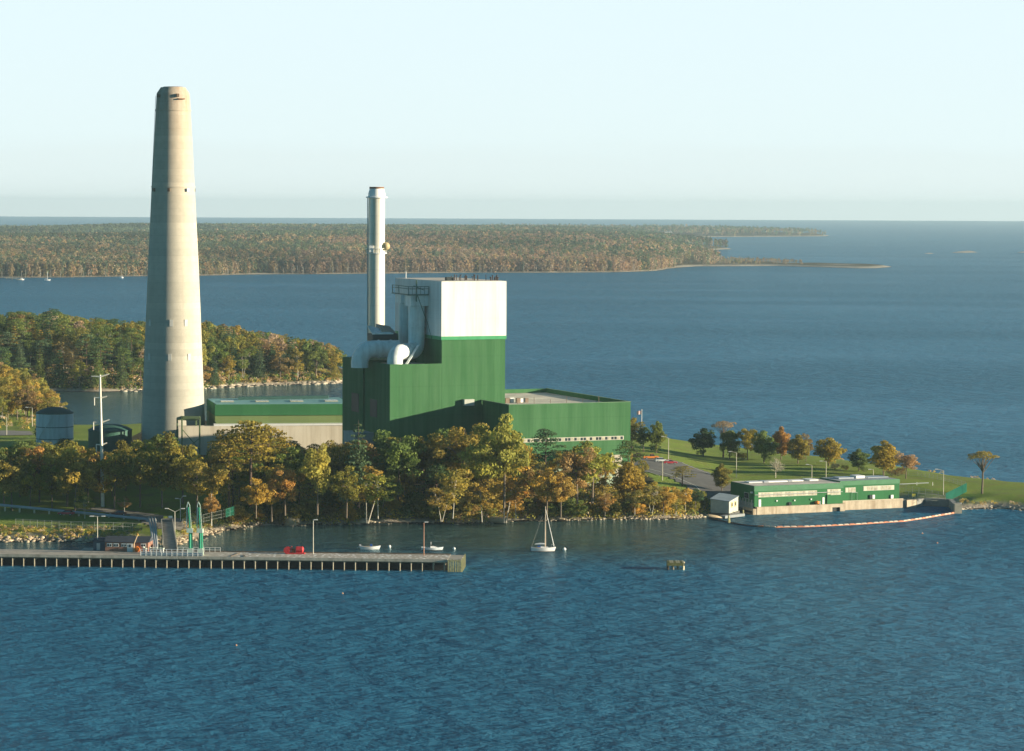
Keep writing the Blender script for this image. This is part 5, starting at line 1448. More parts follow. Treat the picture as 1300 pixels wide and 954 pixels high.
# left (shaded) face recedes to the left, right (lit) face to the right
uL = Vector((-math.cos(R(-4)), math.sin(R(12)), 0)).normalized(); uR = Vector((uL.y, -uL.x, 0)) * 1.0
uR = Vector((math.sin(R(24)), math.cos(R(24)), 0)); uL = Vector((-math.cos(R(24)), math.sin(R(24)), 0))
lw = solve(lambda s_: -pix(hb + uL * s_)[0], -902, 0, 30); rw = solve(lambda s_: pix(hb + uR * s_)[0], 937, 0, 60)
zb0 = 1.2; zbt = PD(925.5, 637.5, hb.y).z
bo = thing('boathouse', hb + (uL * lw + uR * rw) / 2, 'small cream boathouse with two windows and a grey shaded side', 'boathouse')
c4 = [hb + uL * lw, hb, hb + uR * rw, hb + uR * rw + uL * lw]
zt_ = PD(902, 634.5, hb.y).z
MB().prism(c4, zb0, [zt_ - .1, zbt, zbt + .9, zt_ + .9]).build('wall', mat('cream_boards', (0.42, 0.42, 0.35), 0.7, 0.12, 0.8), bo)
MB().prism([q + (q - (c4[0] + c4[2]) / 2) * .06 for q in c4], [zt_ - .098, zbt + .002, zbt + .902, zt_ + .902], [zt_ + .08, zbt + .18, zbt + 1.08, zt_ + 1.08]).build('roof', mat('blue_grey_roof', (0.22, 0.27, 0.30), 0.7), bo)
nR = Vector((uR.y, -uR.x, 0))
for f in (.3, .68):
    q = hb + uR * (rw * f)
    w_ = MB().box(q + nR * .04 + Vector((0, 0, zb0 + 2.0)), (rw * .2, .1, 1.7), uR).build('window', mat('ochre_frame', (0.45, 0.38, 0.18), 0.6), bo)
    MB().box(q + nR * .08 + Vector((0, 0, zb0 + 2.0)), (rw * .1, .1, 1.0), uR).build('pane', m_dglass, w_)
MB().prism([q + (q - (c4[0] + c4[2]) / 2) * .12 for q in c4], .3, zb0 - .003).build('base_float', mat('dark_float_timber', (0.10, 0.10, 0.09), 0.9), bo)
# float dock in front and piles
dk0, dk1 = G(917, 656.5, .5), G(942, 653.5, .5)
o = thing('floating_dock', dk0.lerp(dk1, .5), 'narrow grey floating dock in front of the boathouse', 'dock')
MB().bar(dk0, dk1, 2.2, .8).build('deck', mat('grey_dock_boards', (0.24, 0.26, 0.26), 0.9), o)
MB().tube([dk1 + Vector((.3, -.6, -2)), dk1 + Vector((.3, -.6, 1.5))], .22, 8).build('pile', m_timber, o)
q = G(925, 664.5, 0); 
o = thing('mooring_pile', q, 'short mooring pile in the water before the boathouse', 'pile')
MB().tube([q + Vector((0, 0, -2.5)), q + Vector((0, 0, 2.3))], [.3, .26], 8).build('shaft', m_timber, o)
MB().tube([q + Vector((.6, 0.2, -2.5)), q + Vector((.2, 0, 1.6))], [.22, .2], 8).build('brace_pile', m_timber, o)
# upturned skiff on the shore
q = G(905.5, 656.5, .9)
o = thing('skiff', q, 'tan upturned skiff beached on the rocks left of the boathouse', 'boat')
g = MB(); n = 9; vs = []; fs = []
for i in range(n):
    f = i / (n - 1) * 2 - 1; w_ = .85 * (1 - abs(f) ** 2.6) + .05; hh = .55 * (1 - abs(f) ** 3) + .08
    for k in range(7):
        th = math.pi * k / 6; vs.append(q + Vector((f * 2.7, math.cos(th) * w_, math.sin(th) * hh - f * .35)))
for i in range(n - 1):
    for k in range(6): fs.append((i * 7 + k, i * 7 + k + 1, i * 7 + k + 8, i * 7 + k + 7))
g.add(vs, fs + [tuple(i * 7 for i in range(n)) + tuple(i * 7 + 6 for i in reversed(range(n)))]).build('hull', mat('tan_hull', (0.55, 0.42, 0.26), 0.6), o)
MB().bar(q + Vector((-2.6, 0, .45)), q + Vector((2.6, 0, .1)), .12).build('keel', m_timber, o)
# ------------------------------------------------------------------ floating boom
bp = [(1211, 651.5), (1190, 655), (1170, 658.5), (1146, 662), (1115, 664), (1085, 666), (1055, 667.5), (1020, 669), (985, 669.5), (962, 668.5), (940, 666), (920, 662), (900, 657.5)]
pts_ = [G(x, y, .15) for x, y in bp]
o = thing('floating_boom', pts_[5], 'long orange and pale floating boom curving across the basin mouth', 'boom')
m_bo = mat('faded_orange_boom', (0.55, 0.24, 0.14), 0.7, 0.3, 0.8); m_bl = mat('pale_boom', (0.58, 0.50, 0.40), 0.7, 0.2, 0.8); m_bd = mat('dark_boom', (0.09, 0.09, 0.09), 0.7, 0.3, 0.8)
i = 0; run = 0
for a, b_ in zip(pts_[:-1], pts_[1:]):
    n = max(1, round((b_ - a).length / 2.0))
    for k in range(n):
        q0, q1 = a.lerp(b_, k / n), a.lerp(b_, (k + .93) / n)
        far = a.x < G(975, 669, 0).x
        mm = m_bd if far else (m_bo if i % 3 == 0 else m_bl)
        if i < 98:
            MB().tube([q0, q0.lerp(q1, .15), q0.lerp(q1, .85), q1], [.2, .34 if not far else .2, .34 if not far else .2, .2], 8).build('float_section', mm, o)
        i += 1
g = MB(); g.tube([q + Vector((0, -.42, -.02)) for q in pts_[:9]], .12, 6); g.build('skirt', m_bo, o)
# ------------------------------------------------------------------ timber dolphin
q = G(858, 723.6, 0)
dl = thing('timber_dolphin', q, 'stubby timber dolphin standing alone in the open water', 'dolphin')
m_dpile = mat('tarred_pile', (0.07, 0.055, 0.04), 0.9, 0.3, 2.0); m_moss = mat('mossy_timber', (0.13, 0.13, 0.045), 0.9, 0.4, 2.5)
W = 22 * q.y / F
for j in range(3):
    for i in range(4):
        b = q + Vector((-W / 2 + .25 + i * (W - .5) / 3, j * 1.6, 0))
        MB().tube([b + Vector((0, 0, -2.5)), b + Vector((0, 0, 1.2))], .24, 8).build('pile', m_pile if i in (1, 2, 3) and j == 0 else m_dpile, dl)
MB().box(q + Vector((0, 1.6, 1.45)), (W, 4.2, .75)).build('cap_beam', m_moss, dl)
for k in range(8):
    MB().box(q + Vector((-W / 2 + .3 + k * (W - .6) / 7, 1.6, 1.9)), (.42, 4.3, .16)).build('plank', mat('pale_plank', (0.36, 0.33, 0.20), 0.9, 0.3, 2.0) if k % 3 else m_moss, dl)
MB().tube([q + Vector((W / 2 - .35, -.25, -.4)), q + Vector((W / 2 - .25, -.2, 2.1))], .3, 8).build('corner_post', mat('bleached_post', (0.62, 0.54, 0.36), 0.8, 0.2, 2.0), dl)
# ------------------------------------------------------------------ boats
m_hull = mat('white_gelcoat', (0.74, 0.74, 0.72), 0.25, 0.03, spec=0.6)
m_boot = mat('dark_boot_stripe', (0.10, 0.045, 0.035), 0.5)
m_blue2 = mat('blue_canvas', (0.02, 0.10, 0.38), 0.7)
m_wood2 = mat('varnished_spar', (0.62, 0.47, 0.33), 0.4, 0.08)
def hull_mesh(L, Wd, fb, draft, sheer=.35, bow=1.0, n=15, ns=9, stern=.75, z_lo=None):
    """closed hull, bow to +X"""
    vs = []; fs = []
    for i in range(n):
        f = i / (n - 1); x = -L / 2 + L * f
        w = Wd / 2 * (stern + (1 - stern) * math.sin(min(1, f / .5) * math.pi / 2)) if f < .5 else Wd / 2 * max(.02, math.cos((f - .5) / .5 * math.pi / 2) ** .8)
        top = fb + sheer * (abs(f - .45) / .55) ** 2 * bow; bot = -draft * (1 - max(0, (f - .6) / .4) ** 2 * .9)
        for k in range(ns):
            th = -math.pi / 2 + math.pi * k / (ns - 1)
            s_ = math.sin(th)
            y = w * (abs(s_) ** .55) * (1 if s_ > 0 else -1)
            z = bot + (top - bot) * (1 - math.cos(th)) if False else bot + (top - bot) * (abs(s_) ** 1.8)
            vs.append((x + (.35 * (z - bot) * (1 if f > .9 else 0)), y, z))
    for i in range(n - 1):
        for k in range(ns - 1): fs.append((i * ns + k, (i + 1) * ns + k, (i + 1) * ns + k + 1, i * ns + k + 1))
    fs.append(tuple(range(ns))[::-1]); fs.append(tuple((n - 1) * ns + k for k in range(ns)))
    deck = []
    for i in range(n - 1): fs.append((i * ns, i * ns + ns - 1, (i + 1) * ns + ns - 1, (i + 1) * ns))
    return vs, fs
# the moored sailboat
q = G(689, 700.3, 0); Ls = 29.5 * q.y / F
sb = thing('sailboat', q, 'white sailboat with bare mast moored in the middle of the water', 'sailboat')
MB().add(*[(lambda v: [Vector(a) + q for a in v])(hull_mesh(Ls, 2.2, .95, .5)[0]), hull_mesh(Ls, 2.2, .95, .5)[1]]).build('hull', m_hull, sb, smooth=True)
MB().add([Vector((a[0] * 1.004, a[1] * 1.012, min(a[2], .10))) + q for a in hull_mesh(Ls, 2.2, .95, .5)[0]], hull_mesh(Ls, 2.2, .95, .5)[1]).build('boot_stripe', m_boot, sb)
g = MB(); g.prism([q + Vector((-.6, -.6, 0)), q + Vector((1.5, -.5, 0)), q + Vector((1.5, .5, 0)), q + Vector((-.6, .6, 0))], [.98] * 4, [1.38, 1.25, 1.25, 1.38]); g.build('cabin', m_hull, sb)
MB().prism([q + Vector((-1.9, -.55, 0)), q + Vector((-.65, -.6, 0)), q + Vector((-.65, .6, 0)), q + Vector((-1.9, .55, 0))], 1.0, 1.2).build('cockpit', mat('tan_seat', (0.45, 0.33, 0.2), 0.7), sb)
MB().box(q + Vector((-.95, -.1, 1.35)), (.9, .9, .35)).build('canvas_dodger', m_blue2, sb)
zm_ = PD(692, 643, q.y).z; xm = PD(692.3, 690, q.y).x - q.x
mt_ = q + Vector((xm, 0, 1.2)); mtop = q + Vector((xm, 0, zm_))
MB().tube([mt_, mtop], [.12, .08], 8).build('mast', m_wood2, sb)
bm_ = q + Vector((xm, 0, 1.95)); MB().tube([bm_, bm_ + Vector((-2.9, 0, -.02))], .08, 8).build('boom', m_whitep, sb)
MB().tube([bm_ + Vector((-.1, 0, .12)), bm_ + Vector((-1.4, 0, .2)), bm_ + Vector((-2.7, 0, .1))], [.2, .18, .1], 8).build('furled_mainsail', m_whitep, sb, smooth=True)
MB().tube([mtop + Vector((.05, 0, -.8)), q + Vector((Ls / 2 - .1, 0, 1.35))], [.05, .11], 8).build('furled_jib', m_whitep, sb)
m_wire = mat('rigging_wire', (0.35, 0.34, 0.30), 0.5)
for e in ((-Ls / 2 + .1, 0, 1.2), (xm - .3, -1.05, 1.0), (xm - .3, 1.05, 1.0), (xm + .2, -1.0, 1.0), (xm + .2, 1.0, 1.0)):
    MB().tube([mtop if abs(e[1]) < .1 else mtop.lerp(mt_, .06), q + Vector(e)], .022, 4).build('stay', m_wire, sb)
MB().bar(mt_.lerp(mtop, .62) + Vector((0, -.7, 0)), mt_.lerp(mtop, .62) + Vector((0, .7, 0)), .06).build('spreader', m_wood2, sb)
g = MB()
for y in (-.8, .8): g.bar(q + Vector((Ls / 2 - .8, y * .35, 1.2)), q + Vector((Ls / 2 - .8, y * .35, 1.9)), .05)
g.bar(q + Vector((Ls / 2 - .8, -.3, 1.9)), q + Vector((Ls / 2 + .1, 0, 1.95)), .05); g.bar(q + Vector((Ls / 2 - .8, .3, 1.9)), q + Vector((Ls / 2 + .1, 0, 1.95)), .05)
g.build('pulpit', m_steel, sb)
MB().box(q + Vector((-Ls / 2 + .05, 0, .55)), (.3, .35, .9)).build('outboard_motor', m_blue2, sb)
# motor launch
def at_(px, py): return G(px, py, 0)
q = at_(548, 698.8); Lm = 27 * q.y / F
mb_ = thing('motorboat', q, 'white motorboat with a small windscreen moored off the pier head', 'motorboat')
hv, hf = hull_mesh(Lm, 2.1, .7, .35, .25)
MB().add([Vector(a) + q for a in hv], hf).build('hull', mat('bluish_white_hull', (0.60, 0.66, 0.68), 0.3, 0.04), mb_, smooth=True)
MB().add([Vector((a[0] * 1.003, a[1] * 1.01, min(a[2], .1))) + q for a in hv], hf).build('boot_stripe', m_dark, mb_)
MB().prism([q + Vector((-.3, -.75, 0)), q + Vector((1.5, -.45, 0)), q + Vector((1.5, .45, 0)), q + Vector((-.3, .75, 0))], .7, [1.25, .85, .85, 1.25]).build('cabin', m_hull, mb_)
MB().prism([q + Vector((-.25, -.6, 0)), q + Vector((.3, -.5, 0)), q + Vector((.3, .5, 0)), q + Vector((-.25, .6, 0))], 1.15, [1.6, 1.2, 1.2, 1.6]).build('windscreen', m_dglass, mb_)
MB().tube([q + Vector((-.2, 0, 1.2)), q + Vector((-.2, 0, 2.3))], .06, 6).build('light_mast', m_whitep, mb_)
MB().box(q + Vector((-Lm / 2 + .6, 0, .8)), (1.0, 1.2, .35)).build('engine_box', m_whitep, mb_)
# open dinghy with outboard
q = at_(469.5, 697.6); Ld = 24 * q.y / F
dg = thing('dinghy', q, 'open white dinghy with grey outboard and a blue seat', 'dinghy')
hv, hf = hull_mesh(Ld, 1.7, .75, .3, .3)
MB().add([Vector(a) + q for a in hv], hf).build('hull', m_hull, dg, smooth=True)
MB().box(q + Vector((-.2, 0, .8)), (3.0, 1.0, .06)).build('floor_boards', mat('tan_seat', (0.45, 0.33, 0.2), 0.7), dg)
MB().box(q + Vector((.35, 0, 1.1)), (.55, .55, .6)).build('seat', m_blue2, dg)
MB().box(q + Vector((-Ld / 2 - .1, 0, 1.0)), (.5, .4, .7)).build('outboard_motor', mat('grey_engine_cover', (0.45, 0.46, 0.47), 0.5), dg)
MB().bar(q + Vector((-Ld / 2 - .25, 0, .9)), q + Vector((-Ld / 2 - 1.0, 0, .25)), .14).build('motor_leg', m_steel, dg)
# skiff tied behind the pier
q = at_(276, 700.5); q = Vector((q.x, Pp(s_at(276, WP), WP + 3, 0).y + 1, 0)); Lk = 26 * q.y / F
q.x = PD(275, 690, q.y).x
wk = thing('work_skiff', q, 'white work skiff tied behind the pier right of the loading arms', 'boat')
hv, hf = hull_mesh(Lk, 2.0, 1.5, .35, .2, n=13)
MB().add([Vector(a) + q for a in hv], hf).build('hull', m_hull, wk, smooth=True)
MB().box(q + Vector((-.2, 0, 1.75)), (1.4, 1.3, .9)).build('console', m_whitep, wk)
MB().bar(q + Vector((-1.6, 0, 1.5)), q + Vector((-1.6, 0, 2.6)), .1).build('post', m_steel, wk)
def buoy(px, py, r, label, mm=m_whitep, group='small white mooring buoys'):
    q = at_(px, py); o = thing('mooring_buoy', q, label, 'buoy', group)
    MB().ball(q + Vector((0, 0, r * .4)), r, 12).build('float', mm, o, smooth=True)
    MB().tube([q + Vector((0, 0, r * 1.3)), q + Vector((0, 0, r * 1.7))], .06, 6).build('ring', m_steel, o)
buoy(494.5, 695, .42, 'small white buoy right of the open dinghy')
buoy(576.5, 697.5, .42, 'small white buoy off the pier head, right of the motorboat')
buoy(716.5, 698.5, .48, 'white mooring buoy just right of the sailboat')
m_lob = mat('orange_buoy_paint', (0.60, 0.34, 0.18), 0.5)
buoy(1171, 678, .22, 'tiny orange float in the open water below the boom', m_lob, 'tiny orange floats')
buoy(300, 820, .2, 'tiny pale float in the water below the pier at left', m_lob, 'tiny orange floats')
buoy(435, 754, .2, 'tiny orange float in the water below the middle of the pier', m_lob, 'tiny orange floats')
buoy(1190, 690, .2, 'tiny orange float lower in the open water below the boom', m_lob, 'tiny orange floats')
# boats off the far shore
q = at_(60, 356.5); Lf = 7.5 * q.y / F
fs_ = thing('distant_sailboat', q, 'tiny white sailboat anchored off the far wooded shore', 'sailboat')
hv, hf = hull_mesh(Lf, 2.8, 1.3, .4)
MB().add([Vector(a) + q for a in hv], hf).build('hull', m_hull, fs_)
MB().tube([q + Vector((.3, 0, 1)), q + Vector((.3, 0, 11))], .2, 6).build('mast', m_whitep, fs_)
MB().tube([q + Vector((.3, 0, 2.2)), q + Vector((-3, 0, 2.2))], .2, 6).build('boom', m_whitep, fs_)
for px, py, L_, lb in ((27.5, 356, 5.5, 'tiny white motorboat at the end of the far left jetty'), (154.5, 353.5, 4, 'tiny white boat near the far shore left of the chimney')):
    q = at_(px, py); o = thing('distant_motorboat', q, lb, 'motorboat'); hv, hf = hull_mesh(L_ * q.y / F, 2.8, 1.3, .4)
    MB().add([Vector(a) + q for a in hv], hf).build('hull', m_hull, o)
    MB().box(q + Vector((0, 0, 1.9)), (2.4, 1.8, 1.4)).build('cabin', m_hull, o)
j0, j1 = G(5, 352.5, 1.2), G(26, 355, 1.2)
o = thing('distant_jetty', j0, 'thin pale jetty reaching into the water from the far left shore', 'jetty')
MB().bar(j0, j1, 3.0, .5).build('deck', mat('pale_coping', (0.55, 0.48, 0.36), 0.9, 0.15), o)
for f in (.15, .5, .85): q = j0.lerp(j1, f); MB().tube([(q.x, q.y, -2), (q.x, q.y, 1.2)], .5, 6).build('pile', m_pile, o)
# white cottages on the far points
for px, py, w_, h_, D_, lb in ((847, 298.5, 34, 10, 9700, 'white house on the far point right of the woods'), (818, 298.5, 60, 6, 9900, 'long low pale building on the far point'),
                            (912, 299.6, 22, 7, 9400, 'tiny pale cottage by the water on the outermost point'), (865, 319, 10, 5, 6250, 'small pale cottage at the tip of the middle point')):
    q = G(px, py, 2.0)
    o = thing('far_house', q, lb, 'house')
    MB().box(q + Vector((0, 0, h_ / 2)), (w_, 12, h_)).build('wall', m_whitep, o)
    g = MB(); x, y = w_ / 2 + .5, 6.5
    g.add([q + Vector(v) for v in ((-x, -y, h_), (x, -y, h_), (x, y, h_), (-x, y, h_), (-x, 0, h_ + 4), (x, 0, h_ + 4))], [(0, 1, 5, 4), (2, 3, 4, 5), (0, 4, 3), (1, 2, 5), (0, 3, 2, 1)]); g.build('roof', m_roofd, o)
# ------------------------------------------------------------------ vegetation
def foliage_mat(name, trans=0.45):
    m, t, bs = nodes(name)
    oi = N(t, 'ShaderNodeObjectInfo'); at = N(t, 'ShaderNodeAttribute'); at.attribute_name = 'tint'
    c = mixc(t, 1.0, oi.outputs['Color'], at.outputs['Color'], 'MULTIPLY')
    t.links.new(c, bs.inputs['Base Color']); bs.inputs['Roughness'].default_value = .75; bs.inputs['Specular IOR Level'].default_value = .15
    if trans:
        tr = N(t, 'ShaderNodeBsdfTranslucent'); t.links.new(c, tr.inputs[0])
        ms = N(t, 'ShaderNodeMixShader'); ms.inputs[0].default_value = trans
        t.links.new(bs.outputs[0], ms.inputs[1]); t.links.new(tr.outputs[0], ms.inputs[2])
        t.links.new(ms.outputs[0], t.nodes['Material Output'].inputs[0])
    return m
m_leaf = foliage_mat('foliage'); m_wood = foliage_mat('far_foliage', .4)
m_bark = mat('grey_brown_bark', (0.16, 0.125, 0.09), 0.95, 0.3, 2.0)
m_birch = mat('pale_birch_bark', (0.52, 0.47, 0.38), 0.8, 0.25, 2.0)
m_pineb = mat('dark_pine_bark', (0.09, 0.06, 0.045), 0.95, 0.3, 2.0)

def leaf_quads(C, Rd, per, size, rs, up=0.15, inner=0.55, hue=1.0):
    """leaf clumps: C (n,3) centres, Rd (n,3) radii -> quads lying roughly on each clump's skin"""
    n = len(C); N_ = n * per
    ci = np.repeat(np.arange(n), per)
    d = rs.normal(size=(N_, 3)); d[:, 2] += up; d /= np.linalg.norm(d, axis=1)[:, None]
    rad = inner + (1.12 - inner) * rs.rand(N_) ** .6
    P = C[ci] + d * Rd[ci] * rad[:, None]
    nn = d * .9 + rs.normal(size=(N_, 3)) * .55; nn /= np.linalg.norm(nn, axis=1)[:, None]
    a = np.cross(nn, rs.normal(size=(N_, 3))); a /= np.linalg.norm(a, axis=1)[:, None]
    b = np.cross(nn, a)
    s = size * (.55 + .9 * rs.rand(N_))[:, None]
    Vv = np.stack([P - a * s * .5 - b * s * .2, P + a * s * .1 - b * s * .5, P + a * s * .5 + b * s * .2, P - a * s * .1 + b * s * .5], 1).reshape(-1, 3)
    Fq = np.arange(N_ * 4).reshape(-1, 4)
    cl = .78 + .44 * rs.rand(n); hh = rs.rand(n)
    v = (cl[ci] * (1 + hue * (-.28 + .56 * rs.rand(N_))))[:, None] * np.ones((1, 3))
    warm = (hh[ci] > .72).astype(float) * .28 + rs.rand(N_) * .18
    v[:, 0] *= 1 + warm * .75; v[:, 1] *= 1 + warm * .35; v[:, 2] *= 1 - warm * .3
    col4 = np.concatenate([np.repeat(v, 4, 0), np.ones((N_ * 4, 1))], 1)
    return Vv, Fq, col4
def cat_(parts):
    V = []; Fq = []; Cc = []; o = 0
    for a, b, c in parts:
        V.append(a); Fq.append(b + o); Cc.append(c); o += len(a)
    return np.concatenate(V), np.concatenate(Fq), np.concatenate(Cc)

def spec(kind, seed):
    """crown leaf arrays and branch description for one variant (unit: metres at its natural height)"""
    rs = np.random.RandomState(seed); g = MB()
    if kind in ('oak', 'maple', 'aspen'):
        Ht = {'oak': 14., 'maple': 10., 'aspen': 12.}[kind]
        rx, rz, cz = {'oak': (.36, .37, .59), 'maple': (.33, .40, .54), 'aspen': (.22, .38, .58)}[kind]
        n = {'oak': 40, 'maple': 60, 'aspen': 30}[kind]
        C = []
        lob = rs.rand(4) * 6.28
        while len(C) < n:
            d = rs.normal(size=3); d /= np.linalg.norm(d)
            r = rs.rand() ** .38
            az = math.atan2(d[1], d[0])
            ka = .35 if kind == 'maple' else 1
            irr = 1 + ka * (.22 * math.sin(2 * az + lob[0]) + .16 * math.sin(3 * az + lob[1] + d[2] * 2))
            zz_ = d[2] * r
            taper = (1 - .45 * max(0, zz_)) if kind == 'maple' else 1
            if kind == 'oak' and zz_ < -.75: continue
            C.append((d[0] * r * rx * Ht * irr * taper, d[1] * r * rx * Ht * irr * taper, cz * Ht + zz_ * rz * Ht * (1 + .1 * math.sin(az * 2 + lob[2]))))
        C = np.array(C)
        r0 = {'oak': .088, 'maple': .105, 'aspen': .072}[kind] * Ht
        Rd = np.stack([r0 * (.75 + .6 * rs.rand(n)), r0 * (.75 + .6 * rs.rand(n)), r0 * (.5 + .4 * rs.rand(n))], 1)
        leaf = leaf_quads(C, Rd, {'oak': 92, 'maple': 100, 'aspen': 60}[kind], {'oak': .44, 'maple': .36, 'aspen': .33}[kind], rs)
        bend = rs.normal(size=2) * .03 * Ht
        top = Vector((bend[0], bend[1], .62 * Ht))
        tr = [Vector((0, 0, -.6)), Vector((bend[0] * .4, bend[1] * .4, .3 * Ht)), top, Vector((bend[0] * 1.2, bend[1] * 1.2, .86 * Ht))]
        w = {'oak': .020, 'maple': .020, 'aspen': .007}[kind] * Ht
        g.tube(tr, [w, w * .75, w * .5, w * .15], 7)
        for i in range(0, n, 2):
            f = .35 + .5 * rs.rand(); q = tr[1].lerp(top, f)
            c = Vector(C[i]); mid = q.lerp(c, .5) + Vector((0, 0, .04 * Ht))
            g.tube([q, mid, c], [w * .38, w * .24, w * .08], 4, False)
        if kind == 'aspen' and seed % 2:
            g.tube([Vector((.3, 0, -.6)), Vector((1.2, .3, .35 * Ht)), Vector((1.8, .4, .75 * Ht))], [w, w * .7, w * .2], 6)
    elif kind == 'pine':
        Ht = 16.; n = 24; C = []; tr = [Vector((0, 0, -.6)), Vector((.1, 0, .5 * Ht)), Vector((.3 * rs.normal(), .3, .97 * Ht))]
        w = .02 * Ht; g.tube(tr, [w, w * .7, w * .12], 7)
        for i in range(n):
            f = .42 + .56 * (i / (n - 1)) ** .8; az = i * 2.4 + rs.rand(); L = Ht * (.30 * math.sin(min(1, (1.08 - f) * 1.9) * 1.57)) * (.55 + .55 * rs.rand())
            c = Vector((L * math.cos(az), L * math.sin(az), f * Ht + .25)); C.append(c)
            g.tube([Vector((0, 0, f * Ht - .5)), c * .6 + Vector((0, 0, f * Ht * .4 - .1)), c], [w * .25, w * .18, w * .06], 4, False)
        C = np.array(C); Rd = np.stack([1.5 + .9 * rs.rand(n), 1.5 + .9 * rs.rand(n), .32 + .22 * rs.rand(n)], 1)
        leaf = leaf_quads(C, Rd, 70, .42, rs, up=.5)
    elif kind == 'umbrella':
        Ht = 12.; n = 20; C = []
        tr = [Vector((0, 0, -.6)), Vector((.25, 0, .35 * Ht)), Vector((.1, 0, .62 * Ht)), Vector((.5, 0, .85 * Ht))]
        w = .03 * Ht; g.tube(tr, [w, w * .75, w * .6, w * .2], 7)
        for i in range(n):
            az = i * 2.4; rr_ = (i / n) ** .6 * .36 * Ht
            c = Vector((rr_ * math.cos(az), rr_ * math.sin(az) * .9, .92 * Ht - .10 * Ht * (rr_ / (.36 * Ht)) ** 1.5 + rs.normal() * .25)); C.append(c)
            q = tr[1].lerp(tr[2], .3 + .7 * rs.rand()); g.tube([q, q.lerp(c, .55) + Vector((0, 0, .1)), c], [w * .4, w * .25, w * .08], 4, False)
        C = np.array(C); Rd = np.stack([1.0 + .6 * rs.rand(n), 1.0 + .6 * rs.rand(n), .35 + .25 * rs.rand(n)], 1)
        leaf = leaf_quads(C, Rd, 60, .30, rs, up=.4)
    elif kind == 'spruce':
        Ht = 15.; C = []; Rd = []
        w = .018 * Ht; g.tube([Vector((0, 0, -.6)), Vector((0, 0, Ht * .98))], [w, w * .08], 7)
        nl = 15
        for j in range(nl):
            f = .10 + .88 * j / nl; Rr = Ht * .23 * (1 - f) ** .85 * (.85 + .3 * rs.rand()) + .12
            nb = max(3, int(8 * (1 - f) + 3))
            for i in range(nb):
                az = i * 6.28 / nb + j * 1.1 + rs.rand() * .5
                for q in (.45, .85):
                    if q < .5 and f > .7: continue
                    C.append((Rr * q * math.cos(az), Rr * q * math.sin(az), f * Ht - Rr * q * .28)); s_ = .32 * Rr * (1.15 - .4 * q) + .18
                    Rd.append((s_, s_, s_ * .42))
        C = np.array(C); Rd = np.array(Rd)
        leaf = leaf_quads(C, Rd, 15, .36, rs, up=.3)
    elif kind == 'snag':
        Ht = 9.; n = 26; C = []
        w = .02 * Ht; g.tube([Vector((0, 0, -.5)), Vector((0, 0, .4 * Ht)), Vector((.2, 0, .8 * Ht))], [w, w * .7, w * .15], 6)
        for i in range(46):
            d = rs.normal(size=3); d[2] = abs(d[2]) * .9 + .2; d /= np.linalg.norm(d); q = Vector((0, 0, Ht * (.22 + .3 * rs.rand()))); e = q + Vector(d) * Ht * .42 * (.6 + .5 * rs.rand())
            g.tube([q, q.lerp(e, .5) + Vector((0, 0, .2)), e], [.07, .05, .025], 4, False)
            for k in range(3):
                d2 = rs.normal(size=3); d2[2] = abs(d2[2]); e2 = q.lerp(e, .5 + .15 * k); g.tube([e2, e2 + Vector(d2) * .7], [.03, .015], 3, False)
        C = np.array([(rs.normal() * 1.2, rs.normal() * 1.2, Ht * (.45 + .4 * rs.rand())) for _ in range(n)])
        leaf = leaf_quads(C, np.full((n, 3), .9), 9, .16, rs)
    elif kind == 'bush':
        Ht = 3.; n = 9
        C = np.array([(rs.normal() * .8, rs.normal() * .8, .9 + rs.rand() * 1.3) for _ in range(n)]); Rd = .55 + .45 * rs.rand(n, 3)
        leaf = leaf_quads(C, Rd, 60, .26, rs)
        for i in range(n): g.tube([Vector((0, 0, -.3)), Vector(C[i])], [.06, .03], 4, False)
    return Ht, leaf, g
BARK = {'oak': m_bark, 'maple': m_bark, 'aspen': m_birch, 'pine': m_pineb, 'umbrella': m_bark, 'spruce': m_pineb, 'snag': m_birch, 'bush': m_bark}
NAME = {'oak': 'oak_tree', 'maple': 'maple_tree', 'aspen': 'birch_tree', 'pine': 'pine_tree', 'umbrella': 'pine_tree', 'spruce': 'spruce_tree', 'snag': 'bare_tree', 'bush': 'bush'}
WORD = {'oak': 'oak', 'maple': 'round maple', 'aspen': 'birch', 'pine': 'pine', 'umbrella': 'flat-topped pine', 'spruce': 'spruce', 'snag': 'bare tree', 'bush': 'bush'}
VAR = {}
for kd, nv in (('oak', 6), ('maple', 4), ('aspen', 4), ('pine', 4), ('umbrella', 2), ('spruce', 3), ('snag', 1), ('bush', 3)):
    VAR[kd] = []
    for i in range(nv):
        Ht, lf, g = spec(kd, 100 + i + 17 * len(kd))
        cm = mesh_np(NAME[kd] + '_crown', *lf); cm.materials.append(m_leaf)
        tm = bpy.data.meshes.new(NAME[kd] + '_trunk'); tm.from_pydata([tuple(v) for v in g.v], [], g.f); tm.materials.append(BARK[kd])
        VAR[kd].append((Ht, cm, tm, lf))
COL_ = {'olive': (.125, .112, .024), 'yellow-olive': (.185, .152, .032), 'golden': (.23, .170, .038), 'orange': (.215, .135, .042), 'russet': (.150, .112, .045),
       'green': (.075, .105, .028), 'dark green': (.036, .066, .028), 'blue-green': (.055, .085, .042), 'bright olive': (.155, .155, .034), 'rust-red': (.26, .085, .05), 'grey-brown': (.21, .16, .11)}
COL = {k: tuple(min(.6, x * 1.9) for x in v) for k, v in COL_.items()}
TREES = []
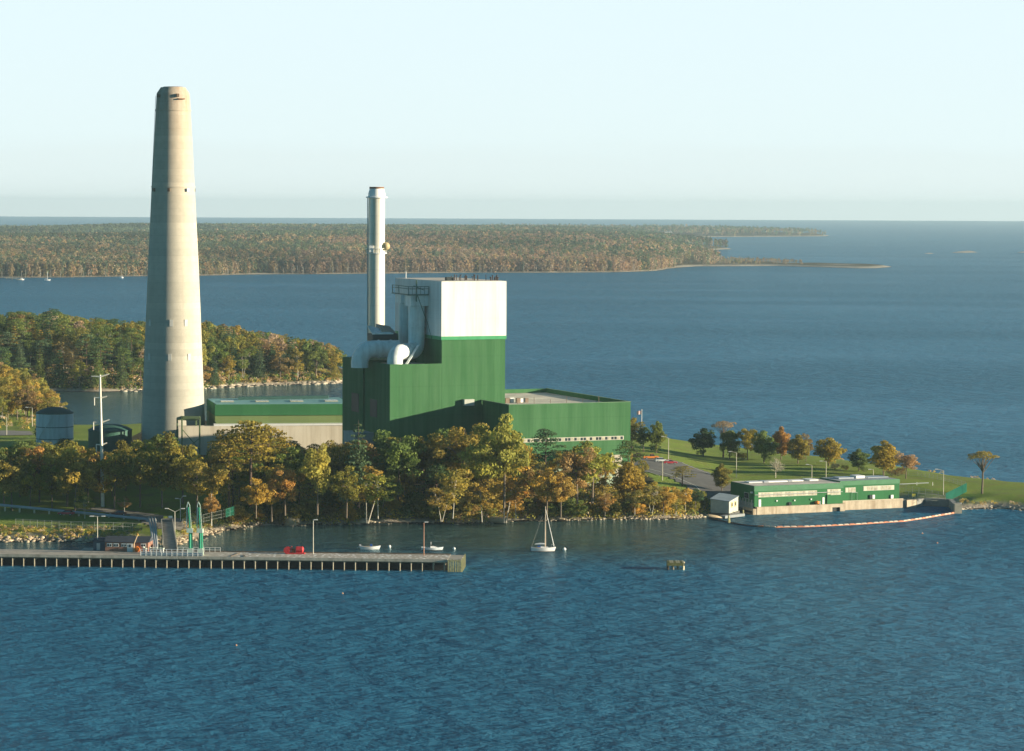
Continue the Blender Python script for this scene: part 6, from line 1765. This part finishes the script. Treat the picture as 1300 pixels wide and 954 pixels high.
def tree(kind, p, h, color, zone, wide=1.0, rz=None, vi=None):
    v = VAR[kind][rnd.randrange(len(VAR[kind])) if vi is None else vi]
    k = h / v[0]
    o = bpy.data.objects.new(NAME[kind], None); col.objects.link(o); o.location = p
    o.rotation_euler = (0, 0, rnd.uniform(0, 6.28) if rz is None else rz); o.scale = (k * wide, k * wide, k)
    c = bpy.data.objects.new('crown', v[1]); col.objects.link(c); c.parent = o
    base = COL[color]; j = [rnd.uniform(.85, 1.18) for _ in range(3)]; b_ = rnd.uniform(.85, 1.15)
    c.color = (base[0] * b_ * j[0], base[1] * b_ * (j[0] * .4 + .6), base[2] * b_ * j[2], 1)
    t_ = bpy.data.objects.new('trunk', v[2]); col.objects.link(t_); t_.parent = o
    TREES.append((o, kind, color, zone, pix((p[0], p[1], p[2] + h * .6))[0]))
    return o
# --- the park trees, surveyed one by one: kind, px, base py, top py, half width px, colour
for kd, px, pb_, pt, hw, c_ in (
    ('maple', 893, 580, 544, 14, 'dark green'), ('umbrella', 918, 581, 536, 16, 'grey-brown'), ('maple', 926, 583, 545, 11, 'green'), ('oak', 948.8, 584, 541, 13, 'olive'), ('maple', 969.7, 588, 547, 14, 'green'),
    ('maple', 991.7, 584, 543, 11, 'orange'), ('maple', 1013, 589, 553, 13, 'olive'), ('oak', 1023, 586, 551, 9, 'russet'), ('maple', 1052, 592, 556, 16, 'olive'),
    ('maple', 1090.4, 598, 571, 12, 'green'), ('maple', 1121.7, 604, 561, 17, 'yellow-olive'), ('oak', 1149.9, 608, 575, 14, 'grey-brown'),
    ('umbrella', 1246.5, 627, 574.5, 20, 'olive'), ('snag', 984.5, 607, 579, 12, 'grey-brown'), ('maple', 916.3, 624, 590, 11, 'olive'),
    ('pine', 866, 618, 594, 14, 'olive'), ('maple', 833.5, 576, 535, 9, 'green'), ('oak', 803, 573, 528, 14, 'olive'), ('oak', 817, 574, 541, 11, 'green')):
    p = ground_at(px, pb_, 4); h = PD(px, pt, p.y).z - p.z
    v = VAR[kd][0]; nat = {'maple': .37, 'oak': .40, 'umbrella': .46, 'snag': .42, 'pine': .34}[kd] * h
    tree(kd, (p.x, p.y, p.z), h * 1.06, c_, 'on the park lawn' if px > 870 else 'around the car park', wide=1.12 * hw * p.y / F / nat)
for px, py, s_, c_ in ((1139, 604.5, 2.6, 'russet'), (1132, 604, 2.2, 'grey-brown'), (945, 583.5, 2.6, 'yellow-olive'), (833.5, 575, 3.0, 'dark green'), (53, 557, 5.0, 'dark green'), (940, 583, 2.2, 'olive'), (1098, 599.5, 2.0, 'green'), (1075, 597, 1.8, 'olive'), (1060, 596, 2.0, 'grey-brown')):
    p = ground_at(px, py, 4); tree('bush', (p.x, p.y, p.z), s_, c_, 'on the park lawn' if px > 870 else 'on open ground', wide=1.2)
# --- the shore wood
ENV = np.array([(-60, 560), (0, 562), (30, 556), (80, 554), (100, 556), (128, 566), (150, 568), (165, 558), (200, 550), (222, 553), (240, 570), (262, 566), (290, 552), (320, 541), (350, 547), (375, 560), (400, 562), (430, 552), (455, 552), (480, 556),
                (505, 544), (530, 546), (550, 552), (570, 545), (590, 535), (607, 545), (625, 540), (640, 529), (652, 545), (660, 560), (690, 563), (720, 568), (750, 562), (780, 568), (800, 572), (830, 588), (860, 606), (885, 624)])
def ZN(px): return 'on the bank behind the pipeline' if px < 150 else 'below the chimney' if px < 262 else 'in front of the low hall' if px < 450 else 'below the boiler house' if px < 612 else 'below the turbine hall' if px < 800 else 'at the wooded tip'
def env(px): return float(np.interp(px, ENV[:, 0], ENV[:, 1]))
def inb(px, py): return 0
def clear_of_buildings(x, y):
    q = Vector((x - A0.x, y - A0.y, 0)); a, b = q.dot(U), q.dot(V_)
    if aL - 1 < a < 2.5 and b > -5.5: return False
    if a495 - 8 < a <= aL and b > bM - 3.5: return False
    if x < w1.x + 2 and x > w0.x - 3 and y > w0.y - 3.5 + (x - w0.x) * (w1.y - w0.y) / (w1.x - w0.x): return False
    if (x - cx) ** 2 + (y - cy) ** 2 < 16 ** 2: return False
    return True
front = []
key = []      # trees that stand out, surveyed one by one
for kd, px, pb_, pt, c_, wd in (
    ('spruce', 455, 640, 534, 'blue-green', 1.0), ('pine', 318, 640, 539, 'olive', 1.15), ('pine', 340, 632, 546, 'olive', 1.1), ('pine', 291, 640, 551, 'olive', 1.0),
    ('oak', 640, 640, 527, 'bright olive', .75), ('oak', 592, 636, 534, 'yellow-olive', 1.0), ('oak', 620, 638, 541, 'bright olive', .95), ('pine', 692, 628, 549, 'dark green', .85), ('pine', 797, 626, 563, 'green', .95),
    ('oak', 733, 637, 566, 'russet', .95), ('oak', 752, 636, 562, 'bright olive', 1.1), ('oak', 694, 657, 588, 'golden', .85), ('aspen', 768, 657, 622, 'orange', 1.3),
    ('oak', 505, 635, 544, 'green', 1.0), ('oak', 538, 634, 547, 'olive', 1.0), ('oak', 568, 634, 545, 'green', 1.0), ('oak', 268, 662, 627, 'orange', .85), ('oak', 268, 648, 585, 'yellow-olive', 1.0),
    ('oak', 345, 660, 598, 'golden', .95), ('oak', 362, 652, 588, 'orange', .9), ('oak', 325, 656, 606, 'golden', .9), ('aspen', 465, 661, 592, 'golden', 1.5), ('aspen', 480, 656, 598, 'bright olive', 1.5), ('aspen', 560, 660, 612, 'golden', 1.4),
    ('aspen', 575, 655, 588, 'yellow-olive', 1.4), ('aspen', 612, 660, 598, 'golden', 1.3), ('aspen', 640, 661, 592, 'golden', 1.5), ('aspen', 655, 658, 604, 'orange', 1.3), ('oak', 440, 655, 592, 'olive', .9),
    ('oak', 403, 650, 562, 'bright olive', .7), ('oak', 50, 640, 567, 'orange', .95), ('oak', 25, 638, 560, 'olive', 1.0), ('oak', 85, 643, 560, 'yellow-olive', 1.0), ('oak', 112, 643, 572, 'yellow-olive', .9), ('oak', 66, 645, 585, 'bright olive', .8),
    ('oak', 128, 640, 580, 'orange', .8), ('oak', 160, 637, 560, 'olive', .8), ('oak', 193, 636, 553, 'green', .8), ('oak', 213, 630, 550, 'olive', .8), ('aspen', 108, 657, 628, 'bright olive', 1.6), ('oak', 5, 642, 572, 'green', .9), ('oak', 38, 646, 590, 'yellow-olive', .8),
    ('oak', 145, 645, 574, 'yellow-olive', .95), ('oak', 178, 641, 560, 'olive', .95), ('oak', 232, 640, 560, 'bright olive', .9), ('oak', 250, 650, 578, 'yellow-olive', .95), ('oak', 206, 642, 563, 'olive', .9), ('oak', 15, 648, 578, 'yellow-olive', 1.0), ('oak', 95, 650, 582, 'yellow-olive', 1.0), ('aspen', 158, 652, 635, 'russet', 1.5), ('aspen', 870, 648, 618, 'golden', 1.4), ('oak', 842, 654, 614, 'golden', 1.0), ('aspen', 806, 652, 618, 'yellow-olive', 1.5), ('oak', 883, 644, 620, 'dark green', 1.1), ('aspen', 828, 650, 612, 'yellow-olive', 1.3),
    ('aspen', 858, 655, 630, 'bright olive', 1.4), ('oak', 712, 655, 600, 'golden', .9)):
    p = ground_at(px, pb_, 5); h = max(5, PD(px, pt, p.y).z - p.z); key.append((p.x, p.y))
    zn = ('on the bank behind the pipeline' if px < 150 else 'below the chimney' if px < 262 else 'in front of the low hall' if px < 450 else 'below the boiler house' if px < 612 else 'below the turbine hall' if px < 800 else 'at the wooded tip')
    tree(kd, (p.x, p.y, p.z), h * 1.03, c_, zn, wide=wd)
cands = []
for i in range(9000):
    x = rnd.uniform(-165, 66); y = rnd.uniform(725, 960)
    cands.append((x, y))
cands = np.array(cands); dd = sdist(POINT, cands[:, 0], cands[:, 1]); zz_all = h_point(cands[:, 0], cands[:, 1])
taken = list(key); nfront = 0
PAL = [('olive', 6), ('yellow-olive', 5), ('bright olive', 5), ('green', 4), ('golden', 1.4), ('orange', .45), ('russet', 1.0)]
for (x, y), d_, zg in zip(cands, dd, zz_all):
    if d_ < 3.5 or not clear_of_buildings(x, y): continue
    px, py = pix((x, y, zg))
    if px < -6 or px > 892: continue
    if px < 290 and py > 640 + (0 if px < 150 else -24): continue          # the open grass bank and the road
    if 150 <= px < 262 and py > 618 and rnd.random() < .5: continue
    if px > 800 and py < 628 + (px - 800) * .05: continue                 # the car park
    if px > 815 and py < 640: continue
    depth = (y - 740)
    if y > 895 and px > 0 and rnd.random() < .5: continue
    if min((x - a) ** 2 + (y - b) ** 2 for a, b in taken) < (7.0 if px > 600 else 7.6) ** 2: continue
    hm = PD(px, env(px) + rnd.uniform(2, 12), y).z - zg
    h = min(hm, rnd.uniform(9, 15) if d_ < 14 else rnd.uniform(12, 18))
    if px < 262: h = min(hm, rnd.uniform(15, 21))
    if h < 4.5: continue
    taken.append((x, y)); nfront += 1
    r_ = rnd.random()
    kd = 'maple' if (d_ < 15 and r_ < .45) else 'aspen' if (d_ < 16 and r_ < .65) else ('pine' if r_ > .88 and px < 760 else 'oak')
    c_ = rnd.choices([a for a, _ in PAL], [b for _, b in PAL])[0]
    if kd == 'pine': c_ = rnd.choice(('olive', 'green', 'dark green'))
    if d_ < 12 and px > 296: zg -= .2
    if kd == 'aspen': c_ = rnd.choice(('golden', 'yellow-olive', 'bright olive', 'orange'))
    if px > 640 and kd != 'pine' and rnd.random() < .3: c_ = rnd.choice(('golden', 'russet', 'yellow-olive'))
    zn = ('on the bank behind the pipeline' if px < 150 else 'below the chimney' if px < 262 else 'in front of the low hall' if px < 450 else 'below the boiler house' if px < 612 else 'below the turbine hall' if px < 800 else 'at the wooded tip')
    tree(kd, (x, y, zg), h, c_, zn, wide=1.0 if kd != 'aspen' else 1.35)
print('front trees', nfront, len(key))
low = []
c2 = np.array([(rnd.uniform(-125, 72), rnd.uniform(770, 850)) for _ in range(9000)]); d2_ = sdist(POINT, c2[:, 0], c2[:, 1]); z2_ = h_point(c2[:, 0], c2[:, 1])
for (x, y), d_, zg in zip(c2, d2_, z2_):
    if not (1.8 < d_ < 7): continue
    px, py = pix((x, y, zg))
    if not (296 < px < 890) or (px > 815 and py < 636): continue
    if low and min((x - a) ** 2 + (y - b) ** 2 for a, b in low) < 3.9 ** 2: continue
    low.append((x, y)); c_ = rnd.choice(('bright olive', 'yellow-olive', 'golden', 'olive', 'olive', 'russet', 'green'))
    tree('maple', (x, y, zg - .9), rnd.uniform(3.6, 7.2), c_, ZN(px), wide=rnd.uniform(1.1, 1.6))

# --- trees on the rise at the far left, behind the tanks
for k in range(900):
    x = rnd.uniform(-262, -170); y = rnd.uniform(1085, 1330); zg = hz((x, y))
    if zg < 1.5: continue
    px, py = pix((x, y, zg))
    if px > 74 or px < -8 or py > 546: continue
    if min((x - a) ** 2 + (y - b) ** 2 for a, b in taken) < 9.5 ** 2: continue
    taken.append((x, y)); c_ = rnd.choice(('golden', 'yellow-olive', 'yellow-olive', 'russet', 'olive', 'bright olive'))
    hmax = PD(px, 440 + max(0, px - 10) * 1.0 + rnd.uniform(0, 20), y).z - zg
    tree('oak' if rnd.random() < .8 else 'aspen', (x, y, zg), max(5, min(hmax, rnd.uniform(10, 16))), c_, 'on the rise behind the blue tank')
# --- the wooded point across the cove
NB = 70; nb = 0; mass = []; cb = []
for k in range(14000):
    x = rnd.uniform(-385, -70); y = rnd.uniform(1362, 1660); cb.append((x, y))
cb = np.array(cb); dd = sdist(PENIN, cb[:, 0], cb[:, 1]); zb_all = h_penin(cb[:, 0], cb[:, 1])
order = np.argsort(cb[:, 1]); tk = []
PENV = np.array([(-300, 398), (0, 396), (40, 396), (75, 392), (100, 400), (135, 405), (180, 406), (260, 404), (300, 412), (330, 418), (370, 424), (400, 428), (430, 438), (448, 460)])
for i in order:
    x, y = cb[i]; d_, zg = dd[i], zb_all[i]
    if d_ < 2.5: continue
    px, py = pix((x, y, zg))
    if px < -12: continue
    if 180 < px < 258 and abs(px - 219) < 32: continue       # behind the concrete chimney
    if tk and min((x - a) ** 2 + (y - b) ** 2 for a, b in tk[-260:]) < 9.6 ** 2: continue
    tk.append((x, y))
    hcap = PD(px, float(np.interp(px, PENV[:, 0], PENV[:, 1])) + rnd.uniform(0, 6), y).z - zg
    h = min(hcap, rnd.uniform(14, 21))
    if h < 5: continue
    r_ = rnd.random(); con = r_ < (.74 if px < 200 else .45)
    kd = ('spruce' if r_ < .45 else 'pine') if con else ('aspen' if r_ > .85 else 'oak')
    c_ = rnd.choice(('dark green', 'green', 'green', 'blue-green', 'olive')) if con else rnd.choice(('olive', 'olive', 'yellow-olive', 'bright olive', 'russet', 'green', 'green', 'green', 'grey-brown'))
    if rnd.random() < .03: c_ = 'golden'
    if nb < NB and not (y > 1530):
        nb += 1
        zn = 'on the point left of the pole' if px < 120 else 'between power pole and chimney' if px < 200 else 'on the point right of the chimney' if px < 350 else 'near the tip of the wooded point'
        tree(kd, (x, y, zg), h, c_, zn)
    else: mass.append((kd, x, y, zg, h, c_))
parts = []; tg = MB()
for kd, x, y, zg, h, c_ in mass:
    v = VAR[kd][rnd.randrange(len(VAR[kd]))]; k = h / v[0]; a = rnd.uniform(0, 6.28)
    Vv, Fq, Cc = v[3]; Vq = Vv.reshape(-1, 4, 3); sel = np.random.RandomState(int(x * 7) % 1000).rand(len(Vq)) < .6
    Vq = Vq[sel]; cen = Vq.mean(1, keepdims=True); Vq = cen + (Vq - cen) * 1.3
    ca, sa = math.cos(a), math.sin(a)
    W_ = np.stack([Vq[..., 0] * ca - Vq[..., 1] * sa, Vq[..., 0] * sa + Vq[..., 1] * ca, Vq[..., 2]], -1) * k + np.array([x, y, zg])
    cc = Cc.reshape(-1, 4, 4)[sel] * np.array([*COL[c_], 1]) * np.array([rnd.uniform(.85, 1.2)] * 3 + [1])
    parts.append((W_.reshape(-1, 3), np.arange(W_.shape[0] * 4).reshape(-1, 4), cc.reshape(-1, 4)))
print('penin', nb, len(mass))
if parts:
    me = mesh_np('wooded_point_trees', *cat_(parts)); me.materials.append(m_leaf)
    o = bpy.data.objects.new('woodland_foliage', me); col.objects.link(o); o['kind'] = 'stuff'
    tag(o, 'remaining mixed woodland covering the back of the wooded point', 'woodland')
# --- undergrowth on the banks
rs = np.random.RandomState(5)
def undergrowth(n, xr, yr, poly, hf, dmin, dmax, ok, name, r=(.7, 1.5), size=.36, cols=None, label='', per=34):
    X = rs.uniform(*xr, n * 12); Y = rs.uniform(*yr, n * 12); D_ = sdist(poly, X, Y); sel = (D_ > dmin) & (D_ < dmax)
    X, Y = X[sel], Y[sel]; Z = hf(X, Y); C = []; 
    for x, y, z in zip(X, Y, Z):
        if len(C) >= n: break
        px, py = pix((x, y, z))
        if ok(x, y, px, py): C.append((x, y, z + .3))
    C = np.array(C); m_ = len(C); Rd = rs.uniform(*r, (m_, 3)); Rd[:, 2] *= .8
    Vv, Fq, Cc = leaf_quads(C, Rd, per, size, rs, up=.5)
    pal = np.array([COL[c] for c in cols]); pi = np.repeat(pal[rs.randint(len(pal), size=m_)], per * 4, 0)
    Cc[:, :3] *= pi * 1.5
    me = mesh_np(name, Vv, Fq, Cc); me.materials.append(m_leaf); o = bpy.data.objects.new(name, me); col.objects.link(o); tag(o, label, 'undergrowth', kind='stuff')
undergrowth(2800, (-125, 72), (735, 870), POINT, h_point, 1.4, 30, lambda x, y, px, py: px > 285 and px < 900 and clear_of_buildings(x, y) and not (px > 812 and py < 636), 'undergrowth', r=(1.1, 2.8), size=.44,
            cols=['olive', 'yellow-olive', 'russet', 'dark green', 'golden', 'bright olive', 'green', 'grey-brown'], label='brown and olive undergrowth covering the shore bank below the trees')
undergrowth(420, (-150, -85), (725, 830), POINT, h_point, 2.0, 16, lambda x, y, px, py: px < 300 and not (178 < px < 232) and rs.rand() < .8, 'bank_scrub', r=(.35, .9), size=.26,
            cols=['olive', 'bright olive', 'yellow-olive', 'russet', 'grey-brown'], label='rough scrub along the open bank behind the pier')
undergrowth(1900, (-300, -80), (1358, 1480), PENIN, h_penin, 1.5, 26, lambda x, y, px, py: px > -10, 'point_undergrowth', r=(1.0, 2.2), size=.6,
            cols=['olive', 'russet', 'dark green', 'grey-brown', 'green'], label='low scrub under the trees along the wooded point')
undergrowth(260, (60, 235), (850, 1100), POINT, h_point, 1.5, 5, lambda x, y, px, py: px > 830 and (py < 612 or px > 1215), 'shore_scrub', r=(.4, .9), size=.26,
            cols=['olive', 'russet', 'grey-brown', 'yellow-olive'], label='thin scrub along the seaward edge of the lawn')
undergrowth(420, (-262, -158), (1000, 1180), POINT, h_point, 2.0, 90, lambda x, y, px, py: px < 90 and py < 545, 'rise_scrub', r=(.6, 1.5), size=.4,
            cols=['olive', 'russet', 'grey-brown', 'yellow-olive', 'green'], label='rough scrub on the rise behind the pale blue tank')
# --- rocks on the shores
ICO = None
def ico(sub):
    import bmesh
    b = bmesh.new(); bmesh.ops.create_icosphere(b, subdivisions=sub, radius=1.0)
    V = np.array([v.co[:] for v in b.verts]); Fq = np.array([[v.index for v in f.verts] for f in b.faces]); b.free(); return V, Fq
I1, I2 = ico(1), ico(2)
def blobs(C, S, base, jit, rs, cols):
    """many lumpy shapes in one mesh: C centres (n,3), S sizes (n,3)"""
    BV, BF = base; n = len(C); k = len(BV)
    j = 1 + jit * (rs.rand(n, k, 1) - .5) * 2
    a = rs.rand(n) * 6.28; ca, sa = np.cos(a)[:, None], np.sin(a)[:, None]
    P = BV[None] * j; P = P * 1.0
    X = P[..., 0] * S[:, :1]; Y = P[..., 1] * S[:, 1:2]; Z = P[..., 2] * S[:, 2:3]
    W_ = np.stack([X * ca - Y * sa, X * sa + Y * ca, Z], -1) + C[:, None]
    Fq = (BF[None] + (np.arange(n) * k)[:, None, None]).reshape(-1, 3)
    cc = np.repeat(cols[:, None], k, 1) * (1 + .25 * (rs.rand(n, k, 1) - .5)); cc = np.concatenate([cc, np.ones((n, k, 1))], -1)
    return W_.reshape(-1, 3), Fq, cc.reshape(-1, 4)
m_rock = foliage_mat('shore_rock', 0)
def rocks(name, px_pts, n, smin, smax, spread, label, tone=(.36, .31, .24)):
    P = shore(px_pts); seg = np.hypot(*(P[1:] - P[:-1]).T); cum = np.concatenate([[0], np.cumsum(seg)])
    s_ = rs.rand(n) * cum[-1]; i = np.searchsorted(cum, s_) - 1; i = np.clip(i, 0, len(seg) - 1); f = (s_ - cum[i]) / seg[i]
    q = P[i] * (1 - f)[:, None] + P[i + 1] * f[:, None]
    d = (P[i + 1] - P[i]) / seg[i][:, None]; nrm = np.stack([-d[:, 1], d[:, 0]], 1)
    off = rs.normal(size=n) * spread + spread * .8
    q = q + nrm * off[:, None]
    sz = smin + (smax - smin) * rs.rand(n) ** 3
    z = np.maximum(off, -1) * .3 * .9
    C = np.stack([q[:, 0], q[:, 1], np.clip(z, -.2, 1.8)], 1); S = np.stack([sz * (1 + .5 * rs.rand(n)), sz, sz * .6], 1)
    cols = np.array(tone)[None] * (.45 + .95 * rs.rand(n, 1)) * np.array([1, .98, .93])
    me = mesh_np(name, *blobs(C, S, I1, .3, rs, cols)); me.materials.append(m_rock); o = bpy.data.objects.new(name, me); col.objects.link(o); tag(o, label, 'rocks', kind='stuff')
rocks('shore_rubble', [(300, 671), (345, 666), (372, 668), (400, 666), (430, 667), (470, 665), (540, 664), (600, 665.5), (640, 663), (660, 661.5), (700, 662), (760, 660), (830, 660), (880, 658), (903, 656), (912, 652)], 1500, .12, .7, 1.1, 'pale rocks scattered along the wooded shoreline')
rocks('tip_rubble', [(800, 660), (830, 660), (880, 658), (903, 656), (914, 652)], 900, .2, .7, 1.8, 'pale broken rocks around the wooded tip', (.42, .37, .29))
rocks('bank_rubble', [(-20, 689), (60, 688), (130, 690), (180, 692), (222, 692), (243, 688), (262, 680), (290, 673.5), (310, 669)], 1000, .2, .85, 1.6, 'tan rocks lining the bank behind the pier', (.40, .33, .24))
rocks('east_rubble', [(1216, 648), (1222, 647), (1262, 645.5), (1300, 648), (1330, 650)], 500, .15, .8, 1.4, 'pale rocks along the east end of the lawn', (.42, .38, .30))
rocks('point_rubble', [(150, 497.5), (180, 497), (260, 494), (300, 491), (350, 489), (400, 488), (430, 487), (446, 483)], 1300, .3, 2.0, 3.2, 'pale ledges and boulders along the wooded point', (.42, .37, .29))
# one large boulder in front of the fan hall
for px, py, s_, lb in ((371, 666.5, 2.6, 'large tan triangular boulder at the waterline below the wood'), (672, 659, 1.3, 'big pale round boulder on the shoreline behind the sailboat'), (627, 663, 2.6, 'flat pale ledge at the waterline left of the sailboat'), (460, 664.5, 2.0, 'grey ledge at the waterline behind the open dinghy')):
    q = G(px, py, 0); wd_ = 2.2 if 'ledge' in lb else 1.2
    Vv, Fq, Cc = blobs(np.array([[0, 0, s_ * .25]]), np.array([[s_ * wd_, s_, s_ * (.9 if wd_ < 2 else .4)]]), I2, .14, rs, np.array([[.38, .32, .22]]))
    me = mesh_np('boulder', Vv, Fq, Cc); me.materials.append(m_rock); o = bpy.data.objects.new('boulder', me); col.objects.link(o); o.location = q; tag(o, lb, 'boulder')
# --- the far woods: thousands of crowns
rs = np.random.RandomState(9)
def far_wood(name, poly, hf, n, xr, yr, label, front=0, tall=1.0, mx=None):
    X = rs.uniform(*xr, n * 6); u = rs.rand(n * 6); Y = 1 / (1 / yr[0] * (1 - u) + 1 / yr[1] * u)
    D_ = sdist(poly, X, Y); vis = np.abs(X) < Y * .2 + 30
    sel = (D_ > 8) & vis; X, Y, D_ = X[sel][:n], Y[sel][:n], D_[sel][:n]
    if front:
        Xf = rs.uniform(*xr, front * 60); Yf = rs.uniform(yr[0], min(yr[1], yr[0] + 900), front * 60); Df = sdist(poly, Xf, Yf); s2 = (Df > 3) & (Df < 32) & (np.abs(Xf) < Yf * .2 + 30)
        X = np.concatenate([X, Xf[s2][:front]]); Y = np.concatenate([Y, Yf[s2][:front]]); D_ = np.concatenate([D_, Df[s2][:front]])
    Z = hf(X, Y); m_ = len(X)
    near = D_ < 45
    sz = np.where(near, 2.6 + 1.6 * rs.rand(m_), (3.4 + 2.4 * rs.rand(m_)) * (1 + (Y - yr[0]) / 7000)) * tall
    hgt = np.where(near, 13 + 6 * rs.rand(m_), 13 + 7 * rs.rand(m_)) * tall
    # colours: birch-brown and rust by the shore, a pinkish-brown belt inland, dark conifers beyond and in patches
    w1_ = wob(X, Y, .006, 41) + .5 * wob(X, Y, .02, 43); w2_ = wob(X, Y, .004, 47); w3_ = wob(X, Y, .012, 51)
    P_ = {k: np.array(v) for k, v in {'tan': (.19, .15, .085), 'pink': (.20, .135, .105), 'rust': (.23, .14, .08), 'green': (.07, .10, .055), 'dark': (.04, .07, .05), 'olive': (.14, .135, .055), 'grey': (.18, .155, .11)}.items()}
    cols = np.zeros((m_, 3)); r_ = rs.rand(m_)
    far_ = np.clip((Y + 250 * w3_ - 5000) / 700, 0, 1) * (1 - .35 * np.clip((Y - 8000) / 1500, 0, 1)); east = X > 250
    for i in range(m_):
        con = .06 + .72 * far_[i] + .5 * (w1_[i] > .38) - .1 * (w2_[i] > .3) + (.25 if X[i] < -300 and Y[i] < 5600 else 0)
        if r_[i] < con: c = P_['green'] if rs.rand() < .5 + .3 * (w2_[i] > 0) else P_['dark']
        else:
            q = rs.rand()
            if X[i] < -320: c = P_['tan'] if q < .4 else P_['olive'] if q < .65 else P_['rust'] if q < .82 else P_['grey']
            else: c = P_['pink'] if q < .45 else P_['tan'] if q < .68 else P_['grey'] if q < .85 else P_['rust'] if q < .92 else P_['olive']
        c = c * .72 + (np.array([.082, .098, .062]) if (c[1] > c[0]) else np.array([.185, .142, .088])) * .28
        cols[i] = c * (.85 + .3 * rs.rand()) * 1.5 * (1 + .3 * w3_[i])
    if east.any(): cols[east] *= np.array([.85, .95, .95])
    coni = cols[:, 1] > cols[:, 0]
    hh_ = hgt * np.where(coni, 1.08, 1)
    S = np.stack([sz * np.where(coni, .7, 1), sz * np.where(coni, .7, 1), hh_ * np.where(near, .49, .34)], 1)
    C = np.stack([X, Y, Z + hh_ - S[:, 2]], 1)
    pr = []
    for a_, b_, per, ls in ((0, 4500, 60, 1.7), (4500, 6500, 34, 2.5), (6500, 99999, 18, 3.4)):
        q_ = (Y >= a_) & (Y < b_)
        if not q_.any(): continue
        Vv, Fq, Cc = leaf_quads(C[q_], S[q_], per, ls * tall, rs, up=.35, inner=.6, hue=.5)
        Cc[:, :3] *= np.repeat(cols[q_], per * 4, 0); pr.append((Vv, Fq, Cc))
    me = mesh_np(name, *cat_(pr)); me.materials.append(m_wood); o = bpy.data.objects.new(name, me); col.objects.link(o); tag(o, label, 'woodland', kind='stuff')
    return m_
n1 = far_wood('far_woods_foliage', FAR, h_far, 30000, (-1900, 760), (3450, 12200), 'autumn woods covering the long far shore', front=4200)
n2 = far_wood('outer_point_foliage', OUTER, h_low(OUTER, 8.0), 2600, (-200, 1120), (9050, 12000), 'thin conifer woods on the outermost point')
n3 = far_wood('spit_scrub', SPIT, h_low(SPIT, 3.0), 260, (290, 480), (4300, 4900), 'low brown scrub at the root of the bare spit', tall=.38)
print('far', n1, n2, n3)
# pale birch stems showing along the far shore
g = MB(); X = rs.uniform(-900, 200, 60000); Y = rs.uniform(3450, 4100, 60000); Df = sdist(FAR, X, Y); s2 = (Df > 1) & (Df < 6); X, Y = X[s2][:150], Y[s2][:150]; Z = h_far(X, Y)
Vs = []; 
for x, y, z in zip(X, Y, Z):
    h = rs.uniform(8, 15); g.bar((x, y - 4, z), (x + rs.normal() * .8, y - 4, z + h * .8), .3)
o = g.build('birch_stems', m_birch); tag(o, 'pale birch stems along the far shore', 'woodland', kind='stuff')
# --- labels for every tree
ORD = 'first second third fourth fifth sixth seventh eighth ninth tenth eleventh twelfth thirteenth fourteenth fifteenth sixteenth seventeenth eighteenth nineteenth twentieth'.split()
bk = {}
for tr in TREES: bk.setdefault((tr[2], tr[1], tr[3]), []).append(tr)
def plural(w): return w[:-6] + 'birches' if w.endswith('birch') and len(w) > 5 else 'birches' if w == 'birch' else 'bushes' if w == 'bush' else w + 's'
for (c_, kd, zn), L_ in bk.items():
    L_.sort(key=lambda q: q[4])
    for i, tr in enumerate(L_):
        o = tr[0]
        if len(L_) == 1: lb = f'the only {c_} {WORD[kd]} {zn}'
        else: lb = f'{ORD[i] if i < 20 else "last"} from left of the {c_} {plural(WORD[kd])} {zn}'
        o['label'] = lb; o['category'] = 'bush' if kd == 'bush' else 'tree'
        o['group'] = ('bushes ' if kd == 'bush' else 'trees ') + ('on the wooded point' if 'point' in zn or 'power pole' in zn else zn)
